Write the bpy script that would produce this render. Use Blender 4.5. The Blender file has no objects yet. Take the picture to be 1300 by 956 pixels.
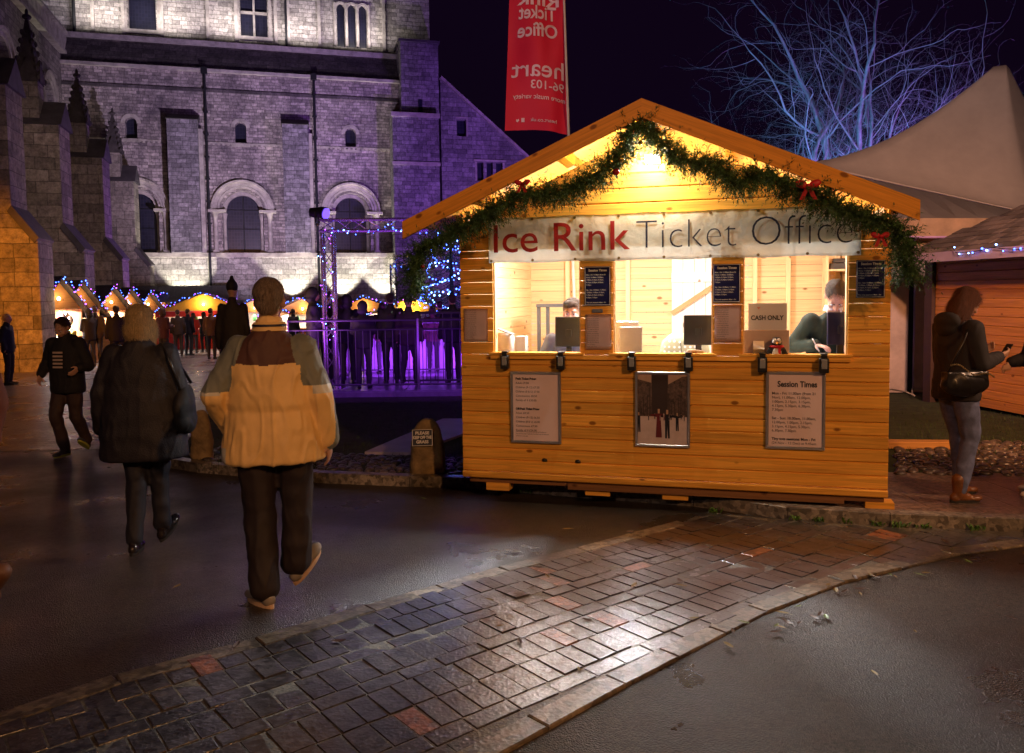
import bpy, bmesh, math, random
from mathutils import Vector, Matrix, noise
from mathutils.geometry import tessellate_polygon
PI = math.pi
R = math.radians
FPX, CX, CY, HC = 1011.0, 650.0, 433.0, 1.68
PITCH, ROLL = math.atan(61 / FPX), -0.0126
CAMR = Matrix.Rotation(PI / 2 - PITCH, 3, 'X') @ Matrix.Rotation(ROLL, 3, 'Z')
EYE = Vector((0, 0, HC))
def ray(px, py):
    return (CAMR @ Vector(((px - CX) / FPX, -(py - CY) / FPX, -1))).normalized()
def gz(y):
    return -0.0235 * max(0.0, y - 4.0)
def G(px, py, dz=0.0):
    d = ray(px, py)
    t = (dz - HC) / d.z
    if d.y * t > 4:
        t = (dz + 0.094 - HC) / (d.z + 0.0235 * d.y)
    return EYE + d * t
def AT(px, py, Y):
    d = ray(px, py); return EYE + d * (Y / d.y)
def PLN(px, py, p0, n):
    d = ray(px, py); return EYE + d * ((Vector(p0) - EYE).dot(Vector(n)) / d.dot(Vector(n)))
random.seed(11)
SC = bpy.context.scene
COL = SC.collection
# ---------------------------------------------------------------- objects
def link(name, bm, mat, parent=None, smooth=False, loc=None, rz=0.0):
    me = bpy.data.meshes.new(name); bm.to_mesh(me); bm.free()
    return link_me(name, me, mat, parent, smooth, loc, rz)
def link_me(name, me, mat, parent=None, smooth=False, loc=None, rz=0.0):
    o = bpy.data.objects.new(name, me); COL.objects.link(o)
    for m in (mat if isinstance(mat, (list, tuple)) else [mat]):
        if m is not None: me.materials.append(m)
    if smooth:
        for p in me.polygons: p.use_smooth = True
    if parent is not None: o.parent = parent
    if loc is not None: o.location = loc
    if rz: o.rotation_euler = (0, 0, rz)
    return o
def empty(name, loc=(0, 0, 0), rz=0.0):
    o = bpy.data.objects.new(name, None); COL.objects.link(o)
    o.location = loc; o.rotation_euler = (0, 0, rz); o.empty_display_size = 0.2
    return o
def tag(o, label, cat, group=None, kind=None):
    if label: o['label'] = label
    if cat: o['category'] = cat
    if group: o['group'] = group
    if kind: o['kind'] = kind
    return o
def struct(o):
    o['kind'] = 'structure'; return o
def copy_tree(o, parent=None):
    c = o.copy(); COL.objects.link(c); c.parent = parent
    for ch in list(o.children): copy_tree(ch, c)
    return c
# ---------------------------------------------------------------- shapes
def box(bm, c, s, rz=0.0, m=None, mi=0):
    M_ = Matrix.Translation(Vector(c)) @ Matrix.Rotation(rz, 4, 'Z')
    if m is not None: M_ = M_ @ m
    vs = [bm.verts.new(M_ @ Vector((x * s[0] / 2, y * s[1] / 2, z * s[2] / 2))) for x in (-1, 1) for y in (-1, 1) for z in (-1, 1)]
    for f in ((0, 1, 3, 2), (4, 6, 7, 5), (0, 4, 5, 1), (2, 3, 7, 6), (0, 2, 6, 4), (1, 5, 7, 3)):
        bm.faces.new([vs[i] for i in f]).material_index = mi
def bb(bm, x0, x1, y0, y1, z0, z1, mi=0):
    box(bm, ((x0 + x1) / 2, (y0 + y1) / 2, (z0 + z1) / 2), (abs(x1 - x0), abs(y1 - y0), abs(z1 - z0)), mi=mi)
def frame_of(d):
    d = Vector(d).normalized()
    up = Vector((0, 0, 1)) if abs(d.z) < 0.95 else Vector((0, 1, 0))
    u = d.cross(up).normalized(); v = u.cross(d).normalized()
    return u, v, d
def tube(bm, pts, rad, seg=8, caps=True, mi=0):
    pts = [Vector(p) for p in pts]
    if not isinstance(rad, (list, tuple)): rad = [rad] * len(pts)
    rings = []; u = None
    for i, p in enumerate(pts):
        d = (pts[min(i + 1, len(pts) - 1)] - pts[max(i - 1, 0)])
        if d.length < 1e-9: d = Vector((0, 0, 1))
        d.normalize()
        if u is None: u, v, _ = frame_of(d)
        else:
            u = (u - d * u.dot(d))
            if u.length < 1e-6: u, v, _ = frame_of(d)
            u.normalize()
        v = d.cross(u)
        rings.append([bm.verts.new(p + (u * math.cos(2 * PI * k / seg) + v * math.sin(2 * PI * k / seg)) * rad[i]) for k in range(seg)])
    for a, b in zip(rings, rings[1:]):
        for k in range(seg):
            bm.faces.new((a[k], a[(k + 1) % seg], b[(k + 1) % seg], b[k])).material_index = mi
    if caps and seg > 2:
        bm.faces.new(rings[0][::-1]).material_index = mi; bm.faces.new(rings[-1]).material_index = mi
def capsule(bm, a, b, ra, rb, seg=14, sy=1.0):
    """tapered limb with round ends; sy flattens it front to back"""
    a, b = Vector(a), Vector(b); u, v, d = frame_of(b - a) if (b - a).length > 1e-6 else (Vector((1, 0, 0)), Vector((0, 1, 0)), Vector((0, 0, 1)))
    L = (b - a).length; prof = []
    for i in range(1, 6): t = i / 6 * PI / 2; prof.append((-math.cos(t) * ra, math.sin(t) * ra))
    for i in range(0, 5): t = i / 4; prof.append((t * L, ra + (rb - ra) * t))
    for i in range(1, 6): t = i / 6 * PI / 2; prof.append((L + math.sin(t) * rb, math.cos(t) * rb))
    rings = [[bm.verts.new(a + d * h + (u * math.cos(2 * PI * k / seg) + v * math.sin(2 * PI * k / seg) * sy) * r) for k in range(seg)] for h, r in prof]
    for p, q in zip(rings, rings[1:]):
        for k in range(seg): bm.faces.new((p[k], p[(k + 1) % seg], q[(k + 1) % seg], q[k]))
    bm.faces.new(rings[0][::-1]); bm.faces.new(rings[-1])
def ellip(bm, c, r, m=None, seg=18, rings=12):
    c = Vector(c); M_ = Matrix.Diagonal((r[0], r[1], r[2], 1)); M_ = Matrix.Translation(c) @ (m.to_4x4() if m is not None else Matrix()) @ M_
    bmesh.ops.create_uvsphere(bm, u_segments=seg, v_segments=rings, radius=1, matrix=M_)
def loft(bm, rings, seg=28, pw=2.0, close=True):
    """rings: (centre, rx, ry[, rot]) ; superellipse cross sections in the horizontal plane"""
    rr = []
    for r in rings:
        c = Vector(r[0]); rot = r[3] if len(r) > 3 else 0
        row = []
        for k in range(seg):
            t = 2 * PI * k / seg; ct, st = math.cos(t), math.sin(t)
            x = math.copysign(abs(ct) ** (2 / pw), ct) * r[1]; y = math.copysign(abs(st) ** (2 / pw), st) * r[2]
            row.append(bm.verts.new(c + Vector((x * math.cos(rot) - y * math.sin(rot), x * math.sin(rot) + y * math.cos(rot), 0))))
        rr.append(row)
    for p, q in zip(rr, rr[1:]):
        for k in range(seg): bm.faces.new((p[k], p[(k + 1) % seg], q[(k + 1) % seg], q[k]))
    if close: bm.faces.new(rr[0][::-1]); bm.faces.new(rr[-1])
def plate(bm, outer, holes, y0, y1, mi=0, xf=None):
    """flat plate in the x-z plane with holes, from depth y0 to y1"""
    loops = [outer] + list(holes)
    flat = [p for l in loops for p in l]
    tris = tessellate_polygon([[Vector((p[0], p[1], 0)) for p in l] for l in loops])
    T = xf or (lambda x, y, z: Vector((x, y, z)))
    A = [bm.verts.new(T(p[0], y0, p[1])) for p in flat]; B = [bm.verts.new(T(p[0], y1, p[1])) for p in flat]
    for t in tris:
        try:
            bm.faces.new([A[i] for i in t]).material_index = mi; bm.faces.new([B[i] for i in reversed(t)]).material_index = mi
        except ValueError: pass
    k = 0
    for l in loops:
        n = len(l)
        for i in range(n):
            j = (i + 1) % n
            bm.faces.new((A[k + i], A[k + j], B[k + j], B[k + i])).material_index = mi
        k += n
def fixn(bm):
    bmesh.ops.recalc_face_normals(bm, faces=bm.faces[:])
def rect(x0, x1, z0, z1): return [(x0, z0), (x1, z0), (x1, z1), (x0, z1)]
def arch(cx, w, z0, zs, n=12, pointed=0.0):
    """outline of an opening with a round (or pointed) head; zs = springing"""
    r = w / 2; out = [(cx - r, z0), (cx + r, z0)]
    for i in range(n + 1):
        t = PI * i / n
        x = math.cos(t) * r; z = math.sin(t) * r * (1 + pointed * (1 - abs(math.cos(t))))
        out.append((cx + x, zs + z))
    return out
def arcband(bm, cx, zs, r0, r1, y0, y1, n=18, mi=0):
    for i in range(n):
        a, b = PI * i / n, PI * (i + 1) / n
        P = [(r0, a), (r1, a), (r1, b), (r0, b)]
        F = [bm.verts.new((cx + math.cos(t) * r, y0, zs + math.sin(t) * r)) for r, t in P]
        K = [bm.verts.new((cx + math.cos(t) * r, y1, zs + math.sin(t) * r)) for r, t in P]
        bm.faces.new(F); bm.faces.new((F[1], K[1], K[2], F[2])); bm.faces.new((F[0], F[3], K[3], K[0]))
        if i == 0: bm.faces.new((F[0], K[0], K[1], F[1]))
        if i == n - 1: bm.faces.new((F[2], K[2], K[3], F[3]))
def bevel(bm, w, seg=1):
    fixn(bm)
    bmesh.ops.bevel(bm, geom=bm.edges[:], offset=w, segments=seg, affect='EDGES', profile=0.5, clamp_overlap=True)
def remeshed(name, bm, voxel, mat, parent=None, it=3, disp=None, choose=None, keep_z=None):
    fixn(bm)
    me = bpy.data.meshes.new('raw'); bm.to_mesh(me); bm.free()
    t = bpy.data.objects.new('raw', me); COL.objects.link(t)
    r = t.modifiers.new('r', 'REMESH'); r.mode = 'VOXEL'; r.voxel_size = voxel
    s = t.modifiers.new('s', 'SMOOTH'); s.factor = 0.5; s.iterations = it
    dg = bpy.context.evaluated_depsgraph_get()
    out = bpy.data.meshes.new_from_object(t.evaluated_get(dg), preserve_all_data_layers=False, depsgraph=dg)
    bpy.data.objects.remove(t); bpy.data.meshes.remove(me)
    out.materials.clear()
    if disp:
        ns = [v.normal.copy() for v in out.vertices]
        for v, n in zip(out.vertices, ns): v.co = v.co + n * disp(v.co, n)
    o = link_me(name, out, mat, parent, True)
    if choose:
        for p in out.polygons: p.material_index = choose(p.center)
    return o
def text_bm(bm, s, size, x, z, y=0.0, align='LEFT', weight=0.0, spacing=1.0, mirror=False, wide=1.0, mi=0, space_line=1.0):
    """flat lettering in the x-z plane facing -y"""
    cu = bpy.data.curves.new('t', 'FONT'); cu.body = s; cu.size = size; cu.align_x = align; cu.offset = weight
    cu.space_character = spacing; cu.fill_mode = 'FRONT'; cu.resolution_u = 4; cu.space_line = space_line
    t = bpy.data.objects.new('t', cu); COL.objects.link(t)
    dg = bpy.context.evaluated_depsgraph_get()
    me = bpy.data.meshes.new_from_object(t.evaluated_get(dg), depsgraph=dg)
    bpy.data.objects.remove(t); bpy.data.curves.remove(cu)
    vs = [bm.verts.new((x + (-v.co.x if mirror else v.co.x) * wide, y, z + v.co.y)) for v in me.vertices]
    for p in me.polygons:
        try: bm.faces.new([vs[i] for i in p.vertices]).material_index = mi
        except ValueError: pass
    bpy.data.meshes.remove(me)
# ---------------------------------------------------------------- materials
_mc = {}
def lin(c): return tuple((x / 12.92 if x <= 0.04045 else ((x + 0.055) / 1.055) ** 2.4) for x in c)
def nodes(m):
    m.use_nodes = True; nt = m.node_tree; return nt, nt.nodes, nt.links, nt.nodes['Principled BSDF']
def M(name, col, rough=0.6, metal=0.0, var=0.2, vs=3.0, bump=0.0, bs=60.0, emit=None, es=0.0, island=0.0, stretch=(1, 1, 1), spec=0.5, coat=0.0, sheen=0.0, alpha=1.0, trans=0.0, dark=None):
    if name in _mc: return _mc[name]
    m = bpy.data.materials.new(name); nt, N, L, B = nodes(m)
    B.inputs['Roughness'].default_value = rough; B.inputs['Metallic'].default_value = metal
    B.inputs['Specular IOR Level'].default_value = spec; B.inputs['Coat Weight'].default_value = coat
    B.inputs['Sheen Weight'].default_value = sheen; B.inputs['Transmission Weight'].default_value = trans
    tc = N.new('ShaderNodeTexCoord'); mp = N.new('ShaderNodeMapping'); mp.inputs['Scale'].default_value = stretch
    L.new(tc.outputs['Object'], mp.inputs['Vector'])
    nz = N.new('ShaderNodeTexNoise'); nz.inputs['Scale'].default_value = vs; nz.inputs['Detail'].default_value = 6; nz.inputs['Roughness'].default_value = 0.65
    L.new(mp.outputs[0], nz.inputs['Vector'])
    rp = N.new('ShaderNodeMix'); rp.data_type = 'RGBA'
    d = dark or tuple(max(0, c * (1 - var)) for c in col); b = tuple(min(1, c * (1 + var)) for c in col)
    rp.inputs['A'].default_value = (*d, 1); rp.inputs['B'].default_value = (*b, 1)
    cr = N.new('ShaderNodeMapRange'); cr.inputs['From Min'].default_value = 0.32; cr.inputs['From Max'].default_value = 0.68
    L.new(nz.outputs['Fac'], cr.inputs['Value']); L.new(cr.outputs[0], rp.inputs['Factor'])
    out = rp.outputs['Result']
    if island > 0:
        g = N.new('ShaderNodeNewGeometry'); mr = N.new('ShaderNodeMapRange'); mr.inputs['To Min'].default_value = 1 - island; mr.inputs['To Max'].default_value = 1 + island
        L.new(g.outputs['Random Per Island'], mr.inputs['Value'])
        hs = N.new('ShaderNodeHueSaturation'); L.new(out, hs.inputs['Color']); L.new(mr.outputs[0], hs.inputs['Value']); out = hs.outputs[0]
    L.new(out, B.inputs['Base Color'])
    if bump:
        n2 = N.new('ShaderNodeTexNoise'); n2.inputs['Scale'].default_value = bs; n2.inputs['Detail'].default_value = 5
        L.new(mp.outputs[0], n2.inputs['Vector'])
        bp = N.new('ShaderNodeBump'); bp.inputs['Strength'].default_value = bump; bp.inputs['Distance'].default_value = 0.02
        L.new(n2.outputs['Fac'], bp.inputs['Height']); L.new(bp.outputs[0], B.inputs['Normal'])
    if emit: B.inputs['Emission Color'].default_value = (*emit, 1); B.inputs['Emission Strength'].default_value = es
    _mc[name] = m; return m
def math_node(N, L, op, a, b=None, c=None):
    n = N.new('ShaderNodeMath'); n.operation = op
    for i, x in enumerate((a, b, c)):
        if x is None: continue
        if isinstance(x, (int, float)): n.inputs[i].default_value = x
        else: L.new(x, n.inputs[i])
    return n.outputs[0]
def wood(name, col, axis='x', rough=0.5, knots=True, island=0.16, grain=1.0, rot=0.0):
    """pine boards: long grain along one axis, knots, each board its own tone"""
    if name in _mc: return _mc[name]
    m = bpy.data.materials.new(name); nt, N, L, B = nodes(m)
    tc = N.new('ShaderNodeTexCoord'); mp = N.new('ShaderNodeMapping')
    s = {'x': (1.3, 36, 36), 'y': (36, 1.3, 36), 'z': (36, 36, 1.3)}[axis]
    mr0 = N.new('ShaderNodeMapping'); mr0.inputs['Rotation'].default_value = (0, rot, 0); L.new(tc.outputs['Object'], mr0.inputs['Vector'])
    mp.inputs['Scale'].default_value = s; L.new(mr0.outputs[0], mp.inputs['Vector'])
    g = N.new('ShaderNodeNewGeometry')
    ad = N.new('ShaderNodeVectorMath'); ad.operation = 'ADD'; cb = N.new('ShaderNodeCombineXYZ')
    r10 = math_node(N, L, 'MULTIPLY', g.outputs['Random Per Island'], 37.0)
    for i in range(3): L.new(r10, cb.inputs[i])
    L.new(mp.outputs[0], ad.inputs[0]); L.new(cb.outputs[0], ad.inputs[1])
    nz = N.new('ShaderNodeTexNoise'); nz.inputs['Scale'].default_value = 1.3; nz.inputs['Detail'].default_value = 7; nz.inputs['Roughness'].default_value = 0.6; nz.inputs['Distortion'].default_value = 0.6
    L.new(ad.outputs[0], nz.inputs['Vector'])
    cr = N.new('ShaderNodeValToRGB'); e = cr.color_ramp.elements
    e[0].position = 0.34; e[0].color = (*[c * (1 - 0.24 * grain) for c in col], 1); e[1].position = 0.62; e[1].color = (*[min(1, c * (1 + 0.16 * grain)) for c in col], 1)
    L.new(nz.outputs['Fac'], cr.inputs[0]); out = cr.outputs[0]
    if knots:
        m2 = N.new('ShaderNodeMapping'); s2 = {'x': (4.2, 7.5, 7.5), 'y': (7.5, 4.2, 7.5), 'z': (7.5, 7.5, 4.2)}[axis]
        m2.inputs['Scale'].default_value = s2; L.new(mr0.outputs[0], m2.inputs['Vector'])
        vo = N.new('ShaderNodeTexVoronoi'); vo.inputs['Scale'].default_value = 1.0; L.new(m2.outputs[0], vo.inputs['Vector'])
        kr = N.new('ShaderNodeMapRange'); kr.inputs['From Min'].default_value = 0.09; kr.inputs['From Max'].default_value = 0.15; kr.inputs['To Min'].default_value = 1; kr.inputs['To Max'].default_value = 0
        L.new(vo.outputs['Distance'], kr.inputs['Value'])
        mx = N.new('ShaderNodeMix'); mx.data_type = 'RGBA'; mx.inputs['B'].default_value = (col[0] * 0.22, col[1] * 0.14, col[2] * 0.10, 1)
        k2 = math_node(N, L, 'MULTIPLY', kr.outputs[0], 0.85)
        L.new(k2, mx.inputs['Factor']); L.new(out, mx.inputs['A']); out = mx.outputs['Result']
    hs = N.new('ShaderNodeHueSaturation'); mr = N.new('ShaderNodeMapRange'); mr.inputs['To Min'].default_value = 1 - island; mr.inputs['To Max'].default_value = 1 + island
    L.new(g.outputs['Random Per Island'], mr.inputs['Value']); L.new(mr.outputs[0], hs.inputs['Value']); L.new(out, hs.inputs['Color'])
    L.new(hs.outputs[0], B.inputs['Base Color']); B.inputs['Roughness'].default_value = rough; B.inputs['Specular IOR Level'].default_value = 0.22
    bp = N.new('ShaderNodeBump'); bp.inputs['Strength'].default_value = 0.25; bp.inputs['Distance'].default_value = 0.004
    L.new(nz.outputs['Fac'], bp.inputs['Height']); L.new(bp.outputs[0], B.inputs['Normal'])
    _mc[name] = m; return m
def stone(name, col, dark, bw=0.62, bh=0.3, rough=0.9, soot=0.5, axis='x', mort=0.012, patch=0.0):
    """coursed masonry: every block its own tone, mortar lines, soot and weather streaks"""
    if name in _mc: return _mc[name]
    m = bpy.data.materials.new(name); nt, N, L, B = nodes(m)
    tc = N.new('ShaderNodeTexCoord'); sp = N.new('ShaderNodeSeparateXYZ'); L.new(tc.outputs['Object'], sp.inputs[0])
    cb = N.new('ShaderNodeCombineXYZ')
    if axis == 'xy':
        sm = math_node(N, L, 'ADD', sp.outputs['X'], sp.outputs['Y']); L.new(sm, cb.inputs['X'])
    else: L.new(sp.outputs['X' if axis == 'x' else 'Y'], cb.inputs['X'])
    wob = N.new('ShaderNodeTexNoise'); wob.inputs['Scale'].default_value = 0.9; wob.inputs['Detail'].default_value = 3; L.new(tc.outputs['Object'], wob.inputs['Vector'])
    wz = math_node(N, L, 'MULTIPLY_ADD', wob.outputs['Fac'], 0.12, sp.outputs['Z']); L.new(wz, cb.inputs['Y'])
    br = N.new('ShaderNodeTexBrick'); br.inputs['Scale'].default_value = 1; br.inputs['Brick Width'].default_value = bw; br.inputs['Row Height'].default_value = bh
    br.inputs['Mortar Size'].default_value = mort; br.inputs['Mortar Smooth'].default_value = 0.3; br.inputs['Bias'].default_value = -0.1
    br.inputs['Color1'].default_value = (*[min(.8, c * 1.15) for c in col], 1); br.inputs['Color2'].default_value = (*[c * 0.46 for c in col], 1); br.inputs['Mortar'].default_value = (*[c * 0.28 for c in col], 1)
    br.offset = 0.47; br.squash = 0.8; br.squash_frequency = 3
    L.new(cb.outputs[0], br.inputs['Vector'])
    n1 = N.new('ShaderNodeTexNoise'); n1.inputs['Scale'].default_value = 0.35; n1.inputs['Detail'].default_value = 8; n1.inputs['Roughness'].default_value = 0.72; L.new(tc.outputs['Object'], n1.inputs['Vector'])
    n2 = N.new('ShaderNodeTexNoise'); n2.inputs['Scale'].default_value = 2.2; n2.inputs['Detail'].default_value = 8; n2.inputs['Roughness'].default_value = 0.75
    mp = N.new('ShaderNodeMapping'); mp.inputs['Scale'].default_value = (1, 1, 0.35); L.new(tc.outputs['Object'], mp.inputs['Vector']); L.new(mp.outputs[0], n2.inputs['Vector'])
    a = N.new('ShaderNodeMapRange'); a.inputs['From Min'].default_value = 0.42; a.inputs['From Max'].default_value = 0.62; L.new(n1.outputs['Fac'], a.inputs['Value'])
    b = N.new('ShaderNodeMapRange'); b.inputs['From Min'].default_value = 0.45; b.inputs['From Max'].default_value = 0.66; L.new(n2.outputs['Fac'], b.inputs['Value'])
    ab = math_node(N, L, 'MAXIMUM', math_node(N, L, 'MULTIPLY', a.outputs[0], soot), math_node(N, L, 'MULTIPLY', b.outputs[0], soot))
    mx = N.new('ShaderNodeMix'); mx.data_type = 'RGBA'; mx.inputs['B'].default_value = (*dark, 1)
    L.new(ab, mx.inputs['Factor']); L.new(br.outputs['Color'], mx.inputs['A'])
    n3 = N.new('ShaderNodeTexNoise'); n3.inputs['Scale'].default_value = 5.5; n3.inputs['Detail'].default_value = 7; n3.inputs['Roughness'].default_value = 0.8; L.new(tc.outputs['Object'], n3.inputs['Vector'])
    v3 = N.new('ShaderNodeMapRange'); v3.inputs['From Min'].default_value = .35; v3.inputs['From Max'].default_value = .65; v3.inputs['To Min'].default_value = .45; v3.inputs['To Max'].default_value = 1.35; L.new(n3.outputs['Fac'], v3.inputs['Value'])
    h3 = N.new('ShaderNodeHueSaturation'); L.new(v3.outputs[0], h3.inputs['Value']); L.new(mx.outputs['Result'], h3.inputs['Color'])
    L.new(h3.outputs[0], B.inputs['Base Color']); B.inputs['Roughness'].default_value = rough
    h = math_node(N, L, 'MULTIPLY_ADD', br.outputs['Fac'], -0.8, n2.outputs['Fac'])
    bp = N.new('ShaderNodeBump'); bp.inputs['Strength'].default_value = 0.7; bp.inputs['Distance'].default_value = 0.05
    L.new(h, bp.inputs['Height']); L.new(bp.outputs[0], B.inputs['Normal'])
    _mc[name] = m; return m
def glow(name, col, s):
    if name in _mc: return _mc[name]
    m = bpy.data.materials.new(name); nt, N, L, B = nodes(m)
    B.inputs['Base Color'].default_value = (*[c * 0.5 for c in col], 1); B.inputs['Emission Color'].default_value = (*col, 1); B.inputs['Emission Strength'].default_value = s
    _mc[name] = m; return m
# ---------------------------------------------------------------- lamps
def aim(o, tgt):
    o.rotation_euler = (Vector(tgt) - o.location).to_track_quat('-Z', 'Y').to_euler()
def spot(name, loc, tgt, watts, col, angle=60, blend=0.4, r=0.08):
    l = bpy.data.lights.new(name, 'SPOT'); l.energy = watts; l.color = col; l.spot_size = R(angle); l.spot_blend = blend; l.shadow_soft_size = r
    o = bpy.data.objects.new(name, l); COL.objects.link(o); o.location = loc; aim(o, tgt); return o
def area(name, loc, tgt, watts, col, sx=0.5, sy=0.5):
    l = bpy.data.lights.new(name, 'AREA'); l.shape = 'RECTANGLE'; l.size = sx; l.size_y = sy; l.energy = watts; l.color = col
    o = bpy.data.objects.new(name, l); COL.objects.link(o); o.location = loc; aim(o, tgt); return o
def point(name, loc, watts, col, r=0.1):
    l = bpy.data.lights.new(name, 'POINT'); l.energy = watts; l.color = col; l.shadow_soft_size = r
    o = bpy.data.objects.new(name, l); COL.objects.link(o); o.location = loc; return o
# ---------------------------------------------------------------- scene, camera, world
cam = bpy.data.objects.new('camera', bpy.data.cameras.new('camera')); COL.objects.link(cam); SC.camera = cam
cam.data.sensor_width = 36; cam.data.sensor_fit = 'HORIZONTAL'; cam.data.lens = FPX / 1300 * 36; cam.data.shift_y = -45 / 1300
cam.data.clip_end = 1500; cam.data.clip_start = 0.05
cam.matrix_world = Matrix.Translation(EYE) @ CAMR.to_4x4()
W = bpy.data.worlds.new('World'); SC.world = W; W.use_nodes = True
wn, wl = W.node_tree.nodes, W.node_tree.links
bg = wn['Background']; bg.inputs['Color'].default_value = (0.40, 0.16, 0.85, 1); bg.inputs['Strength'].default_value = 0.0085
wtc = wn.new('ShaderNodeTexCoord'); wnz = wn.new('ShaderNodeTexNoise'); wnz.inputs['Scale'].default_value = 1.5; wnz.inputs['Detail'].default_value = 3
wl.new(wtc.outputs['Generated'], wnz.inputs['Vector'])
wmx = wn.new('ShaderNodeMix'); wmx.data_type = 'RGBA'; wmx.inputs['A'].default_value = (0.22, 0.08, 0.42, 1); wmx.inputs['B'].default_value = (0.62, 0.18, 1.0, 1)
wl.new(wnz.outputs['Fac'], wmx.inputs['Factor']); wl.new(wmx.outputs['Result'], bg.inputs['Color'])
vs = SC.view_settings; vs.view_transform = 'Standard'; vs.look = 'None'; vs.exposure = 0; vs.gamma = 1
SC.cycles.use_denoising = True; SC.cycles.max_bounces = 6; SC.cycles.sample_clamp_indirect = 4.0; SC.cycles.caustics_reflective = False; SC.cycles.caustics_refractive = False
# ================================================================= ground
def wet(name, base, var, r0, r1, bump=0.35, bs=140.0, dist=0.004, brick=None, film=0.25):
    m = bpy.data.materials.new(name); nt, N, L, B = nodes(m)
    B.inputs['Coat Weight'].default_value = film; B.inputs['Coat Roughness'].default_value = 0.30; B.inputs['Coat IOR'].default_value = 1.5
    tc = N.new('ShaderNodeTexCoord')
    n1 = N.new('ShaderNodeTexNoise'); n1.inputs['Scale'].default_value = 1.1; n1.inputs['Detail'].default_value = 7; n1.inputs['Roughness'].default_value = 0.6; L.new(tc.outputs['Object'], n1.inputs['Vector'])
    n2 = N.new('ShaderNodeTexNoise'); n2.inputs['Scale'].default_value = bs; n2.inputs['Detail'].default_value = 3; L.new(tc.outputs['Object'], n2.inputs['Vector'])
    vo = N.new('ShaderNodeTexVoronoi'); vo.inputs['Scale'].default_value = bs * 0.9; L.new(tc.outputs['Object'], vo.inputs['Vector'])
    rr = N.new('ShaderNodeMapRange'); rr.inputs['From Min'].default_value = 0.35; rr.inputs['From Max'].default_value = 0.65; rr.inputs['To Min'].default_value = r0; rr.inputs['To Max'].default_value = r1
    L.new(n1.outputs['Fac'], rr.inputs['Value']); L.new(rr.outputs[0], B.inputs['Roughness'])
    cr = N.new('ShaderNodeValToRGB'); e = cr.color_ramp.elements
    e[0].position = 0.3; e[0].color = (*[c * (1 - var) for c in base], 1); e[1].position = 0.75; e[1].color = (*[c * (1 + var * 1.5) for c in base], 1)
    mxf = math_node(N, L, 'MULTIPLY_ADD', n2.outputs['Fac'], 0.45, math_node(N, L, 'MULTIPLY', n1.outputs['Fac'], 0.6)); L.new(mxf, cr.inputs[0])
    g = N.new('ShaderNodeNewGeometry'); hs = N.new('ShaderNodeHueSaturation'); mr = N.new('ShaderNodeMapRange'); mr.inputs['To Min'].default_value = 0.7; mr.inputs['To Max'].default_value = 1.35
    L.new(g.outputs['Random Per Island'], mr.inputs['Value']); L.new(mr.outputs[0], hs.inputs['Value']); L.new(cr.outputs[0], hs.inputs['Color'])
    v2 = N.new('ShaderNodeTexVoronoi'); v2.inputs['Scale'].default_value = bs * .55; L.new(tc.outputs['Object'], v2.inputs['Vector'])
    sx = N.new('ShaderNodeSeparateColor'); L.new(v2.outputs['Color'], sx.inputs[0])
    m4 = N.new('ShaderNodeMapRange'); m4.inputs['From Min'].default_value = .0; m4.inputs['From Max'].default_value = 1; m4.inputs['To Min'].default_value = .45; m4.inputs['To Max'].default_value = 1.9; L.new(sx.outputs[0], m4.inputs['Value'])
    n5 = N.new('ShaderNodeTexNoise'); n5.inputs['Scale'].default_value = .55; n5.inputs['Detail'].default_value = 4; L.new(tc.outputs['Object'], n5.inputs['Vector'])
    m5 = N.new('ShaderNodeMapRange'); m5.inputs['From Min'].default_value = .4; m5.inputs['From Max'].default_value = .62; m5.inputs['To Min'].default_value = .65; m5.inputs['To Max'].default_value = 1.5; L.new(n5.outputs['Fac'], m5.inputs['Value'])
    h4 = N.new('ShaderNodeHueSaturation'); L.new(math_node(N, L, 'MULTIPLY', m4.outputs[0], m5.outputs[0]), h4.inputs['Value']); L.new(hs.outputs[0], h4.inputs['Color'])
    L.new(h4.outputs[0], B.inputs['Base Color'])
    h = math_node(N, L, 'MULTIPLY_ADD', vo.outputs['Distance'], 0.7, n2.outputs['Fac'])
    if brick:
        br = N.new('ShaderNodeTexBrick'); br.inputs['Scale'].default_value = 1; br.inputs['Brick Width'].default_value = brick[0]; br.inputs['Row Height'].default_value = brick[1]; br.inputs['Mortar Size'].default_value = 0.015; br.inputs['Mortar Smooth'].default_value = 0.6
        L.new(tc.outputs['Object'], br.inputs['Vector']); h = math_node(N, L, 'MULTIPLY_ADD', br.outputs['Fac'], -4.0, h)
    bp = N.new('ShaderNodeBump'); bp.inputs['Strength'].default_value = bump; bp.inputs['Distance'].default_value = dist
    L.new(h, bp.inputs['Height']); L.new(bp.outputs[0], B.inputs['Normal'])
    b2 = N.new('ShaderNodeBump'); b2.inputs['Strength'].default_value = bump * .6; b2.inputs['Distance'].default_value = dist * .6; L.new(h, b2.inputs['Height']); L.new(b2.outputs[0], B.inputs['Coat Normal'])
    return m
def pinside(x, y, poly):
    c = False; j = len(poly) - 1
    for i in range(len(poly)):
        xi, yi = poly[i]; xj, yj = poly[j]
        if (yi > y) != (yj > y) and x < (xj - xi) * (y - yi) / (yj - yi) + xi: c = not c
        j = i
    return c
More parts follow.
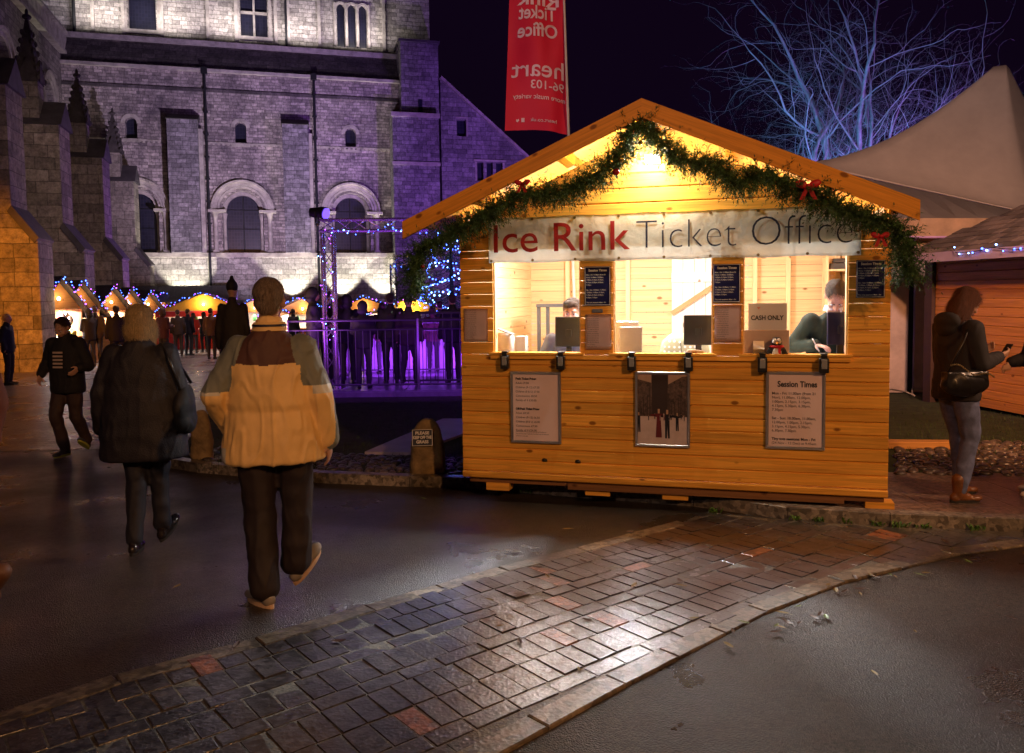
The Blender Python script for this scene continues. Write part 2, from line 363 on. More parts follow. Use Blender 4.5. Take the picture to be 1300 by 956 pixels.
def sheet(name, poly, dz, mat, step=None):
    """flat sheet that follows the slope of the ground, split where the slope starts"""
    bm = bmesh.new()
    vs_ = [bm.verts.new((x, y, 0)) for x, y in poly]; tris = tessellate_polygon([[Vector((x, y, 0)) for x, y in poly]])
    for t in tris: bm.faces.new([vs_[i] for i in t])
    bmesh.ops.bisect_plane(bm, geom=bm.verts[:] + bm.edges[:] + bm.faces[:], plane_co=(0, 4, 0), plane_no=(0, 1, 0))
    for v in bm.verts: v.co.z = gz(v.co.y) + dz
    for f in bm.faces:
        f.normal_update()
        if f.normal.z < 0: f.normal_flip()
    return link(name, bm, mat)
asphalt = wet('wet asphalt', (0.022, 0.0165, 0.0125), 0.55, 0.24, 0.60, 0.9, 150, 0.007, film=0.12)
struct(sheet('ground', [(-260, -40), (260, -40), (260, 420), (-260, 420)], 0, asphalt))
P2 = lambda px, py, dz=0.0: (G(px, py, dz).x, G(px, py, dz).y)
# front line of the raised lawn and paving, with its kerb
KH = 0.085
kl = [P2(*q) for q in [(205, 592), (250, 600), (400, 613), (520, 618), (590, 620), (700, 629), (880, 643), (1000, 660), (1130, 669), (1300, 676)]]
kl.append((kl[-1][0] + 3.5, kl[-1][1] - 0.15))
nd = Vector((-0.2740, 0.9617))
left_far = (kl[0][0] + nd.x * 36, kl[0][1] + nd.y * 36)
lawn_m = M('winter grass', (0.020, 0.032, 0.012), 0.95, var=0.6, vs=6, bump=0.8, bs=90)
lawn_poly = kl + [(14, 5), (14, 40), left_far]
struct(sheet('lawn', lawn_poly, KH - 0.004, lawn_m))
kerb_m = wet('kerb stone', (0.11, 0.095, 0.08), 0.4, 0.35, 0.6, 0.4, 60)
def strip_boxes(bm, line, w, h, length, z0, off=0.0, gap=0.006, mi=0, closed_bevel=0.006):
    """stones laid end to end along a line; off shifts them to its left"""
    pts = [Vector(p) for p in line]; segs = []
    for a, b in zip(pts, pts[1:]):
        L_ = (b - a).length; n = max(1, round(L_ / length)); 
        for i in range(n): segs.append((a.lerp(b, i / n), a.lerp(b, (i + 1) / n)))
    for a, b in segs:
        d = (b - a).normalized(); nrm = Vector((-d.y, d.x)); c = (a + b) / 2 + nrm * (off + w / 2)
        l = (b - a).length - gap; zt = gz(c.y) + z0 + random.uniform(-0.003, 0.003)
        for (ins, zz) in ((0, 0),): pass
        q = [(-l / 2, -w / 2), (l / 2, -w / 2), (l / 2, w / 2), (-l / 2, w / 2)]
        rings = []
        for ins, z in ((0, zt - h), (0, zt - closed_bevel), (closed_bevel, zt)):
            rings.append([bm.verts.new((c.x + d.x * (x - math.copysign(ins, x)) + nrm.x * (y - math.copysign(ins, y)), c.y + d.y * (x - math.copysign(ins, x)) + nrm.y * (y - math.copysign(ins, y)), z + (gz(c.y + d.y * x + nrm.y * y) - gz(c.y)))) for x, y in q])
        for r0, r1 in zip(rings, rings[1:]):
            for k in range(4): bm.faces.new((r0[k], r0[(k + 1) % 4], r1[(k + 1) % 4], r1[k])).material_index = mi
        bm.faces.new(rings[-1]).material_index = mi
bm = bmesh.new()
strip_boxes(bm, kl, 0.13, 0.16, 0.9, KH + 0.012)
strip_boxes(bm, [left_far, kl[0]], 0.13, 0.16, 0.9, KH + 0.012)
struct(link('kerb', bm, kerb_m))
# paved walk beside the ticket hut (right)
pv = [P2(1120, 668, KH), P2(1420, 676, KH), P2(1420, 604, KH), P2(1120, 604, KH)]
walk_m = wet('wet brown flags', (0.075, 0.05, 0.038), 0.5, 0.3, 0.55, 0.5, 70, 0.006, brick=(0.62, 0.45))
ph = [(kl[8][0] - 3.6, kl[5][1] + 0.2)]
walk_poly = [(kl[i][0], kl[i][1] + 0.15) for i in range(4, 11)] + [(P2(1420, 604, KH)[0] + 1, P2(1420, 604, KH)[1]), (P2(1133, 600, KH)[0], P2(1133, 600, KH)[1]), (0.3, 7.9), (-0.45, 7.6)]
struct(sheet('pavement', walk_poly, KH + 0.002, walk_m))
# cobbled verge
cob_m = wet('cobbles', (0.045, 0.036, 0.034), 0.6, 0.22, 0.5, 0.3, 40)
def cobbles(name, region, n, r=(0.035, 0.07)):
    bm = bmesh.new(); xs = [p[0] for p in region]; ys = [p[1] for p in region]; pts = []
    for _ in range(n * 6):
        x, y = random.uniform(min(xs), max(xs)), random.uniform(min(ys), max(ys))
        if not pinside(x, y, region): continue
        rr = random.uniform(*r)
        if any((x - a) ** 2 + (y - b) ** 2 < (0.72 * (rr + c)) ** 2 for a, b, c in pts[-400:]): continue
        pts.append((x, y, rr))
        if len(pts) >= n: break
    for x, y, rr in pts:
        m_ = Matrix.Translation((x, y, gz(y) + KH + 0.006)) @ Matrix.Rotation(random.uniform(0, 3), 4, 'Z') @ Matrix.Diagonal((rr, rr * random.uniform(.6, .9), rr * 0.45, 1))
        bmesh.ops.create_icosphere(bm, subdivisions=2, radius=1, matrix=m_)
    return struct(link(name, bm, cob_m, smooth=True))
def band(line, a, b):
    o1, o2 = [], []
    pts = [Vector(p) for p in line]
    for i, p in enumerate(pts):
        d = (pts[min(i + 1, len(pts) - 1)] - pts[max(i - 1, 0)]).normalized(); nrm = Vector((-d.y, d.x))
        o1.append(tuple(p + nrm * a)); o2.append(tuple(p + nrm * b))
    return o1 + o2[::-1]
cobbles('cobbled_verge', band(kl[0:5], 0.16, 0.95), 900)
cobbles('cobbled_verge', [P2(1140, 602, KH), P2(1420, 606, KH), P2(1420, 562, KH), P2(1140, 562, KH)], 700, (0.04, 0.08))
# brick strip set into the asphalt
TH = math.atan2(0.627, 0.78)
eS = Vector((math.cos(TH), math.sin(TH))); eC = Vector((-eS.y, eS.x))
redge = [P2(*q) for q in [(560, 985), (780, 866), (960, 775), (1060, 737), (1200, 703), (1300, 689)]]; redge.append((redge[-1][0] + 1.6, redge[-1][1] + 0.25))
ledge = [P2(*q) for q in [(890, 652), (868, 665), (740, 700), (640, 725), (470, 775), (330, 818), (150, 866), (-200, 985)]]
top = [(kl[i][0], kl[i][1] - 0.03) for i in (10, 9, 8, 7)]
ppoly = redge + top + ledge
bed_m = wet('sand joints', (0.055, 0.045, 0.03), 0.5, 0.5, 0.8, 0.5, 90)
struct(sheet('paving_bed', ppoly, 0.0075, bed_m))
brick_m = wet('engineering brick', (0.030, 0.027, 0.029), 0.5, 0.15, 0.32, 0.5, 60, 0.005, film=1.0)
red_m = wet('red brick', (0.17, 0.06, 0.025), 0.4, 0.22, 0.4, 0.5, 55, 0.006, film=.8)
bm = bmesh.new()
def brick(cs, cc, ls, lc):
    c = eS * cs + eC * cc
    if not all(pinside(*(eS * (cs + a * ls * 0.12) + eC * (cc + b * lc * 0.12)), ppoly) for a in (-1, 1) for b in (-1, 1)): return
    if c.y > 8 or c.y < 0.8: return
    far = c.y > 4.9 and c.x > 0.9
    mi = 1 if random.random() < 0.045 else 0
    zt = 0.011 + random.uniform(-0.003, 0.003); tx, ty = random.gauss(0, 0.012), random.gauss(0, 0.012); rot = random.gauss(0, 0.012)
    a, b = ls / 2 - 0.0035, lc / 2 - 0.0035; q = []
    for x, y in ((-a, -b), (0, -b), (a, -b), (a, 0), (a, b), (0, b), (-a, b), (-a, 0)): q.append((x * random.uniform(.975, 1.0), y * random.uniform(.96, 1.0)))
    rings = []
    for k, dz in ((1, -0.03), (1, -0.005), (0.98, -0.0015), (0.955, 0.0)):
        row = []
        for x, y in q:
            xs, ys = x * (k if k > .95 else 1 - (1 - k)), y * (1 - (1 - k) * ls / lc * (1 if ls > lc else 0.6))
            p = c + eS * (xs * math.cos(rot) - ys * math.sin(rot)) + eC * (xs * math.sin(rot) + ys * math.cos(rot))
            row.append(bm.verts.new((p.x, p.y, gz(p.y) + zt + dz + xs * tx + ys * ty)))
        rings.append(row)
    for r0, r1 in zip(rings, rings[1:]):
        for i in range(8): bm.faces.new((r0[i], r0[(i + 1) % 8], r1[(i + 1) % 8], r1[i])).material_index = mi
    bm.faces.new(rings[-1]).material_index = mi
cs_min, cs_max, c0, c1 = -1.5, 8.5, -1.6, 6.5
c = c0; row = 0
while c < c1:
    perp = row % 5 != 2 and row % 5 != 4
    h = 0.205 if perp else 0.103; w = 0.103 if perp else 0.205
    s = cs_min + random.uniform(0, 0.12)
    while s < cs_max:
        w2 = w * random.uniform(.88, 1.18); brick(s + w2 / 2, c + h / 2, w2, h); s += w2
    c += h; row += 1
struct(link('brick_paving', bm, [brick_m, red_m], smooth=False))
edge_m = wet('edging stone', (0.10, 0.08, 0.055), 0.45, 0.28, 0.5, 0.5, 55)
bm = bmesh.new()
strip_boxes(bm, redge, 0.12, 0.06, 0.42, 0.0145, off=-0.065)
strip_boxes(bm, ledge[1:], 0.12, 0.06, 0.45, 0.0145, off=-0.065)
struct(link('edging_stones', bm, edge_m))
# path to the market
path_m = wet('wet setts', (0.05, 0.038, 0.036), 0.5, 0.2, 0.42, 0.6, 45, 0.01, brick=(0.3, 0.16))
struct(sheet('path', [(kl[0][0] - 0.05 + nd.x * 1.2, kl[0][1] + nd.y * 1.2), (left_far[0], left_far[1]), (0, 46), (-26, 44), (-24, 8.6)], 0.004, path_m))
# grass blades near the front of the lawn
bm = bmesh.new()
for _ in range(9000):
    y = 7.6 + abs(random.gauss(0, 2.2)); x = random.uniform(-4.6, 7)
    if x > -0.3 and x < 3.0 and y < 9.5 or y > 13.6 or x < -3.2 - (y - 8) * 0.28 or (x > 2.9 and y < 7.9): continue
    h = random.uniform(0.02, 0.05); a = random.uniform(0, PI); z = gz(y) + KH
    dx, dy = math.cos(a) * 0.004, math.sin(a) * 0.004
    bm.faces.new([bm.verts.new((x - dx, y - dy, z)), bm.verts.new((x + dx, y + dy, z)), bm.verts.new((x + random.gauss(0, .015), y + random.gauss(0, .015), z + h))])
g_ = link('grass', bm, M('grass blade', (0.03, 0.055, 0.015), 0.8, island=0.5))
tag(g_, 'short dark grass growing on the lawn behind the cobbled verge', 'grass', kind='stuff')
# weeds along the kerb by the hut
bm = bmesh.new()
for cx_, cy_ in [P2(905, 651), P2(1040, 663), P2(1072, 664), P2(1115, 668), P2(1140, 670), P2(1172, 671), P2(1010, 661), P2(672, 626), P2(1240, 674), P2(668, 624)]:
    for _ in range(16):
        a = random.uniform(0, 2 * PI); r = random.uniform(0.0, 0.07); l = random.uniform(0.02, 0.06); x, y = cx_ + math.cos(a) * r, cy_ - 0.02 + math.sin(a) * r * 0.4
        t = random.uniform(0, 2 * PI); w = 0.009
        p0 = Vector((x, y, gz(y))); p1 = p0 + Vector((math.cos(t) * l * .7, math.sin(t) * l * .7, l)); s_ = Vector((-math.sin(t), math.cos(t), 0)) * w
        m_ = (p0 + p1) / 2 + Vector((0, 0, 0.01))
        bm.faces.new([bm.verts.new(p0), bm.verts.new(m_ + s_), bm.verts.new(p1), bm.verts.new(m_ - s_)])
tag(link('weeds', bm, M('weed leaf', (0.09, 0.20, 0.03), 0.5, island=0.4)), 'small green weeds sprouting along the foot of the kerb', 'weeds', kind='stuff')
# fallen leaves
leaf_ms = [M('yellow leaf', (0.24, 0.16, 0.03), 0.5, island=0.3), M('brown leaf', (0.07, 0.035, 0.018), 0.5), M('green leaf', (0.12, 0.17, 0.03), 0.45)]
protos = []
for k in range(3):
    bm = bmesh.new(); n = 7; L_ = 0.042; rows = []
    for i in range(n + 1):
        t = i / n; w = 0.014 * math.sin(PI * min(1, t * 0.95 + 0.03)) ** 0.7 + 0.0006; x = (t - .5) * L_ * 2; z = 0.002 + 0.005 * (t - 0.5) ** 2 * 4 * (1 if k != 1 else 1.6)
        rows.append([bm.verts.new((x, -w * 1.1, z + w * (0.5 if k < 2 else 0.15))), bm.verts.new((x, 0.002 * math.sin(t * 5), z)), bm.verts.new((x, w, z + w * 0.4))])
    for a, b in zip(rows, rows[1:]):
        for j in (0, 1): bm.faces.new((a[j], a[j + 1], b[j + 1], b[j]))
    tube(bm, [(-L_, 0, 0.006), (-L_ * 1.5, 0.004, 0.003)], 0.0009, 4)
    me = bpy.data.meshes.new('fallen_leaf'); bm.to_mesh(me); bm.free(); me.materials.append(leaf_ms[k]); protos.append(me)
spots_px = [(q, 0) for q in [(562, 637), (610, 640), (583, 633), (538, 633), (490, 634), (712, 683), (720, 672), (800, 676), (655, 700), (682, 721), (676, 746), (695, 732), (740, 713), (622, 762), (635, 795), (785, 730), (805, 744), (864, 739), (865, 744)]]
spots_px += [((random.gauss(x, 26), random.gauss(y, 5)), 0) for x, y in [(1130, 733), (1085, 740), (1000, 778), (965, 790), (1020, 786), (1150, 728), (1190, 712), (1290, 700), (1275, 690), (1060, 757), (940, 795)] for _ in range(3)]
spots_px += [(q, 0) for q in [(1110, 855), (1162, 802), (1285, 785), (1268, 770), (1232, 730), (985, 803), (300, 820), (430, 815), (395, 700), (225, 745), (660, 815), (735, 850), (925, 820), (745, 788)]]
for i, (q, _) in enumerate(spots_px):
    p = G(*q, 0.014)
    o = bpy.data.objects.new('fallen_leaf', protos[random.choice([0, 0, 1, 2, 1])]); COL.objects.link(o)
    o.location = p; o.rotation_euler = (random.uniform(-.06, .06), random.uniform(-.06, .06), random.uniform(0, 6.3)); s = random.uniform(0.45, 0.95); o.scale = (s, s, s)
    tag(o, 'small curled fallen leaf lying on the wet road and brick paving', 'leaf', 'leaves fallen on the wet ground')
# ================================================================= cathedral
FA = R(15.9); FO = Vector((-15.9, 46, 0)); Ff = Vector((math.cos(FA), math.sin(FA), 0)); Fn = Vector((-math.sin(FA), math.cos(FA), 0))
def fl(px, py, dep=0.0):
    p = PLN(px, py, FO + Fn * dep, Fn); return (p - FO).dot(Ff), p.z
def fx(px, py, x):
    p = PLN(px, py, FO + Ff * x, Ff); return (p - FO).dot(Fn), p.z
def fw(x, y, z): return FO + Ff * x + Fn * y + Vector((0, 0, z))
cath = empty('cathedral', FO, FA)
tag(cath, 'old stone cathedral with arched recesses, buttresses and pinnacles, floodlit behind the market', 'cathedral')
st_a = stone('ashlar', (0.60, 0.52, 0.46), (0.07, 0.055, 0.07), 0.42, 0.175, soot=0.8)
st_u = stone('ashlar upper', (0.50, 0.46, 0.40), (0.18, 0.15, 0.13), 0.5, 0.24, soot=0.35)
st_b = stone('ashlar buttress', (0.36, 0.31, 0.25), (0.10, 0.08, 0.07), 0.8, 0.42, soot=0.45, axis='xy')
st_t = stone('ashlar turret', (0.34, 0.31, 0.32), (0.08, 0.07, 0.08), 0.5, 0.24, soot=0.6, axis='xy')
trim = M('dressed stone', (0.40, 0.36, 0.31), 0.85, var=0.35, vs=2.5, bump=0.4, bs=12)
lead = M('dark lead roof', (0.075, 0.065, 0.07), 0.7, var=0.4, vs=1.5, bump=0.4, bs=6)
lead2 = stone('stained parapet', (0.16, 0.135, 0.13), (0.05, 0.04, 0.045), 0.7, 0.3, soot=0.8)
void = M('dark leaded glass', (0.012, 0.013, 0.02), 0.3, var=0.5, vs=8)
_nt = void.node_tree; _br = _nt.nodes.new('ShaderNodeTexBrick'); _br.inputs['Scale'].default_value = 1; _br.inputs['Brick Width'].default_value = 0.16; _br.inputs['Row Height'].default_value = 0.2; _br.inputs['Mortar Size'].default_value = 0.014; _br.offset = 0
_br.inputs['Color1'].default_value = (0.012, 0.014, 0.028, 1); _br.inputs['Color2'].default_value = (0.02, 0.022, 0.045, 1); _br.inputs['Mortar'].default_value = (0.035, 0.03, 0.05, 1)
_tc = _nt.nodes.new('ShaderNodeTexCoord'); _sp = _nt.nodes.new('ShaderNodeSeparateXYZ'); _cb = _nt.nodes.new('ShaderNodeCombineXYZ')
_nt.links.new(_tc.outputs['Object'], _sp.inputs[0]); _nt.links.new(_sp.outputs['X'], _cb.inputs['X']); _nt.links.new(_sp.outputs['Z'], _cb.inputs['Y']); _nt.links.new(_cb.outputs[0], _br.inputs['Vector']); _nt.links.new(_br.outputs['Color'], _nt.nodes['Principled BSDF'].inputs['Base Color'])
iron = M('black iron', (0.02, 0.02, 0.022), 0.5, 0.3)
ZB = -1.3
def F(name, bm, mat, parent=cath, **k):
    return link(name, bm, mat, parent, **k)
def at(px, py, dep=0.0): return fl(px, py, dep)
# --- transept wall with its openings
portals = [at(310, 322), at(447, 322), at(176, 322)]
small = []
for px, y0, y1, w in ((306, 183, 155, 0.62), (445.5, 190, 163, 0.62), (167, 176, 149, 0.62)):
    x, z0 = at(px, y0); _, z1 = at(px, y1); small.append((x, z0, z1 - w / 2, w))
PW, PS = 1.85, 6.6
wall_holes = [arch(x, w, z0, zs) for x, z0, zs, w in small] + [arch(x, PW + 0.4, 4.2, PS) for x, _ in portals]
bm = bmesh.new(); plate(bm, rect(-8.5, 9.95, 4.16, 14.45), wall_holes, 0, 0.9); fixn(bm)
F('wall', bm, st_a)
bm = bmesh.new(); plate(bm, rect(-8.5, 12.3, ZB, 3.92), [], -0.35, 0.9); fixn(bm); F('plinth', bm, stone('plinth ashlar', (0.50, 0.47, 0.42), (0.2, 0.18, 0.16), 0.75, 0.3, soot=0.3))
bm = bmesh.new(); bb(bm, -8.5, 12.3, -0.55, 0.6, 3.92, 4.16); F('string_course', bm, trim)
bm = bmesh.new(); bb(bm, -8.5, 9.95, -0.10, 0.0, 13.2, 13.36); F('string_course', bm, lead2)
bm = bmesh.new()
x = -8.5
bb(bm, -8.5, 9.95, -0.06, 0.0, 10.36, 10.44)
while x < 9.9: bb(bm, x, x + 0.13, -0.11, -0.061, 10.25, 10.40); x += 0.26
F('billet_course', bm, trim)
for x, z0, zs, w in small:
    bm = bmesh.new(); bb(bm, x - w / 2, x + w / 2, 0.45, 0.5, z0, zs + w / 2); p = F('window', bm, void)
    bm = bmesh.new(); arcband(bm, x, zs, w / 2, w / 2 + 0.2, -0.05, 0.3); bb(bm, x - w / 2 - 0.2, x + w / 2 + 0.2, -0.08, 0.2, z0 - 0.16, z0); F('window_surround', bm, trim, parent=p)
for x, _ in portals:
    r = PW / 2
    bm = bmesh.new(); bb(bm, x - r - 0.2, x + r + 0.2, 0.8, 0.86, 4.17, PS + r + 0.2); p = F('window', bm, void)
    bm = bmesh.new(); tube(bm, [(x, 0.78, 4.2), (x, 0.78, PS + r)], 0.04, 6)
    for z in (5.6, 6.7): tube(bm, [(x - r, 0.77, z), (x + r, 0.77, z)], 0.025, 6)
    F('window_bars', bm, iron, parent=p)
    bm = bmesh.new()
    arcband(bm, x, PS, r - 0.02, r + 0.22, 0.42, 0.7); arcband(bm, x, PS, r + 0.18, r + 0.38, 0.12, 0.42); arcband(bm, x, PS, r + 0.34, r + 0.46, -0.10, 0.12)
    arcband(bm, x, PS, r + 0.48, r + 0.68, -0.16, 0.05); arcband(bm, x, PS, r + 0.68, r + 0.80, -0.28, 0.03, 24)
    for i in range(30):
        t = PI * (i + .5) / 30; rr = r + 0.73
        box(bm, (x + math.cos(t) * rr, -0.30, PS + math.sin(t) * rr), (0.05, 0.06, 0.1), m=Matrix.Rotation(-t + PI / 2, 4, 'Y'))
    F('arch_moulding', bm, trim)
    for s in (-1, 1):
        bm = bmesh.new()
        for dx, dy, rad in ((r + 0.10, 0.56, 0.10), (r + 0.30, 0.26, 0.09), (r + 0.56, -0.08, 0.12)):
            cx_ = x + s * dx
            tube(bm, [(cx_, dy, 4.32), (cx_, dy, PS - 0.55)], rad, 12)
            tube(bm, [(cx_, dy, PS - 0.55), (cx_, dy, PS - 0.42), (cx_, dy, PS - 0.14)], [rad * 1.0, rad * 1.15, rad * 1.7], 12)
            box(bm, (cx_, dy, 4.25), (rad * 2.8, rad * 2.8, 0.16))
        box(bm, (x + s * (r + 0.45), 0.14, PS - 0.06), (0.95, 1.0, 0.15))
        F('column', bm, trim)
# --- flat buttresses on the transept
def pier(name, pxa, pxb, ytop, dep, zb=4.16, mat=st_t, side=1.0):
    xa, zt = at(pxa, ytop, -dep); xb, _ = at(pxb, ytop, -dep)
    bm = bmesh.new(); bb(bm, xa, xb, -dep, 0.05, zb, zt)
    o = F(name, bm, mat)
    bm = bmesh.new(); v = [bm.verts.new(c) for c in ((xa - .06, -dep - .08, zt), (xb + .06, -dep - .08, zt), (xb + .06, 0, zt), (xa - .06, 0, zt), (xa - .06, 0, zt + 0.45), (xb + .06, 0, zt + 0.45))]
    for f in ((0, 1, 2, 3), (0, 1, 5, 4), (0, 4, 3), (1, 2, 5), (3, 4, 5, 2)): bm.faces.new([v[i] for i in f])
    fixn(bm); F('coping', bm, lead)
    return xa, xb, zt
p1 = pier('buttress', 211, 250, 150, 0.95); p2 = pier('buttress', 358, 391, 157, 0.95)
for xa, xb, zt in (p1, p2):
    bm = bmesh.new(); bb(bm, xb - 0.02, xb + 0.22, -0.5, 0.0, 4.16, zt - 0.4); F('buttress_shaft', bm, trim)
for i, (px, y0) in enumerate(((259, 92), (398, 100))):
    x, zt = at(px, y0, -0.2)
    bm = bmesh.new(); tube(bm, [(x, -0.16, zt), (x, -0.16, 4.3), (x, -0.62, 4.1), (x, -0.62, ZB)], 0.075, 8)
    box(bm, (x, -0.16, zt + 0.12), (0.34, 0.28, 0.36))
    for k in range(7): box(bm, (x, -0.12, zt - 0.9 - k * 1.25), (0.26, 0.2, 0.09))
    F('drainpipe', bm, iron)
# --- stair turret
xa, _ = at(498, 148, -1.3); xb, zt = at(557, 146, -1.3)
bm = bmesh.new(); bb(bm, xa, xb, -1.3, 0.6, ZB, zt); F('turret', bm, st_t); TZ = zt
bm = bmesh.new(); bb(bm, xa - 0.08, xb + 0.06, -1.42, -1.3, zt - 0.2, zt + 0.05); F('string_course', bm, trim)
bm = bmesh.new(); bb(bm, xa - 0.06, xb + 0.04, -1.38, -1.3, zt - 3.0, zt - 2.8); F('string_course', bm, trim)
xc, z2 = at(508, 52, -0.9); xd, _ = at(556, 52, -0.9)
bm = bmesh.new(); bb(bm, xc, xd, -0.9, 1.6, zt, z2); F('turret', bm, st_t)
bm = bmesh.new(); bb(bm, xc - 0.1, xd + 0.1, -1.0, 1.7, z2, z2 + 0.14); F('coping', bm, lead)
bm = bmesh.new(); bb(bm, xc + 1.0, xc + 1.25, -0.93, -0.905, zt + 0.2, zt + 0.95); F('window', bm, void)
# --- parapet slope and the tower above
bm = bmesh.new(); v = [bm.verts.new(c) for c in ((-8.5, -0.12, 14.45), (9.95, -0.12, 14.45), (9.95, 0.9, 15.98), (-8.5, 0.9, 15.98), (-8.5, 0.9, 14.45), (9.95, 0.9, 14.45))]
for f in ((0, 1, 2, 3), (0, 3, 4), (1, 5, 2), (0, 4, 5, 1), (3, 2, 5, 4)): bm.faces.new([v[i] for i in f])
fixn(bm); F('parapet_slope', bm, lead2)
bm = bmesh.new(); bb(bm, -8.5, 9.95, -0.26, 0.0, 14.28, 14.449); F('cornice', bm, trim)
bm = bmesh.new(); bb(bm, -8.5, 9.9, 0.7, 1.2, 15.99, 16.25); F('ledge', bm, trim)
TD = 1.25
def up(px, py): return fl(px, py, TD)
xt1, _ = up(545, 30)
wins = []
x, z0 = up(181, 38); wins.append(('rect', x, z0, 1.45))
x, z0 = up(323, 47); wins.append(('cross', x, z0, 1.5))
lan = [up(px, 60)[0] for px in (433.5, 447.5, 461.5)]; lz = up(447, 60)[1]; lt = up(447, 5)[1]
holes = [rect(x - w / 2, x + w / 2, z0, z0 + 3.1) for _, x, z0, w in wins] + [arch(x, 0.46, lz, lt - 0.3, pointed=0.5) for x in lan]
bm = bmesh.new(); plate(bm, rect(-16, xt1, 16.1, 26), holes, TD, TD + 0.7); fixn(bm); F('tower_wall', bm, st_u)
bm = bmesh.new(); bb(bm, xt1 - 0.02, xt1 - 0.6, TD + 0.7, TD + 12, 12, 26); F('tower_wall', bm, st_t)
for k, x, z0, w in wins:
    bm = bmesh.new(); bb(bm, x - w / 2, x + w / 2, TD + 0.4, TD + 0.44, z0, z0 + 3.1); p = F('window', bm, void)
    bm = bmesh.new()
    for s in (-1, 1): bb(bm, x + s * (w / 2 + 0.06), x + s * (w / 2 + 0.24), TD - 0.06, TD + 0.1, z0 - 0.2, z0 + 3.4)
    bb(bm, x - w / 2 - 0.3, x + w / 2 + 0.3, TD - 0.12, TD + 0.2, z0 - 0.22, z0)
    if k == 'cross':
        bb(bm, x - 0.06, x + 0.06, TD + 0.2, TD + 0.39, z0, z0 + 3.1); bb(bm, x - w / 2, x - .061, TD + 0.2, TD + 0.38, z0 + 1.4, z0 + 1.52); bb(bm, x + .061, x + w / 2, TD + 0.2, TD + 0.38, z0 + 1.4, z0 + 1.52)
    F('window_frame', bm, trim, parent=p)
for x in lan:
    bm = bmesh.new(); bb(bm, x - 0.22, x + 0.22, TD + 0.35, TD + 0.39, lz, lt + 0.1); p = F('window', bm, void)
bm = bmesh.new(); 
for x in (lan[0] - 0.36, (lan[0] + lan[1]) / 2, (lan[1] + lan[2]) / 2, lan[2] + 0.36): tube(bm, [(x, TD - 0.03, lz), (x, TD - 0.03, lt)], 0.09, 8)
for x in lan: arcband(bm, x, lt - 0.3, 0.24, 0.38, TD - 0.08, TD + 0.02, 10)
F('lancet_shafts', bm, trim)
bm = bmesh.new()
for px in (118, 157, 206, 264, 300, 350, 366, 405, 487):
    x, _ = up(px, 30); bb(bm, x - 0.09, x + 0.09, TD - 0.14, TD - 0.002, 16.3, 26)
F('wall_shafts', bm, trim)
bm = bmesh.new(); x, _ = up(363, 30); tube(bm, [(x, TD - 0.24, 16.1), (x, TD - 0.24, 26)], 0.07, 8); F('drainpipe', bm, iron)
bm = bmesh.new(); x, _ = up(95, 20); tube(bm, [(x, TD - 0.24, 16.1), (x, TD - 0.24, 26)], 0.09, 8); F('drainpipe', bm, iron)
# moss on the ledge
bm = bmesh.new()
for a, b in ((-6.5, -3.0), (-0.5, 4.4), (5.2, 6.3), (8.2, 9.4)):
    x = a
    while x < b:
        r = random.uniform(0.05, 0.14); ellip(bm, (x, 1.0, 16.26), (r, r * .8, r * 0.7), seg=7, rings=5); x += random.uniform(0.05, 0.2)
F('moss', bm, M('moss', (0.03, 0.04, 0.012), 0.9, var=0.5))
# --- gabled wing to the right
gx0, gz0 = at(558, 100); gx1, gz1 = at(668, 200); sl = (gz1 - gz0) / (gx1 - gx0); gxe = gx1 + 5.5; gze = gz1 + sl * 5.5
tri = [at(px, 230)[0] for px in (610, 622, 634)]; tz0 = at(622, 230)[1]; tz1 = at(622, 206)[1]; sw = at(586, 173)
holes = [rect(x - 0.2, x + 0.2, tz0, tz1) for x in tri] + [rect(sw[0] - .3, sw[0] + .3, sw[1], sw[1] + 1.0)]
bm = bmesh.new(); plate(bm, [(12.2, ZB), (gxe, ZB), (gxe, gze), (12.2, gz0)], holes, 0, 0.8); fixn(bm); F('gable_wall', bm, stone('ashlar wing', (0.36, 0.33, 0.33), (0.09, 0.08, 0.09), 0.6, 0.28, soot=0.6))
bm = bmesh.new()
L_ = math.hypot(gxe - 12.2, gze - gz0); box(bm, ((12.2 + gxe) / 2, 0.3, (gz0 + gze) / 2 + 0.06), (L_, 1.1, 0.16), m=Matrix.Rotation(-math.atan2(gze - gz0, gxe - 12.2), 4, 'Y')); F('coping', bm, trim)
for x in tri:
    bm = bmesh.new(); bb(bm, x - .2, x + .2, 0.4, 0.44, tz0, tz1); F('window', bm, void)
bm = bmesh.new(); bb(bm, sw[0] - .3, sw[0] + .3, 0.3, 0.34, sw[1], sw[1] + 1.0); F('window', bm, void)
bm = bmesh.new(); bb(bm, tri[0] - 0.4, tri[2] + 0.4, -0.1, -0.002, tz1 + 0.03, tz1 + 0.14); bb(bm, tri[0] - 0.34, tri[0] - .22, -0.05, -0.002, tz0, tz1); bb(bm, tri[2] + .22, tri[2] + .34, -0.05, -0.002, tz0, tz1)
F('window_surround', bm, trim); bm = bmesh.new()
bb(bm, sw[0] + .3, sw[0] + .4, -0.04, -0.002, sw[1], sw[1] + 1.1); bb(bm, sw[0] - .32, sw[0] + .4, -0.04, -0.002, sw[1] + 1.1, sw[1] + 1.18)
F('window_surround', bm, trim)
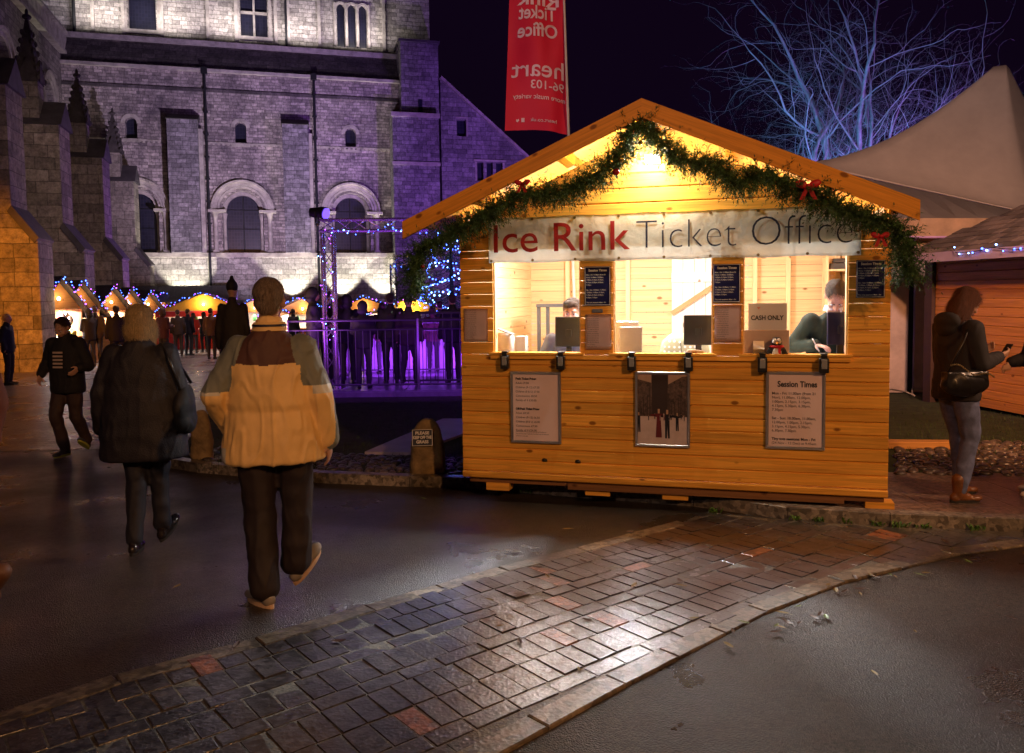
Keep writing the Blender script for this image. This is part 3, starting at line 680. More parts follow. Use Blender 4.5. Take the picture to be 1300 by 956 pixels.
# --- nave: clerestory wall running towards the camera
def cw(px0, px1, y0, y1): pass
ycl = [(-9.6, 1.9), (-2.7, 1.9), (-16.6, 1.9)]
T_ = lambda a, b, c: Vector((-8.5 - b, a, c))
bm = bmesh.new(); plate(bm, rect(-26, 0.9, 7.5, 14.8), [arch(y, w, 8.9, 11.85) for y, w in ycl], 0, 0.8, xf=T_); fixn(bm)
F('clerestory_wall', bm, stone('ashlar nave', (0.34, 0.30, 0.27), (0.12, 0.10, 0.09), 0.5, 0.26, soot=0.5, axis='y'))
for y, w in ycl:
    bm = bmesh.new(); bb(bm, -9.0, -8.95, y - w / 2, y + w / 2, 8.9, 12.9)
    p = F('window', bm, M('cream lit glazing', (0.34, 0.30, 0.24), 0.4, var=0.35, vs=4))  # glass coloured pale to stand for light reflecting in it
    bm = bmesh.new()
    for q in (-0.48, 0, 0.48): bb(bm, -8.94, -8.78, y + q - 0.05, y + q + 0.05, 8.9, 12.2)
    for z in (9.6, 10.4, 11.2): bb(bm, -8.94, -8.86, y - w / 2, y + w / 2, z, z + 0.05)
    F('window_frame', bm, trim, parent=p)
    bm = bmesh.new(); n = 18
    for i in range(n):
        a, b = PI * i / n, PI * (i + 1) / n
        for r0, r1, xo in ((w / 2, w / 2 + 0.2, -8.42), (w / 2 + 0.25, w / 2 + 0.42, -8.34)):
            q = [(r0, a), (r1, a), (r1, b), (r0, b)]
            A = [bm.verts.new((xo, y + math.cos(t) * r, 11.85 + math.sin(t) * r)) for r, t in q]; B = [bm.verts.new((-8.5, y + math.cos(t) * r, 11.85 + math.sin(t) * r)) for r, t in q]
            bm.faces.new(A); bm.faces.new((A[0], A[3], B[3], B[0])); bm.faces.new((A[1], B[1], B[2], A[2]))
    for s in (-1, 1): tube(bm, [(-8.4, y + s * (w / 2 + .1), 8.8), (-8.4, y + s * (w / 2 + .1), 11.85)], 0.1, 8)
    fixn(bm); F('window_surround', bm, trim, parent=p)
bm = bmesh.new(); bb(bm, -8.9, -8.15, -26, -0.14, 14.8, 14.95); bb(bm, -8.9, -8.25, -26, -0.14, 14.951, 15.1); bb(bm, -8.9, -8.35, -26, 0.8, 15.101, 16.0); bb(bm, -8.95, -8.2, -26, 0.8, 16.001, 16.15)
F('parapet', bm, trim)
bm = bmesh.new(); v = [bm.verts.new(c) for c in ((-6.8, -26, 7.5), (-6.8, 0, 7.5), (-8.5, 0, 9.4), (-8.5, -26, 9.4), (-8.5, 0, 7.5), (-8.5, -26, 7.5))]
for f in ((0, 1, 2, 3), (1, 4, 2), (0, 3, 5), (0, 5, 4, 1), (3, 2, 4, 5)): bm.faces.new([v[i] for i in f])
fixn(bm); F('aisle_roof', bm, lead)
bm = bmesh.new(); bb(bm, -7.6, -6.8, -26, 0, ZB, 7.5); F('aisle_wall', bm, st_b)
# --- the great buttresses with their pinnacles
for bi, y in enumerate((-22.4, -16.8, -9.8, -2.3)):
    th = 1.5; pr = [(-7.6, ZB), (-4.16, ZB), (-4.16, 3.5), (-4.8, 4.3), (-4.8, 7.8), (-7.6, 7.8)]
    bm = bmesh.new(); plate(bm, pr, [], y, y + th); fixn(bm)
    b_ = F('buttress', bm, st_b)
    bm = bmesh.new(); v = [bm.verts.new(c) for c in ((-4.10, y - 0.07, 3.45), (-4.10, y + th + .07, 3.45), (-4.78, y + th + .07, 4.38), (-4.78, y - .07, 4.38), (-4.24, y - .07, 3.3), (-4.24, y + th + .07, 3.3), (-4.9, y + th + .07, 4.2), (-4.9, y - .07, 4.2))]
    for f in ((0, 1, 2, 3), (4, 7, 6, 5), (0, 3, 7, 4), (1, 5, 6, 2), (0, 4, 5, 1), (3, 2, 6, 7)): bm.faces.new([v[i] for i in f])
    fixn(bm); F('coping', bm, lead, parent=b_)
    bm = bmesh.new()
    v = [bm.verts.new(c) for c in ((-4.7, y - .1, 7.8), (-4.7, y + th + .1, 7.8), (-4.7, y + th / 2, 8.75), (-7.6, y - .1, 7.8), (-7.6, y + th + .1, 7.8), (-7.6, y + th / 2, 8.75))]
    for f in ((0, 1, 2), (3, 5, 4), (0, 2, 5, 3), (1, 4, 5, 2), (0, 3, 4, 1)): bm.faces.new([v[i] for i in f])
    v = [bm.verts.new(c) for c in ((-6.3, y + .35, 8.2), (-6.3, y + 1.15, 8.2), (-8.5, y + 1.15, 10.9), (-8.5, y + .35, 10.9), (-6.9, y + .35, 7.8), (-6.9, y + 1.15, 7.8), (-8.5, y + 1.15, 9.6), (-8.5, y + .35, 9.6))]
    for f in ((0, 1, 2, 3), (4, 7, 6, 5), (0, 3, 7, 4), (1, 5, 6, 2), (0, 4, 5, 1)): bm.faces.new([v[i] for i in f])
    fixn(bm); F('gabled_coping', bm, lead, parent=b_)
    # pinnacle
    cx_, cy_ = -5.75, y + 0.45
    bm = bmesh.new(); bb(bm, cx_ - .33, cx_ + .33, cy_ - .33, cy_ + .33, 7.7, 9.45); F('pinnacle_shaft', bm, st_b, parent=b_)
    bm = bmesh.new(); zt = 11.7 if bi < 2 else 11.5
    loft(bm, [((cx_, cy_, 9.3), 0.5, 0.5, PI / 4), ((cx_, cy_, 9.6), 0.46, 0.46, PI / 4), ((cx_, cy_, 10.3), 0.33, 0.33, PI / 4), ((cx_, cy_, zt - .2), 0.07, 0.07, PI / 4)], seg=4)
    for s in (0, 1, 2, 3):
        d = Vector((math.cos(s * PI / 2), math.sin(s * PI / 2), 0)); u_ = Vector((-d.y, d.x, 0)); c = Vector((cx_, cy_, 0))
        v = [bm.verts.new(c + d * .42 + u_ * .36 + Vector((0, 0, 9.3))), bm.verts.new(c + d * .42 - u_ * .36 + Vector((0, 0, 9.3))), bm.verts.new(c + d * .36 + Vector((0, 0, 10.15))), bm.verts.new(c + Vector((0, 0, 9.9)))]
        for f in ((0, 1, 2), (0, 2, 3), (1, 3, 2), (0, 3, 1)): bm.faces.new([v[i] for i in f])
        d2 = Vector((math.cos(s * PI / 2 + PI / 4), math.sin(s * PI / 2 + PI / 4), 0))
        for k in range(6):
            t = k / 6; rr = 0.5 - 0.42 * t; ellip(bm, c + d2 * (rr + 0.03) + Vector((0, 0, 9.45 + t * (zt - 9.8))), (0.085, 0.085, 0.11), seg=6, rings=5)
    ellip(bm, (cx_, cy_, zt - .1), (0.16, 0.16, 0.1), seg=8, rings=6); ellip(bm, (cx_, cy_, zt + .05), (0.06, 0.06, 0.14), seg=8, rings=6)
    fixn(bm); F('pinnacle', bm, M('sooty carved stone', (0.06, 0.05, 0.045), 0.9, var=0.4, bump=0.5, bs=9), parent=b_)
# --- floodlights of the cathedral
WH = (1.0, 0.93, 0.78); PK = (1.0, 0.80, 0.92); PU = (0.42, 0.16, 1.0)
for px in (238, 370, 433, 486):
    x, _ = at(px, 340)
    spot('uplight', fw(x, -1.25, 0.75), fw(x, -0.62, 6), 1600, WH, 74, 0.35, 0.05)
for x in (-6.5, -3.2, 0.3, 3.8, 7.4):
    area('ledge light', fw(x, 0.15, 16.9), fw(x, 1.25, 19.5), 95, (1.0, 0.9, 0.88), 2.2, 0.15)
spot('wash light', fw(3, -15, 1.2), fw(0.5, 0, 9.8), 9500, (0.80, 0.62, 1.0), 70, 0.9, 0.3)
spot('wash light', fw(16, -13, 1.6), fw(13, 0, 9), 6500, (0.42, 0.17, 1.0), 78, 0.9, 0.3)
spot('wash light', fw(2.5, -2.5, 1.4), fw(-4.16, -13, 5), 2600, (0.42, 0.15, 1.0), 90, 0.8, 0.3)
spot('wash light', fw(4, -33, 7.5), fw(-6, -10, 5), 2600, (1.0, 0.72, 0.55), 40, 0.9, 0.3)
spot('sodium lamp', fw(-5.5, -30.5, 3.6), fw(-6.0, -22.4, 0.6), 3300, (1.0, 0.30, 0.012), 66, 0.7, 0.15)
spot('clerestory light', fw(-6.9, -6.5, 8.9), fw(-8.8, -9.6, 12.5), 160, (1.0, 0.85, 0.6), 110, 0.7, 0.1)
spot('clerestory light', fw(-6.9, -1.2, 8.9), fw(-8.8, -2.7, 12.5), 160, (1.0, 0.85, 0.6), 110, 0.7, 0.1)
# ================================================================= ticket hut
HA = R(-15.1); HU = Vector((math.cos(HA), math.sin(HA), 0)); HN = Vector((-math.sin(HA), math.cos(HA), 0))
HO = Vector((2.76, 5.8, 0)) - HU * 3.30
HW, HD = 3.30, 2.35
def hx(px, py, y=0.0):
    p = PLN(px, py, HO + HN * y, HN); return (p - HO).dot(HU), p.z  # unseen spot added to brighten the flag cloth
def hw(x, y, z): return HO + HU * x + HN * y + Vector((0, 0, z))  # unseen spot added to brighten the marquee canvas
hut = empty('ticket_hut', (HO.x, HO.y, gz(HO.y) + KH), HA); HZ = hut.location.z  # unseen fill spot added to brighten the chalet wall
tag(hut, 'orange pine board ticket hut with a gabled roof and three lit serving openings', 'hut')  # unseen fill spot added to light the phone reader from the front
def Hh(name, bm, mat, parent=hut, **k):
    o = link(name, bm, mat, parent, **k)
    if parent is hut: o.location.z = -HZ
    return o
pine = wood('orange pine', (0.78, 0.39, 0.06), 'x', 0.6, island=.15)
pine_y = wood('orange pine y', (0.76, 0.34, 0.03), 'y', 0.42)
pale = wood('pale pine', (0.74, 0.52, 0.27), 'x', 0.55, island=0.08, grain=0.6)
pale_z = wood('pale pine upright', (0.76, 0.55, 0.30), 'z', 0.55, island=0.08, grain=0.6)
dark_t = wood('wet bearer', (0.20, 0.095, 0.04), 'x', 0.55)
def board(bm, x0, x1, z0, z1, y=0.0, th=0.02, ch=0.0075, cut=None):
    """one weatherboard with a chamfer above and below; cut(z) gives its ends"""
    prof = [(y + th, z0), (y + ch, z0), (y, z0 + ch), (y, z1 - ch * 1.3), (y + ch * 1.5, z1 - 0.001), (y + th, z1 - 0.001)]
    A, B = [], []
    for yy, zz in prof:
        a, b = (x0, x1) if cut is None else cut(zz)
        if b - a < 0.01: b = a + 0.01
        A.append(bm.verts.new((a, yy, zz))); B.append(bm.verts.new((b, yy, zz)))
    n = len(prof)
    for i in range(n): bm.faces.new((A[i], A[(i + 1) % n], B[(i + 1) % n], B[i]))
    bm.faces.new(A[::-1]); bm.faces.new(B)
BP = 0.0995; ZC = 0.135; SILL = 1.175; WTOP = 2.03
w1 = (hx(626, 400)[0], hx(737, 400)[0]); w2 = (hx(778, 400)[0], hx(905, 400)[0]); w3 = (hx(943, 400)[0], hx(1077, 400)[0])
bm = bmesh.new()
board(bm, 0.0, HW, ZC, ZC + 0.055, -0.012, 0.03)
z = ZC + 0.058
while z < SILL - 0.02:
    z1 = min(z + BP, SILL); j = random.uniform(-0.0015, 0.0015)
    board(bm, 0, HW, z, z1, j); z = z1
Hh('front_cladding', bm, pine)
for x0, x1 in ((0, w1[0]), (w1[1], w2[0]), (w2[1], w3[0]), (w3[1], HW)):
    z = SILL; bm = bmesh.new()
    while z < WTOP - 0.01:
        z1 = min(z + BP, WTOP); board(bm, x0, x1, z + 0.001, z1, random.uniform(-0.0015, 0.0015)); z = z1
    Hh('front_cladding', bm, pine)
XA, HWD, ZT, ZAP = 1.553, 1.818, 2.262, 3.055; SLP = (ZAP - ZT) / HWD
def roofz(x): return ZAP - SLP * abs(x - XA)
bm = bmesh.new(); z = WTOP; gp = 0.114
while z < ZAP - 0.2:
    z1 = z + gp
    def cut(zz):
        k = (ZAP - 0.14 - zz) / SLP; return max(0.0, XA - k), min(HW, XA + k)
    board(bm, 0, HW, z + 0.001, z1 + 0.001, -0.012 + random.uniform(-0.001, 0.001), 0.03, 0.008, cut); z = z1
Hh('gable_boards', bm, pine)
# pillar side returns, sill and window jambs
for a, b in (w1, w2, w3):
    for x0 in (a, b - .012): bm = bmesh.new(); bb(bm, x0, x0 + 0.012, 0.021, 0.09, SILL, WTOP); Hh('window_jamb', bm, pale_z)
bm = bmesh.new()
for a, b in (w1, w2, w3): bb(bm, a - 0.03, b + 0.03, -0.035, 0.09, SILL - 0.0, SILL + 0.018)
bb(bm, w1[0] - .02, w3[1] + .02, -0.024, -0.002, SILL - 0.035, SILL - 0.003)
Hh('sill', bm, pine)
# side walls, back wall, floor
for x0, x1 in ((0.0, 0.02), (HW - 0.02, HW)):
    bm = bmesh.new(); z = ZC
    while z < 2.28:
        bb(bm, x0 + 0.0005, x1, 0.022, HD, z + .003, z + BP); z += BP
    Hh('side_cladding', bm, pine_y)
bm = bmesh.new(); z = ZC
while z < 2.5: bb(bm, 0, HW, HD, HD + 0.02, z + .0015, z + 0.118); z += 0.12
Hh('back_wall', bm, pale)
for s in (0, 1):
    z = ZC; bm = bmesh.new()
    while z < 2.28:
        bb(bm, 0.021 if s == 0 else HW - 0.036, 0.036 if s == 0 else HW - 0.021, 0.1, HD - 0.002, z + .003, z + BP); z += BP
    Hh('inner_lining', bm, wood('pale pine side', (0.74, 0.52, 0.27), 'y', 0.55, island=0.08, grain=0.6))
bm = bmesh.new(); bb(bm, 0, HW, 0.03, HD, ZC, ZC + 0.05); Hh('floor', bm, pale)
def bx_(px): return hx(px, 390, HD)[0]
for px in (642, 660, 672, 722, 798, 958, 1000, 1062):
    x = bx_(px); bm = bmesh.new(); bb(bm, x - 0.022, x + 0.022, HD - 0.06, HD - 0.001, ZC + .05, 2.5); Hh('wall_stud', bm, pale_z)
# door in the back wall with its ledges and brace
dx0, dx1 = bx_(853), bx_(930)
door = None
bm = bmesh.new(); x = dx0
while x < dx1 - 0.02:
    bb(bm, x + .002, min(x + 0.115, dx1), HD - 0.03, HD - 0.002, ZC + .05, 2.2); x += 0.117
lit_door_m = wood('lit white door', (0.80, 0.76, 0.68), 'z', 0.5, island=0.05, grain=0.25)  # door wood whitened in its colour for the strong lamp light on it
door = Hh('door', bm, lit_door_m)
bm = bmesh.new()
zb = hx(880, 352, HD)[1]
bb(bm, dx0, dx1, HD - 0.055, HD - 0.031, zb - 0.05, zb + 0.05)
o = link('door_brace', bm, lit_door_m, door)
bm = bmesh.new()
x0_, z0_ = hx(853, 398, HD); x1_, z1_ = hx(908, 362, HD); L_ = math.hypot(x1_ - x0_, z1_ - z0_)
box(bm, ((x0_ + x1_) / 2, HD - 0.05, (z0_ + z1_) / 2), (L_, 0.02, 0.05), m=Matrix.Rotation(-math.atan2(z1_ - z0_, x1_ - x0_), 4, 'Y'))
link('door_brace', bm, M('reddish timber', (0.55, 0.25, 0.10), 0.5), door)
# counter, shelf unit
bm = bmesh.new(); bb(bm, 0.04, HW - 0.04, 0.095, 0.62, SILL - 0.07, SILL - 0.035); Hh('counter', bm, M('white worktop', (0.75, 0.73, 0.70), 0.35))
xs0, xs1 = hx(1050, 350, HD - .3)[0], hx(1083, 350, HD - .3)[0]
zs_ = hx(1060, 342, HD - .3)[1]
bm = bmesh.new()
for z in (zs_, zs_ - 0.42, zs_ - 0.8): bb(bm, xs0, HW - 0.04, HD - 0.42, HD - 0.065, z - 0.018, z)
bb(bm, xs0 - 0.02, xs0, HD - 0.42, HD - 0.065, ZC + .05, zs_ + 0.12); Hh('shelf', bm, pale_z)
# roof
def slab(bm, s, x_in, x_out, y0, y1, up, th):
    """a sloping slab along one roof side; up = height of its top above the roof line"""
    xi, xo = XA + s * x_in, XA + s * x_out
    v = []
    for x in (xi, xo):
        for y in (y0, y1):
            for dz in (up, up - th): v.append(bm.verts.new((x, y, roofz(x) + dz)))
    for f in ((0, 1, 3, 2), (4, 6, 7, 5), (0, 4, 5, 1), (2, 3, 7, 6), (0, 2, 6, 4), (1, 5, 7, 3)): bm.faces.new([v[i] for i in f])
for s, hwid in ((-1, 1.831), (1, 1.80)):
    bm = bmesh.new(); slab(bm, s, 0.0, hwid + 0.01, -0.447, HD + 0.25, 0.0, 0.028); fixn(bm)
    Hh('roof_boards', bm, pine_y)
    bm = bmesh.new(); slab(bm, s, 0.0, hwid + 0.02, -0.45, HD + 0.27, 0.012, 0.010); fixn(bm); Hh('roof_felt', bm, M('roof felt', (0.03, 0.03, 0.032), 0.85, bump=0.5, bs=80))
    bm = bmesh.new(); slab(bm, s, 0.0, hwid + 0.03, -0.478, -0.452, 0.006, 0.135); fixn(bm)
    b_ = Hh('bargeboard', bm, wood('bargeboard pine %d' % s, (0.70, 0.30, 0.035), 'x', .42, rot=s * -math.atan(SLP), grain=.8))
    for k, xx in enumerate((0.58, 1.25)):
        bm = bmesh.new(); slab(bm, s, xx, xx + 0.055, -0.45, HD, -0.03, 0.085); fixn(bm); Hh('purlin', bm, pine_y)
bm = bmesh.new(); bb(bm, XA - 0.03, XA + 0.03, -0.45, HD, ZAP - 0.17, ZAP - 0.05); Hh('ridge_beam', bm, pine_y)
# bearers and pallet blocks under the hut
bm = bmesh.new(); gb = HZ + 0.005
for px in (631, 758, 857, 1118):
    x = hx(px, 620)[0]; bb(bm, x - 0.1, x + 0.1, 0.02, 0.16, gb, ZC - 0.045)
for y in (0.9, 2.1):
    for x in (0.3, 1.6, 3.0): bb(bm, x - .08, x + .08, y, y + .12, gb, ZC - 0.045)
Hh('pallet_block', bm, pine)
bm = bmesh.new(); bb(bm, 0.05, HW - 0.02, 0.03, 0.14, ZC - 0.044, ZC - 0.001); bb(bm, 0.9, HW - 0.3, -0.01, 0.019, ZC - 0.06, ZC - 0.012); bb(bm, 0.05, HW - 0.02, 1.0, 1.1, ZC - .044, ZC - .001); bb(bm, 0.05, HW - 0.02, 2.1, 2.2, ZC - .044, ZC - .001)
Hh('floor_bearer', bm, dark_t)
# lamp at the top of the gable, strip lamps inside
lx, lz_ = hx(829, 203)
bm = bmesh.new(); bb(bm, lx - .06, lx + .06, -0.05, -0.013, lz_ - .035, lz_ + .035); lampb = Hh('gable_lamp', bm, M('white plastic', (0.8, 0.8, 0.78), 0.4))
bm = bmesh.new(); ellip(bm, (lx, -0.055, lz_), (0.05, 0.025, 0.028), seg=16, rings=8); link('lamp_lens', bm, glow('lamp lens', (1.0, 0.92, 0.75), 30), lampb, smooth=True)
point('gable lamp light', hw(lx, -0.22, lz_ - 0.02), 44, (1.0, 0.88, 0.68), 0.05)
for x in (0.55, 1.22, 2.5):
    bm = bmesh.new(); bb(bm, x - .28, x + .28, 0.80, 0.86, 2.18, 2.22); Hh('strip_lamp', bm, glow('strip lamp', (1.0, 0.98, 0.94), 6))
    area('strip lamp light', hw(x, 0.83, 2.165), hw(x, 0.83, 0), 22 if x > 1 else 18, (1.0, 0.95, 0.87), 0.6, 0.08)
    if x == 1.22: spot('paving glare light', hw(1.05, 0.5, 2.04), hw(1.5, -2.7, 0), 1700, (0.90, 0.95, 1.0), 54, 1.0, .06)  # added spot without a fixture, throws the wet glare onto the paving
    point('strip lamp light', hw(x, 0.62, 2.06), {.55: 16, 1.22: 110, 2.5: 30}[x], (0.97, 0.97, 1.0), 0.06)
# ---------------------------------------------------------------- things fixed to or standing on the hut
def on_hut(name, bm, mat, x, y, z, parent=None, **k):
    o = link(name, bm, mat, parent, **k)
    if parent is None: o.location = hw(x, y, z); o.rotation_euler = (0, 0, HA)
    return o
def hempty(name, x, y, z): return empty(name, hw(x, y, z), HA)
def text_fit(bm, s, x0, x1, z, cap, weight=0.0, y=0.0, mi=0, mirror=False):
    b2 = bmesh.new(); text_bm(b2, s, 1.0, 0, 0, weight=weight)
    mx = max(v.co.x for v in b2.verts); mn = min(v.co.x for v in b2.verts)
    cy = {True: 0.0}; b3 = bmesh.new(); text_bm(b3, 'H', 1.0, 0, 0); ch = max(v.co.z for v in b3.verts); b3.free(); b2.free()
    n0 = len(bm.verts); text_bm(bm, s, 1.0, 0, 0, y=y, weight=weight, mi=mi)
    bm.verts.ensure_lookup_table()
    for v in bm.verts[n0:]:
        u = (v.co.x - mn) / (mx - mn)
        if mirror: u = 1 - u
        v.co.x = x0 + (x1 - x0) * u; v.co.z = z + v.co.z / ch * cap
def text_block(bm, lines, x0, ztop, lh, cap, wmax, mi=0, y=0.0):
    """left-aligned lines, (text, weight)"""
    for i, l in enumerate(lines):
        if not l: continue
        s, wt = l if isinstance(l, tuple) else (l, 0.0)
        n0 = len(bm.verts); text_bm(bm, s, cap / 0.70, x0, ztop - lh * i - cap, y=y, weight=wt * cap, mi=mi)
        bm.verts.ensure_lookup_table(); w = max(v.co.x for v in bm.verts[n0:]) - x0
        if w > wmax:
            for v in bm.verts[n0:]: v.co.x = x0 + (v.co.x - x0) * wmax / w
# banner
xb0, xb1 = hx(621, 300, -0.03)[0], hx(1093, 300, -0.03)[0]; zb0, zb1 = 1.925, 2.288; BWD = xb1 - xb0
def wrk(x, z):
    t = (z - zb0) / (zb1 - zb0)
    return -0.005 * noise.noise(Vector((x * 7 + z * 9, z * 3, 1))) - 0.007 * noise.noise(Vector((x * 2.2 - z * 4, z * 2, 5))) - 0.004 * math.sin(x * 46) * max(0, t - .72) * 3
ban = hempty('banner', xb0, -0.045, zb0); tag(ban, 'long white cloth banner reading Ice Rink Ticket Office above the serving openings', 'banner')
bm = bmesh.new(); nx, nz = 150, 14; gr = []
for i in range(nx + 1):
    for_ = []
    for j in range(nz + 1):
        x, z = BWD * i / nx, (zb1 - zb0) * j / nz
        sag = 0.004 * math.sin(x * 11) * (1 if j in (0, nz) else 0)
        for_.append(bm.verts.new((x, wrk(x + xb0, z + zb0), z + sag)))
    gr.append(for_)
for i in range(nx):
    for j in range(nz): bm.faces.new((gr[i][j], gr[i + 1][j], gr[i + 1][j + 1], gr[i][j + 1]))
ex = bmesh.ops.solidify(bm, geom=bm.faces[:], thickness=0.002)
cloth_w = M('banner vinyl', (0.86, 0.90, 0.88), 0.38, var=0.05, vs=3, bump=0.5, bs=9)
link('cloth', bm, cloth_w, ban, smooth=True)
def letters(s, pxa, pxb, pz, cap, wt, mat, nm):
    bm = bmesh.new(); a, b = hx(pxa, 300, -0.05)[0] - xb0, hx(pxb, 300, -0.05)[0] - xb0
    text_fit(bm, s, a, b, pz, cap, wt)
    bmesh.ops.subdivide_edges(bm, edges=[e for e in bm.edges if e.calc_length() > 0.04], cuts=3)
    for v in bm.verts: v.co.y = wrk(v.co.x + xb0, v.co.z + zb0) - 0.009
    return link(nm, bm, mat, ban)
zt = 0.085
letters('Ice Rink', 627, 800, zt, 0.222, 0.002, M('dark red print', (0.30, 0.008, 0.006), 0.5, var=0.05), 'lettering')
letters('Ticket Office', 808, 1082, zt, 0.222, -0.024, M('navy print', (0.012, 0.018, 0.05), 0.5, var=0.05), 'lettering')
bm = bmesh.new()
for i in range(9):
    for z in (0.018, zb1 - zb0 - 0.018):
        x = 0.02 + (BWD - .04) * i / 8; tube(bm, [(x, wrk(x + xb0, z + zb0) - 0.002, z), (x, wrk(x + xb0, z + zb0) - .006, z)], 0.011, 10)
link('eyelets', bm, M('brass', (0.55, 0.42, 0.2), 0.3, metal=1), ban)
# notices
alu = M('brushed aluminium', (0.55, 0.54, 0.56), 0.32, metal=0.9, var=0.1)
paper = M('white paper', (0.72, 0.70, 0.68), 0.5, var=0.04); ink = M('black print', (0.03, 0.03, 0.035), 0.6); ink2 = M('grey print', (0.12, 0.11, 0.11), 0.6)
navy = M('navy card', (0.016, 0.020, 0.14), 0.4, var=0.1); wink = M('white print', (0.62, 0.62, 0.66), 0.5)
perspex = M('poster paper', (0.82, 0.66, 0.68), 0.3, var=0.05, coat=0.6)
def prect(pa, pb, pc, pd, y=-0.03):
    """local rectangle from px left, right, top, bottom"""
    xm = (pa + pb) / 2; ym = (pc + pd) / 2
    return hx(pa, ym, y)[0], hx(pb, ym, y)[0], hx(xm, pd, y)[1], hx(xm, pc, y)[1]
def poster_frame(px, label, fill):
    x0, x1, z0, z1 = prect(*px, -0.025); W_, H_ = x1 - x0, z1 - z0
    e = hempty('framed_poster', x0, -0.005, z0); tag(e, label, 'poster', 'framed posters under the counter')
    bm = bmesh.new(); f = 0.022
    for a in ((0, W_, 0, f), (0, W_, H_ - f, H_), (0, f, f, H_ - f), (W_ - f, W_, f, H_ - f)):
        v = []; bb(bm, a[0], a[1], -0.022, 0.0, a[2], a[3])
    bevel(bm, 0.004); link('frame', bm, alu, e)
    bm = bmesh.new(); bb(bm, f * .6, W_ - f * .6, -0.012, -0.004, f * .6, H_ - f * .6); link('sheet', bm, perspex, e)
    fill(e, W_, H_); return e
def fill_prices(e, W_, H_):
    bm = bmesh.new()
    L1 = [('Peak Ticket Prices', .09), 'Adult £9.50', 'Children (9-12) £7.50', 'Children (8 & U) £7.00', 'Concessions £8.50', 'Family of 4 £30.00', '', ('Off-Peak Ticket Prices', .09), 'Adult £8.50', 'Children (9-12) £6.50', 'Children (8 & U) £6.00', 'Concessions £7.50', 'Family of 4 £26.00']
    text_block(bm, L1, 0.045, H_ - 0.05, 0.0355, 0.0165, 0.2, y=-0.014)
    text_block(bm, ['Peak times are all sessions on Saturday and Sunday and', 'from 20 December. Under 8s must skate with an adult and', 'skate hire is included.'], 0.045, 0.098, 0.018, 0.008, W_ - 0.09, y=-0.014)
    link('lettering', bm, ink, e)
def fill_times(e, W_, H_):
    bm = bmesh.new()
    text_fit(bm, 'Session Times', W_ * 0.2, W_ * 0.86, H_ - 0.115, 0.042, 0.03, y=-0.014)
    L1 = [('Mon - Fri: 11.00am (from 21', 0.02), 'Nov), 11.00am, 12.00pm,', '1.00pm, 2.15pm, 3.15pm,', '4.15pm, 5.30pm, 6.30pm,', '7.30pm', '', ('Sat - Sun: 10.00am, 11.00am,', 0.02), '12.00pm, 1.00pm, 2.15pm,', '3.15pm, 4.15pm, 5.30pm,', '6.30pm, 7.30pm', '', ('Tiny tots sessions: Mon - Fri', 0.05), '(24 Nov - 12 Dec) at 9.45am']
    text_block(bm, L1, 0.045, H_ - 0.155, 0.0315, 0.019, W_ - 0.085, y=-0.014)
    link('lettering', bm, ink, e)
def fill_photo(e, W_, H_):
    bm = bmesh.new(); mats = [M('photo sky', (0.50, 0.36, 0.30), 0.3), M('photo stone', (0.09, 0.06, 0.05), 0.4, var=0.8, vs=45), M('photo ice', (0.55, 0.45, 0.45), 0.3, var=0.1, vs=12), M('photo dark', (0.01, 0.01, 0.015), 0.4), M('photo maroon', (0.12, 0.012, 0.02), 0.4), M('photo skin', (0.5, 0.3, 0.2), 0.4), M('photo shade', (0.035, 0.022, 0.02), 0.4)]
    f = 0.022; a, b, c, d = f, W_ - f, f, H_ - f; w, h = b - a, d - c
    def P(pts, mi, lay): bm.faces.new([bm.verts.new((a + u * w, -0.0125 - lay * 0.0006, c + v * h)) for u, v in pts]).material_index = mi
    P([(0, .36), (1, .36), (1, 1), (0, 1)], 0, 0); P([(0, 0), (1, 0), (1, .40), (0, .40)], 2, 1)
    P([(0, .40), (1, .40), (1, .98), (.9, .97), (.62, .86), (.62, 1), (.28, 1), (.28, .88), (.0, .93)], 1, 2)
    P([(.29, .42), (.61, .42), (.61, .99), (.29, .99)], 6, 3)
    for k in range(26):
        u = k / 26 + random.uniform(-.01, .01); zz = .40 + random.uniform(.08, .42); P([(u, .42), (u + .016, .42), (u + .016, zz), (u, zz)], 6, 4)
    def fig(u, v, s, mi, skirt=False, arms=True):
        ww = .05 * s
        if skirt: P([(u - ww * 1.1, v), (u + ww * 1.1, v), (u + ww * .6, v + .3 * s), (u - ww * .6, v + .3 * s)], mi, 6)
        else: P([(u - ww * .7, v), (u - ww * .1, v), (u, v + .16 * s), (u + ww * .3, v), (u + ww * .9, v), (u + ww * .8, v + .3 * s), (u - ww * .8, v + .3 * s)], mi, 6)
        P([(u - ww * .35, v + .30 * s), (u + ww * .35, v + .30 * s), (u + ww * .35, v + .355 * s), (u - ww * .35, v + .355 * s)], 5, 7)
        if arms: P([(u - ww * 3, v + .27 * s), (u, v + .25 * s), (u + ww * 3, v + .27 * s), (u + ww * 3, v + .285 * s), (u, v + .3 * s), (u - ww * 3, v + .285 * s)], mi, 5)
    fig(.43, .10, 1.15, 4, True); fig(.60, .09, 1.15, 3); fig(.80, .20, .72, 3, arms=True); fig(.02, .17, .8, 3, arms=False)
    for k in range(13): fig(random.uniform(.04, .96), random.uniform(.34, .38), .22, random.choice([3, 3, 4, 2]), arms=False)
    link('photograph', bm, mats, e)
poster_frame((648, 712, 472, 563), 'silver framed price list hanging under the opening nearest the stone marker', fill_prices)
poster_frame((806, 876, 472, 568), 'silver framed photograph of two skaters on ice, hung under the middle opening', fill_photo)
poster_frame((972, 1048, 472, 571), 'silver framed Session Times notice under the opening with the penguin toy', fill_times)
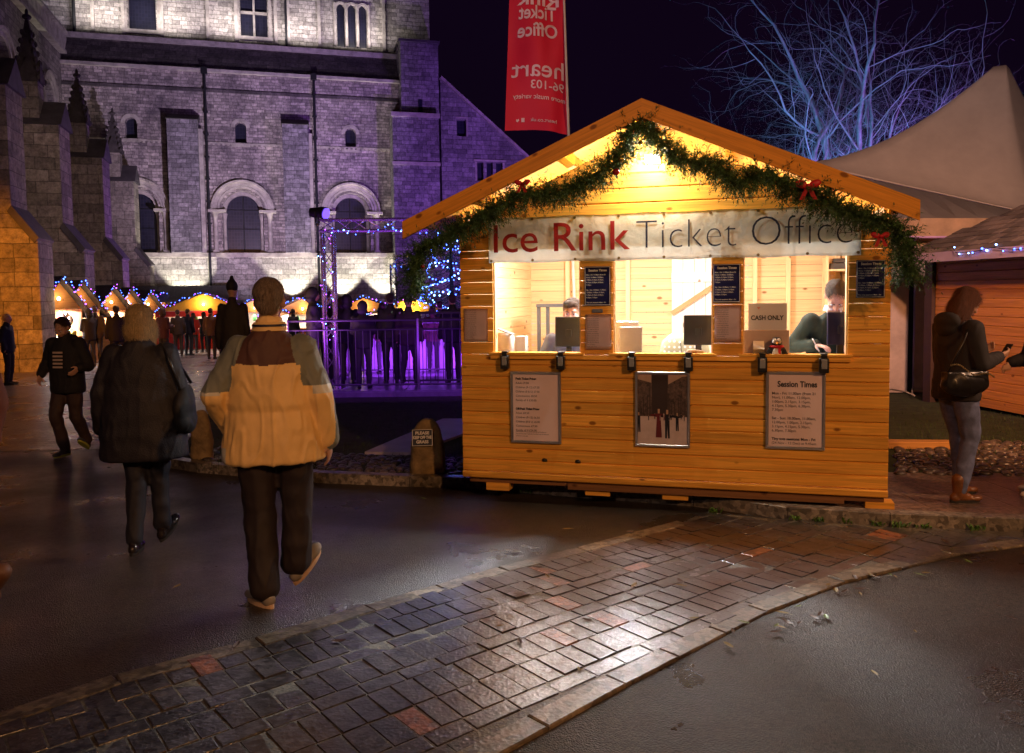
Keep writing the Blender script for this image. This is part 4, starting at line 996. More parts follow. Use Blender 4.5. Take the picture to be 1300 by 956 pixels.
def notice(name, px, mat, label, cat, fill, group, y=-0.02):
    x0, x1, z0, z1 = prect(*px, y); W_, H_ = x1 - x0, z1 - z0
    e = hempty(name, x0, -0.012, z0); tag(e, label, cat, group)
    bm = bmesh.new(); n = 10; g_ = [[bm.verts.new((W_ * i / n, -0.003 - 0.004 * noise.noise(Vector((i * .5, j * .4, x0 * 9))), H_ * j / n)) for j in range(n + 1)] for i in range(n + 1)]
    for i in range(n):
        for j in range(n): bm.faces.new((g_[i][j], g_[i + 1][j], g_[i + 1][j + 1], g_[i][j + 1]))
    bmesh.ops.solidify(bm, geom=bm.faces[:], thickness=0.0015)
    link('sheet', bm, mat, e, smooth=True); fill(e, W_, H_); return e
def fill_navy(e, W_, H_):
    bm = bmesh.new(); text_fit(bm, 'Session Times', W_ * .16, W_ * .86, H_ * .87, 0.017, 0.04, y=-0.010)
    L1 = ['Mon - Fri: 11.00am (from 21', 'Nov), 11.00am, 12.00pm,', '1.00pm, 2.15pm, 3.15pm,', '4.15pm, 5.30pm, 6.30pm,', '7.30pm', '', 'Sat - Sun: 10.00am, 11.00am,', '12.00pm, 1.00pm, 2.15pm,', '3.15pm, 4.15pm, 5.30pm,', '6.30pm, 7.30pm', '', 'Tiny tots sessions: Mon - Fri']
    text_block(bm, [(l, .03) if l else l for l in L1], W_ * .07, H_ * .80, H_ * .064, 0.0095, W_ * .86, y=-0.010)
    for a in ((0.004, W_ - .004, 0.004, .008), (0.004, W_ - .004, H_ - .008, H_ - .004), (.004, .008, .008, H_ - .008), (W_ - .008, W_ - .004, .008, H_ - .008)): bb(bm, a[0], a[1], -0.0095, -0.008, a[2], a[3])
    link('lettering', bm, wink, e)
def fill_rows(e, W_, H_):
    bm = bmesh.new()
    L1 = ['Terms and conditions', 'Tickets are not refundable', 'Please arrive early for your', 'session to collect skates', 'Under 8s with an adult', 'Gloves must be worn', 'No bags on the ice', 'Lockers are free', 'Follow the marshals', 'Skate at your own risk', 'Sessions last one hour', 'Skate aids for hire', 'No food on the ice', 'No smoking', 'Cash and cards']
    text_block(bm, L1, W_ * .08, H_ * .96, H_ * .061, 0.0085, W_ * .45, y=-0.010); link('lettering', bm, ink2, e)
gN = 'navy session time cards on the hut'
notice('notice_card', (742, 775, 338, 388), navy, 'navy card of session times on the pillar beside the big black monitor', 'notice', fill_navy, gN)
notice('notice_card', (905, 940, 335, 384), navy, 'navy card of session times on the pillar beside the cash only sign', 'notice', fill_navy, gN)
notice('notice_card', (1087, 1124, 330, 378), navy, 'navy card on the boards by the dangling end of the garland and red bow', 'notice', fill_navy, gN)
pp = M('pinkish plastic sleeve', (0.80, 0.66, 0.68), 0.25, var=0.05, coat=0.5)
gP = 'printed sheets taped to the hut boards'
notice('paper_notice', (589, 619, 392, 434), pp, 'pale printed sheet on the boards between the hut corner and first opening', 'notice', fill_rows, gP)
notice('paper_notice', (743, 776, 399, 444), pp, 'pale printed sheet in a sleeve on the pillar beside the black monitor back', 'notice', fill_rows, gP)
notice('paper_notice', (907, 941, 388, 434), pp, 'pale printed sheet in a sleeve on the pillar between red toy and cash sign', 'notice', fill_rows, gP)
x0, _, z0, _ = prect(748, 768, 390, 396)
bm = bmesh.new(); bb(bm, 0, 0.085, -0.012, 0, 0, 0.03); bevel(bm, .003); tag(on_hut('door_plate', bm, M('grey plastic', (0.12, 0.12, 0.13), 0.4), hx(752, 393)[0], -0.006, hx(760, 397)[1]), 'small grey plate screwed on the pillar between card and sheet', 'plate')
# black fittings hanging from the counter edge
gC = 'black fittings under the counter edge'
where = ['under the white appliance, first from the stone marker', 'under the big black monitor back', 'under the upright laptop lids', 'under the red toy', 'under the penguin toy', 'under the writing man']
for k, px in enumerate((641, 712, 802, 874, 968, 1046)):
    x, z = hx(px, 459, -0.05)
    e = hempty('counter_clamp', x, -0.024, SILL); tag(e, 'black grey faced fitting hooked ' + where[k], 'clamp', gC)
    bm = bmesh.new(); bb(bm, -0.034, 0.034, -0.05, -0.0, -0.115, -0.005); bb(bm, -0.026, 0.026, -0.045, 0.06, 0.019, 0.03); bb(bm, -0.022, 0.022, -0.044, -0.03, -0.004, 0.0185); bevel(bm, 0.009, 2); link('body', bm, M('black plastic', (0.012, 0.012, 0.013), 0.35), e)
    bm = bmesh.new(); bb(bm, -0.02, 0.02, -0.058, -0.0505, -0.085, -0.012); bevel(bm, 0.003); link('face', bm, M('grey lens', (0.22, 0.23, 0.24), 0.25), e)
# ---------------------------------------------------------------- on the counter
CT = SILL - 0.035
blk = M('black screen shell', (0.018, 0.018, 0.02), 0.35, var=0.3); gry = M('silver laptop lid', (0.50, 0.50, 0.50), 0.35, metal=0.3)
def monitor(px, label, y=0.30, mat=blk, tilt=0.06, rz=0.0):
    x0, x1, z0, z1 = prect(*px, y); e = hempty('monitor', (x0 + x1) / 2, y, CT); e.rotation_euler.z += rz; tag(e, label, 'monitor'); W_ = x1 - x0
    bm = bmesh.new(); box(bm, (0, 0, (z0 + z1) / 2 - CT), (W_, 0.03, z1 - z0), m=Matrix.Rotation(-tilt, 4, 'X')); box(bm, (0, -0.017, (z0 + z1) / 2 - CT - .01), (W_ * .22, 0.012, (z1 - z0) * .25)); bevel(bm, 0.005); link('screen', bm, mat, e)
    bm = bmesh.new(); box(bm, (0, 0.0, (z0 - CT) / 2 + 0.04), (0.05, 0.02, z0 - CT + 0.08)); box(bm, (0, 0, 0.006), (0.2, 0.14, 0.012)); bevel(bm, 0.003); link('stand', bm, blk, e)
    bm = bmesh.new(); box(bm, (0, 0.021, (z0 + z1) / 2 - CT), (W_ * .92, 0.004, (z1 - z0) * .86), m=Matrix.Rotation(-tilt, 4, 'X')); link('display', bm, glow('lit display', (0.35, 0.4, 1.0), 2.2), e)
    return e
monitor((705, 740, 402, 440), 'big black monitor seen from behind hiding the seated man up to his eyes', 0.34)
monitor((868, 906, 400, 438), 'dark grey monitor back standing behind the red toy', 0.34)
monitor((1050, 1084, 396, 438), 'dark blue tinted monitor back in front of the writing man', 0.14, M('bluish shell', (0.018, 0.018, 0.08), 0.3))
def laptop(px, label, y):
    x0, x1, z0, z1 = prect(*px, y); e = hempty('laptop', (x0 + x1) / 2, y, CT); tag(e, label, 'laptop'); W_ = x1 - x0; h = z1 - CT
    bm = bmesh.new(); box(bm, (0, 0.02, h / 2), (W_, 0.014, h), m=Matrix.Rotation(-0.15, 4, 'X')); bevel(bm, .004); link('lid', bm, gry, e)
    bm = bmesh.new(); box(bm, (0, 0.14, 0.012), (W_, 0.22, 0.016)); bevel(bm, .004); link('keyboard', bm, M('light grey keys', (0.35, 0.35, 0.36), 0.4), e)
laptop((781, 810, 408, 445), 'taller grey laptop lid at the back beside the pillar', 0.40)
laptop((786, 815, 415, 446), 'silver laptop lid standing open nearest the counter edge', 0.16)
# cash only sign
x0, x1, z0, z1 = prect(950, 999, 385, 418, 0.12)
e = hempty('cash_sign', x0, 0.12, z0); tag(e, 'white sheet reading CASH ONLY standing above the penguin toy', 'sign')
bm = bmesh.new(); bb(bm, 0, x1 - x0, 0, 0.004, -0.2, z1 - z0); link('sheet', bm, M('sign paper', (0.60, 0.60, 0.66), 0.4, var=0.03), e)
bm = bmesh.new(); text_fit(bm, 'CASH ONLY', (x1 - x0) * .07, (x1 - x0) * .92, (z1 - z0) * .36, 0.034, 0.03, y=-0.002); link('lettering', bm, ink, e)
bm = bmesh.new(); v = [bm.verts.new(p) for p in (((x1 - x0) * .22, -.002, (z1 - z0) * .86), ((x1 - x0) * .27, -.002, (z1 - z0) * .76), ((x1 - x0) * .32, -.002, (z1 - z0) * .86))]; bm.faces.new(v); link('emblem', bm, M('pink print', (0.6, 0.25, 0.22), 0.5), e)
# card box and white holder in front of it
bx0, bx1, bz0, bz1 = prect(943, 1002, 419, 448, 0.10)
bm = bmesh.new(); bb(bm, 0, bx1 - bx0, 0, 0.015, 0, bz1 - CT); bevel(bm, .003); tag(on_hut('leaflet_holder', bm, M('pinkish card', (0.50, 0.38, 0.33), 0.4), bx0, 0.10, CT), 'pinkish beige card holder behind the penguin toy', 'holder')
e = hempty('card_reader', hx(963, 440, .07)[0], 0.07, CT); tag(e, 'small beige box with a shiny sloping top beside the penguin toy', 'box')
bm = bmesh.new(); box(bm, (0, 0, .045), (.085, .07, .09)); bevel(bm, .005); link('body', bm, M('beige plastic', (0.30, 0.24, 0.15), 0.3), e)
bm = bmesh.new(); box(bm, (0, -.01, .115), (.08, .09, .008), m=Matrix.Rotation(0.7, 4, 'X')); link('cover', bm, M('clear shiny cover', (0.75, 0.75, 0.75), 0.08), e)
# penguin toy
e = hempty('penguin_toy', hx(986, 440, 0.05)[0], 0.05, CT); tag(e, 'soft penguin toy with a red scarf sitting on the counter', 'soft toy')
fur_b = M('black plush', (0.018, 0.018, 0.022), 0.8, bump=0.5, bs=200); fur_w = M('white plush', (0.72, 0.66, 0.56), 0.8, bump=0.4, bs=200)
bm = bmesh.new(); ellip(bm, (0, 0, .062), (.052, .045, .066)); ellip(bm, (0, 0, .142), (.042, .038, .040)); capsule(bm, (-.045, -.005, .09), (-.075, -.02, .035), .018, .014); capsule(bm, (.045, -.005, .09), (.075, -.02, .035), .018, .014)
remeshed('body', bm, 0.006, fur_b, e, it=2)
bm = bmesh.new(); ellip(bm, (0, -.018, .058), (.038, .034, .052)); link('belly', bm, fur_w, e, smooth=True)
for s in (-1, 1):
    bm = bmesh.new(); ellip(bm, (s * .015, -.026, .150), (.018, .014, .021)); q = link('eye_patch', bm, fur_w, e, smooth=True)
    bm = bmesh.new(); ellip(bm, (s * .012, -.041, .152), (.004, .003, .005)); link('pupil', bm, ink, q, smooth=True)
    bm = bmesh.new(); ellip(bm, (s * .028, -.03, .008), (.024, .034, .009)); link('foot', bm, M('orange felt', (0.75, 0.30, 0.03), 0.7), e, smooth=True)
bm = bmesh.new(); tube(bm, [(0, -.038, .138), (0, -.058, .130)], [.012, .002], 8); link('beak', bm, M('orange felt', (0.75, 0.30, 0.03), 0.7), e)
bm = bmesh.new(); tube(bm, [(math.cos(t) * .042, math.sin(t) * .040, .108) for t in [i * PI / 8 for i in range(17)]], .011, 8, caps=False); box(bm, (.018, -.046, .085), (.02, .008, .06)); link('scarf', bm, M('red knit', (0.50, 0.012, 0.02), 0.8, bump=.5, bs=150), e)
# red toy lying down
e = hempty('red_toy', hx(886, 440, .05)[0], 0.05, CT); tag(e, 'floppy beige toy in a red jacket lying on the counter', 'soft toy')
bm = bmesh.new(); ellip(bm, (.0, 0, .03), (.05, .03, .028)); remeshed('body', bm, .006, M('red felt', (0.55, 0.015, 0.02), 0.8), e, it=2)
bm = bmesh.new(); ellip(bm, (-.06, -.01, .055), (.032, .028, .03)); capsule(bm, (-.04, -.02, .07), (.045, -.03, .065), .014, .01); capsule(bm, (.0, -.03, .05), (.012, -.035, .012), .012, .01); capsule(bm, (-.05, -.03, .03), (-.06, -.04, .01), .012, .01); remeshed('limbs', bm, .005, M('beige plush', (0.55, 0.38, 0.24), 0.8), e, it=2)
bm = bmesh.new(); ellip(bm, (.07, -.005, .03), (.022, .02, .026)); ellip(bm, (.095, -.005, .035), (.012, .012, .012)); link('cap', bm, M('red felt', (0.55, 0.015, 0.02), 0.8), e, smooth=True)
# dotted chair behind
e = hempty('office_chair', hx(862, 425, 0.85)[0] + .05, 0.85, ZC + .05); tag(e, 'chair with a pale green dotted back inside the middle opening', 'chair')
dot = M('dotted fabric', (0.40, 0.40, 0.24), 0.8); nt = dot.node_tree; vo = nt.nodes.new('ShaderNodeTexVoronoi'); vo.inputs['Scale'].default_value = 22; vo.inputs['Randomness'].default_value = 0.2; tc_ = nt.nodes.new('ShaderNodeTexCoord'); nt.links.new(tc_.outputs['Object'], vo.inputs['Vector'])
rp_ = nt.nodes.new('ShaderNodeValToRGB'); rp_.color_ramp.elements[0].position = .22; rp_.color_ramp.elements[0].color = (.85, .85, .8, 1); rp_.color_ramp.elements[1].position = .27; rp_.color_ramp.elements[1].color = (.40, .40, .24, 1); nt.links.new(vo.outputs['Distance'], rp_.inputs[0]); nt.links.new(rp_.outputs[0], nt.nodes['Principled BSDF'].inputs['Base Color'])
bm = bmesh.new(); loft(bm, [((0, 0, .75), .18, .04), ((0, 0, .95), .22, .045), ((0, 0, 1.05), .20, .04), ((0, 0, 1.12), .12, .03)], pw=3); link('backrest', bm, dot, e, smooth=True)
bm = bmesh.new(); loft(bm, [((0, .2, .44), .22, .2), ((0, .2, .50), .23, .21)], pw=3); link('seat', bm, dot, e, smooth=True)
bm = bmesh.new(); tube(bm, [(0, .2, .44), (0, .2, .06)], .025, 8); tube(bm, [(0, .02, .76), (0, .2, .45)], .02, 8)
for k in range(5): t = k * 2 * PI / 5; tube(bm, [(0, .2, .07), (math.cos(t) * .26, .2 + math.sin(t) * .26, .03)], .016, 6)
link('leg_frame', bm, blk, e)
# white appliance, small things
e = hempty('desk_box', hx(640, 430, .2)[0], 0.2, CT); tag(e, 'white rounded appliance with a grey top beside the opening edge', 'appliance')
bm = bmesh.new(); loft(bm, [((0, 0, 0), .085, .07), ((0, 0, .16), .085, .07), ((0, 0, .2), .07, .06)], pw=3.4); link('body', bm, M('white plastic', (0.8, 0.8, 0.78), 0.4), e, smooth=True)
bm = bmesh.new(); box(bm, (0.01, 0, .215), (.15, .1, .008), m=Matrix.Rotation(.35, 4, 'Y')); link('lid', bm, M('light grey keys', (0.35, 0.35, 0.36), 0.4), e)
bm = bmesh.new(); bb(bm, 0, .09, 0, .1, 0, .17); bevel(bm, .004); tag(on_hut('card_box', bm, M('white plastic', (0.8, 0.8, 0.78), 0.4), hx(654, 430, .25)[0], .25, CT), 'plain white box standing beside the rounded appliance', 'box')
small_m = [M('blue plastic', (0.05, 0.06, 0.45), .4), blk, M('white plastic', (0.8, 0.8, 0.78), 0.4), M('light grey keys', (0.35, 0.35, 0.36), 0.4), M('red felt', (0.55, 0.015, 0.02), 0.8)]
for k, px in enumerate((634, 642, 648, 655, 668, 690, 822, 829, 836, 1020, 1026, 1033, 1066)):
    bm = bmesh.new()
    if k % 3 == 0: tube(bm, [(0, 0, 0), (0, 0, .04)], .014, 12)
    elif k % 3 == 1: box(bm, (0, 0, .012), (.05, .03, .024), rz=.4); bevel(bm, .003)
    else: tube(bm, [(-.02, 0, .01), (.02, .005, .012), (.03, .01, .03)], .006, 8); box(bm, (0, .01, .007), (.035, .03, .014))
    tag(on_hut('desk_item', bm, small_m[(k * 2) % 5], hx(px, 446, .06)[0], .04 + .02 * (k % 3), CT + .002), 'small odd item of stationery left along the counter edge', 'stationery', 'stationery along the counter')
bm = bmesh.new(); tube(bm, [(0, 0, 0), (0, 0, .012)], .035, 12); tube(bm, [(0, 0, .01), (-.012, 0, .13)], .003, 6); tag(on_hut('aerial_base', bm, blk, hx(866, 445, .1)[0], .1, CT), 'small black base with a thin upright aerial beside the red toy', 'aerial')
# table frame behind the first opening, grey partition
x0, z1 = hx(684, 390, 1.3); x1, _ = hx(722, 390, 1.3)
e = hempty('dark_rack', x0, 1.3, ZC + .05); tag(e, 'dark grey metal frame standing behind the seated man', 'rack')
rk = M('grey metal', (0.08, 0.08, 0.085), 0.4, metal=.5); hh = z1 - ZC - .05
for x in (0, .09, x1 - x0 + .25):
    bm = bmesh.new(); bb(bm, x - .015, x + .015, -.02, .02, 0, hh); link('post', bm, rk, e)
bm = bmesh.new(); bb(bm, -.02, x1 - x0 + .27, -.03, .3, hh, hh + .03); link('top', bm, rk, e)
bm = bmesh.new(); bb(bm, 0, .26, 0, .03, 0, 1.02); bevel(bm, .01); tag(on_hut('folding_panel', bm, M('grey metal', (0.08, 0.08, 0.085), 0.4, metal=.5), hx(694, 420, .8)[0], .8, ZC + .05), 'leaning grey board between the frame and the big monitor', 'board')
bm = bmesh.new(); box(bm, (.1, -.06, .03), (.24, .14, .06)); box(bm, (.08, -.05, .085), (.14, .1, .045)); bevel(bm, .006); tag(on_hut('stored_kit', bm, M('grey metal', (0.08, 0.08, 0.085), 0.4, metal=.5), xs0 + .04, HD - .2, zs_), 'grey bundle of kit on the top shelf at the back', 'kit')
# ================================================================= people
SKIN = M('skin', (0.52, 0.30, 0.21), 0.5, var=0.06); 
def hairm(name, c): return M(name, c, 0.5, var=0.6, vs=150, stretch=(1, 1, 0.12), bump=0.9, bs=260)
def rotx(a): return Matrix.Rotation(a, 3, 'X')
def J0():
    j = dict(pel=(0, 0, .96), wst=(0, 0, 1.10), chs=(0, .0, 1.30), nek=(0, -.01, 1.475), hed=(0, .015, 1.635))
    for s, k in ((1, 'R'), (-1, 'L')):
        j['sh' + k] = (s * .175, -.005, 1.405); j['el' + k] = (s * .235, -.035, 1.13); j['wr' + k] = (s * .25, .035, .89)
        j['hi' + k] = (s * .09, 0, .93); j['kn' + k] = (s * .10, .02, .51); j['an' + k] = (s * .10, -.03, .09); j['ft' + k] = (0.0, s * 0.12)  # pitch, yaw
        j['hd' + k] = None
    return j
def hand(bm, wr, d, palm, s=1.0, curl=0.5):
    """a palm and five separate fingers; d = direction of the hand, palm = normal the fingers curl towards"""
    d = Vector(d).normalized(); n = Vector(palm); n = (n - d * n.dot(d)).normalized(); u = d.cross(n)
    wr = Vector(wr)
    for k in (-1.2, -0.4, .4, 1.2): capsule(bm, wr + d * .005 + u * k * .012, wr + d * .078 + u * k * .019, .016, .0115, 8)
    for i, (k, l) in enumerate(((-1.35, .062), (-.45, .075), (.45, .070), (1.35, .052))):
        a = wr + d * .082 + u * k * .020; d1 = (d * math.cos(curl * .6) + n * math.sin(curl * .6)); d2 = (d * math.cos(curl * 1.5) + n * math.sin(curl * 1.5))
        b = a + d1 * l * .5; c = b + d2 * l * .5; capsule(bm, a, b, .0095, .0088, 8); capsule(bm, b, c, .0088, .0075, 8)
    a = wr + d * .022 - u * .024 * s; b = a + (d * .6 - u * .65 * s + n * .35).normalized() * .036; c = b + (d * .85 - u * .15 * s + n * .5).normalized() * .03
    capsule(bm, a, b, .013, .0105, 8); capsule(bm, b, c, .0105, .0085, 8)
def head_parts(bm, c, Mh):
    P = lambda *v: Vector(c) + Mh @ Vector(v)
    ellip(bm, P(0, -.012, .022), (.074, .093, .094), Mh); ellip(bm, P(0, .028, -.03), (.060, .066, .078), Mh)
    ellip(bm, P(0, .052, -.088), (.034, .034, .026), Mh); ellip(bm, P(0, .02, -.075), (.05, .055, .04), Mh)
    capsule(bm, P(0, .088, .012), P(0, .112, -.028), .008, .013, 10); ellip(bm, P(-.012, .10, -.032), (.009, .011, .008), Mh); ellip(bm, P(.012, .10, -.032), (.009, .011, .008), Mh)
    for s in (-1, 1):
        ellip(bm, P(s * .076, -.005, -.012), (.009, .020, .032), Mh); ellip(bm, P(s * .03, .076, .026), (.022, .016, .009), Mh); ellip(bm, P(s * .037, .065, -.03), (.022, .024, .024), Mh)
    ellip(bm, P(0, .088, -.058), (.024, .012, .007), Mh); ellip(bm, P(0, .085, -.068), (.020, .012, .007), Mh)
def face_details(e, c, Mh):
    P = lambda *v: Vector(c) + Mh @ Vector(v)
    for s in (-1, 1):
        bm = bmesh.new(); ellip(bm, P(s * .031, .082, .004), (.0125, .0105, .0085), Mh); q = link('eye', bm, M('eye white', (.65, .62, .6), .25), e, smooth=True)
        bm = bmesh.new(); ellip(bm, P(s * .031, .0915, .003), (.0055, .003, .0055), Mh); link('iris', bm, M('iris', (.03, .025, .03), .2), q, smooth=True)
        bm = bmesh.new(); capsule(bm, P(s * .017, .0925, .0255), P(s * .046, .0815, .024), .0042, .003, 6); link('eyebrow', bm, hairm('brow hair', (.05, .03, .02)), e, smooth=True)
    bm = bmesh.new(); capsule(bm, P(-.019, .0935, -.061), P(.019, .0935, -.061), .0045, .0045, 8); capsule(bm, P(-.008, .099, -.061), P(.008, .099, -.061), .005, .005, 8); link('lips', bm, M('lips', (.42, .16, .13), .45), e, smooth=True)
def fold(amp, fx=7, fz=2.2, seed=0, hz=0.0):
    def f(p, n):
        a = noise.noise(Vector((p.x * fx, p.y * fx, p.z * fz + seed))) * amp
        if hz: a += hz * math.sin(p.z * 46 + noise.noise(p * 4) * 2.5) * (0.5 + noise.noise(Vector((p.x * 5, p.y * 5, seed))))
        b = 1 - abs(noise.noise(Vector((p.x * 13 + seed, p.y * 9, p.z * 4.2)))) * 5
        return a + max(0, b) * amp * .55 + noise.noise(Vector((p.x * 24, p.y * 24, p.z * 14 + seed))) * amp * .35
    return f
def shoe(e, an, ft, mat, sole=None, hi=False, nm='shoe'):
    bm = bmesh.new(); an = Vector(an)
    ellip(bm, (0, -.035, -.045), (.036, .045, .04)); ellip(bm, (0, .04, -.045), (.038, .07, .04)); ellip(bm, (0, .125, -.055), (.044, .07, .028)); capsule(bm, (0, -.01, 0), (0, .02, -.03), .042, .04, 12)
    if hi: capsule(bm, (0, -.01, .10), (0, -.01, -.02), .052, .042, 12)
    T_ = Matrix.Translation(an) @ Matrix.Rotation(-ft[1], 4, 'Z') @ Matrix.Rotation(-ft[0], 4, 'X')
    o = remeshed(nm, bm, .009, mat, e, it=2)
    for v in o.data.vertices:
        if v.co.z < -.07: v.co.z = -.07
        v.co = T_ @ v.co
    bm = bmesh.new(); n = 20; A, B = [], []
    for i in range(n):
        t = 2 * PI * i / n; y = .045 + .125 * math.sin(t); x = (.040 + .006 * math.sin(t)) * math.cos(t)
        A.append(bm.verts.new(T_ @ Vector((x, y * 1.02, -.088)))); B.append(bm.verts.new(T_ @ Vector((x * 1.04, y * 1.02, -.062))))
    for i in range(n): bm.faces.new((A[i], A[(i + 1) % n], B[(i + 1) % n], B[i]))
    bm.faces.new(A[::-1]); bm.faces.new(B)
    link('sole', bm, sole or M('dark sole', (.02, .018, .016), .6), o, smooth=False)
    return o
def legs_bm(j, r=(.095, .068, .055), hip=.155, cuff=.085, flare=0.0):
    bm = bmesh.new(); p = Vector(j['pel'])
    loft(bm, [(p + Vector((0, 0, -.10)), hip * .9, .10), (p + Vector((0, 0, -.03)), hip, .115), (p + Vector((0, 0, .06)), hip * .95, .11), (p + Vector((0, 0, .14)), hip * .86, .10)])
    for k in 'RL':
        h, n_, a = (Vector(j[q + k]) for q in ('hi', 'kn', 'an'))
        capsule(bm, h + Vector((0, 0, -.02)), n_, r[0], r[1], 16); capsule(bm, n_, a + (n_ - a).normalized() * (cuff - .09 + .02), r[1], r[2] + flare, 16)
    return bm
def sleeves(bm, j, r=(.072, .060, .050), upto=0.02):
    for k in 'RL':
        s, e_, w = (Vector(j[q + k]) for q in ('sh', 'el', 'wr')); w = w + (e_ - w).normalized() * upto
        capsule(bm, s, e_, r[0], r[1], 16); capsule(bm, e_, w, r[1], r[2], 16)
def spine(j, rings):
    """rings (height, rx, ry) following a leaning back: x, y offset interpolated between pelvis and neck"""
    p, c, n_ = Vector(j['pel']), Vector(j['chs']), Vector(j['nek']); out = []
    dz = p.z - .96
    for z, rx, ry in rings:
        if z <= .96: o = p + Vector((0, 0, z - .96))
        elif z <= 1.30: o = p.lerp(c, (z - .96) / .34)
        else: o = c + (n_ - c) * ((z - 1.30) / .175)
        out.append((o, rx, ry))
    return out
def make_person(label, loc, rz, H=1.72, vox=.013, j=None, coat=None, trousers=None, shoes=None, hair=None, nod=0.0, turn=0.0, face=False, hands=('down', 'down'), rings=None, sl=(.072, .060, .050), foldamp=.008, hz=0.0, choose=None, extras=None, tr=(.095, .068, .055), body_r=1.0, group=None, hi=False, sole=None, collar=True, coat_name='coat', flare=0.0, curl=.5, cvox=None):
    e = empty('person', loc, rz); tag(e, label, 'person', group); s = H / 1.75; e.scale = (s, s, s)
    jj = J0(); jj.update(j or {}); j = jj
    Mh = Matrix.Rotation(turn, 3, 'Z') @ rotx(-nod); hc = Vector(j['hed'])
    # body: one continuous surface
    bm = bmesh.new(); head_parts(bm, hc, Mh)
    capsule(bm, Vector(j['nek']) + Vector((0, 0, -.04)), hc + Mh @ Vector((0, -.02, -.05)), .060, .052, 16)
    loft(bm, spine(j, [(.88, .13, .085), (.96, .15, .10), (1.10, .125, .085), (1.28, .15, .10), (1.38, .15, .085), (1.45, .09, .065)]))
    for k, sgn in (('R', 1), ('L', -1)):
        sh, el, wr = (Vector(j[q + k]) for q in ('sh', 'el', 'wr'))
        capsule(bm, sh, el, .048, .038, 12); capsule(bm, el, wr, .038, .025, 12)
        d = j['hd' + k] or ((wr - el).normalized() * .7 + Vector((0, .1, -.5)), Vector((-sgn, .1, 0)))
        hand(bm, wr, d[0], d[1], sgn if False else 1.0, curl)
        h, n_, a = (Vector(j[q + k]) for q in ('hi', 'kn', 'an'))
        capsule(bm, h, n_, .072, .052, 12); capsule(bm, n_, a, .050, .034, 12); capsule(bm, a, a + Matrix.Rotation(-j['ft' + k][1], 3, 'Z') @ (Matrix.Rotation(-j['ft' + k][0], 3, 'X') @ Vector((0, .05, -.035))), .028, .020, 10)
    b = remeshed('body', bm, min(vox, .0075) if vox < .02 else vox, SKIN, e, it=2)
    if face: face_details(e, hc, Mh)
    if trousers: remeshed('trousers', legs_bm(j, r=tr, flare=flare), vox, trousers, e, disp=fold(.010, 7, 6, 3, .003))
    if coat:
        rg = rings or [(.80, .19, .13), (.95, .20, .135), (1.10, .19, .13), (1.25, .20, .13), (1.36, .195, .12), (1.43, .13, .09), (1.48, .07, .07)]
        bm = bmesh.new(); loft(bm, spine(j, rg), pw=2.3); sleeves(bm, j, sl)
        if collar: capsule(bm, Vector(j['nek']) + Vector((0, -.005, -.05)), Vector(j['nek']) + Vector((0, .0, .035)), .075, .072, 16)
        remeshed(coat_name, bm, cvox or vox, coat, e, it=3 if not cvox else 9, disp=fold(foldamp, 7, 2.0, 1, hz), choose=choose)
    for k in 'RL': shoe(e, j['an' + k], j['ft' + k], shoes or M('black shoe', (.015, .014, .014), .35), sole=sole, hi=hi)
    if hair:
        kind, hm = hair; P = lambda *v: hc + Mh @ Vector(v); bm = bmesh.new()
        if kind == 'short': ellip(bm, P(0, -.028, .040), (.082, .094, .088), Mh); ellip(bm, P(0, -.062, -.015), (.068, .050, .062), Mh)
        elif kind == 'quiff': ellip(bm, P(0, -.026, .044), (.083, .096, .088), Mh); ellip(bm, P(0, -.062, -.005), (.068, .050, .060), Mh); ellip(bm, P(.01, .045, .085), (.06, .045, .034), Mh)
        elif kind == 'bob':
            ellip(bm, P(0, -.02, .034), (.092, .108, .10), Mh); ellip(bm, P(0, -.055, -.05), (.098, .072, .095), Mh)
            for s_ in (-1, 1): ellip(bm, P(s_ * .078, .008, -.055), (.028, .052, .085), Mh)
        elif kind == 'long':
            ellip(bm, P(0, -.018, .034), (.086, .102, .095), Mh); ellip(bm, P(0, -.062, -.06), (.085, .055, .12), Mh); ellip(bm, P(0, .062, .062), (.055, .032, .03), Mh)
            for s_ in (-1, 1): ellip(bm, P(s_ * .070, -.012, -.075), (.022, .040, .115), Mh)
        if kind in ('hat', 'pom', 'hood'):
            if kind == 'hood': ellip(bm, P(0, -.03, .015), (.105, .115, .125), Mh); ellip(bm, P(0, -.05, -.09), (.11, .09, .07), Mh)
            else: ellip(bm, P(0, -.012, .055), (.093, .108, .095), Mh); ellip(bm, P(0, -.012, .03), (.096, .112, .035), Mh)
            if kind == 'pom': ellip(bm, P(0, -.02, .165), (.04, .04, .04), Mh)
            remeshed({'hood': 'hood'}.get(kind, 'knitted_hat'), bm, max(vox * .8, .01), hm, e, it=2)
        else:
            big = vox > .02
            remeshed('hair', bm, .018 if big else .0065, hm, e, it=2, disp=(lambda p, n: noise.noise(Vector((p.x * 90, p.y * 90, p.z * 16))) * (.003 if not big else .001) + noise.noise(p * 30) * .0025))
            if not big: strands(e, hm, {'short': .020, 'quiff': .022, 'bob': .055, 'long': .07}[kind])
    if extras: extras(e, j)
    return e
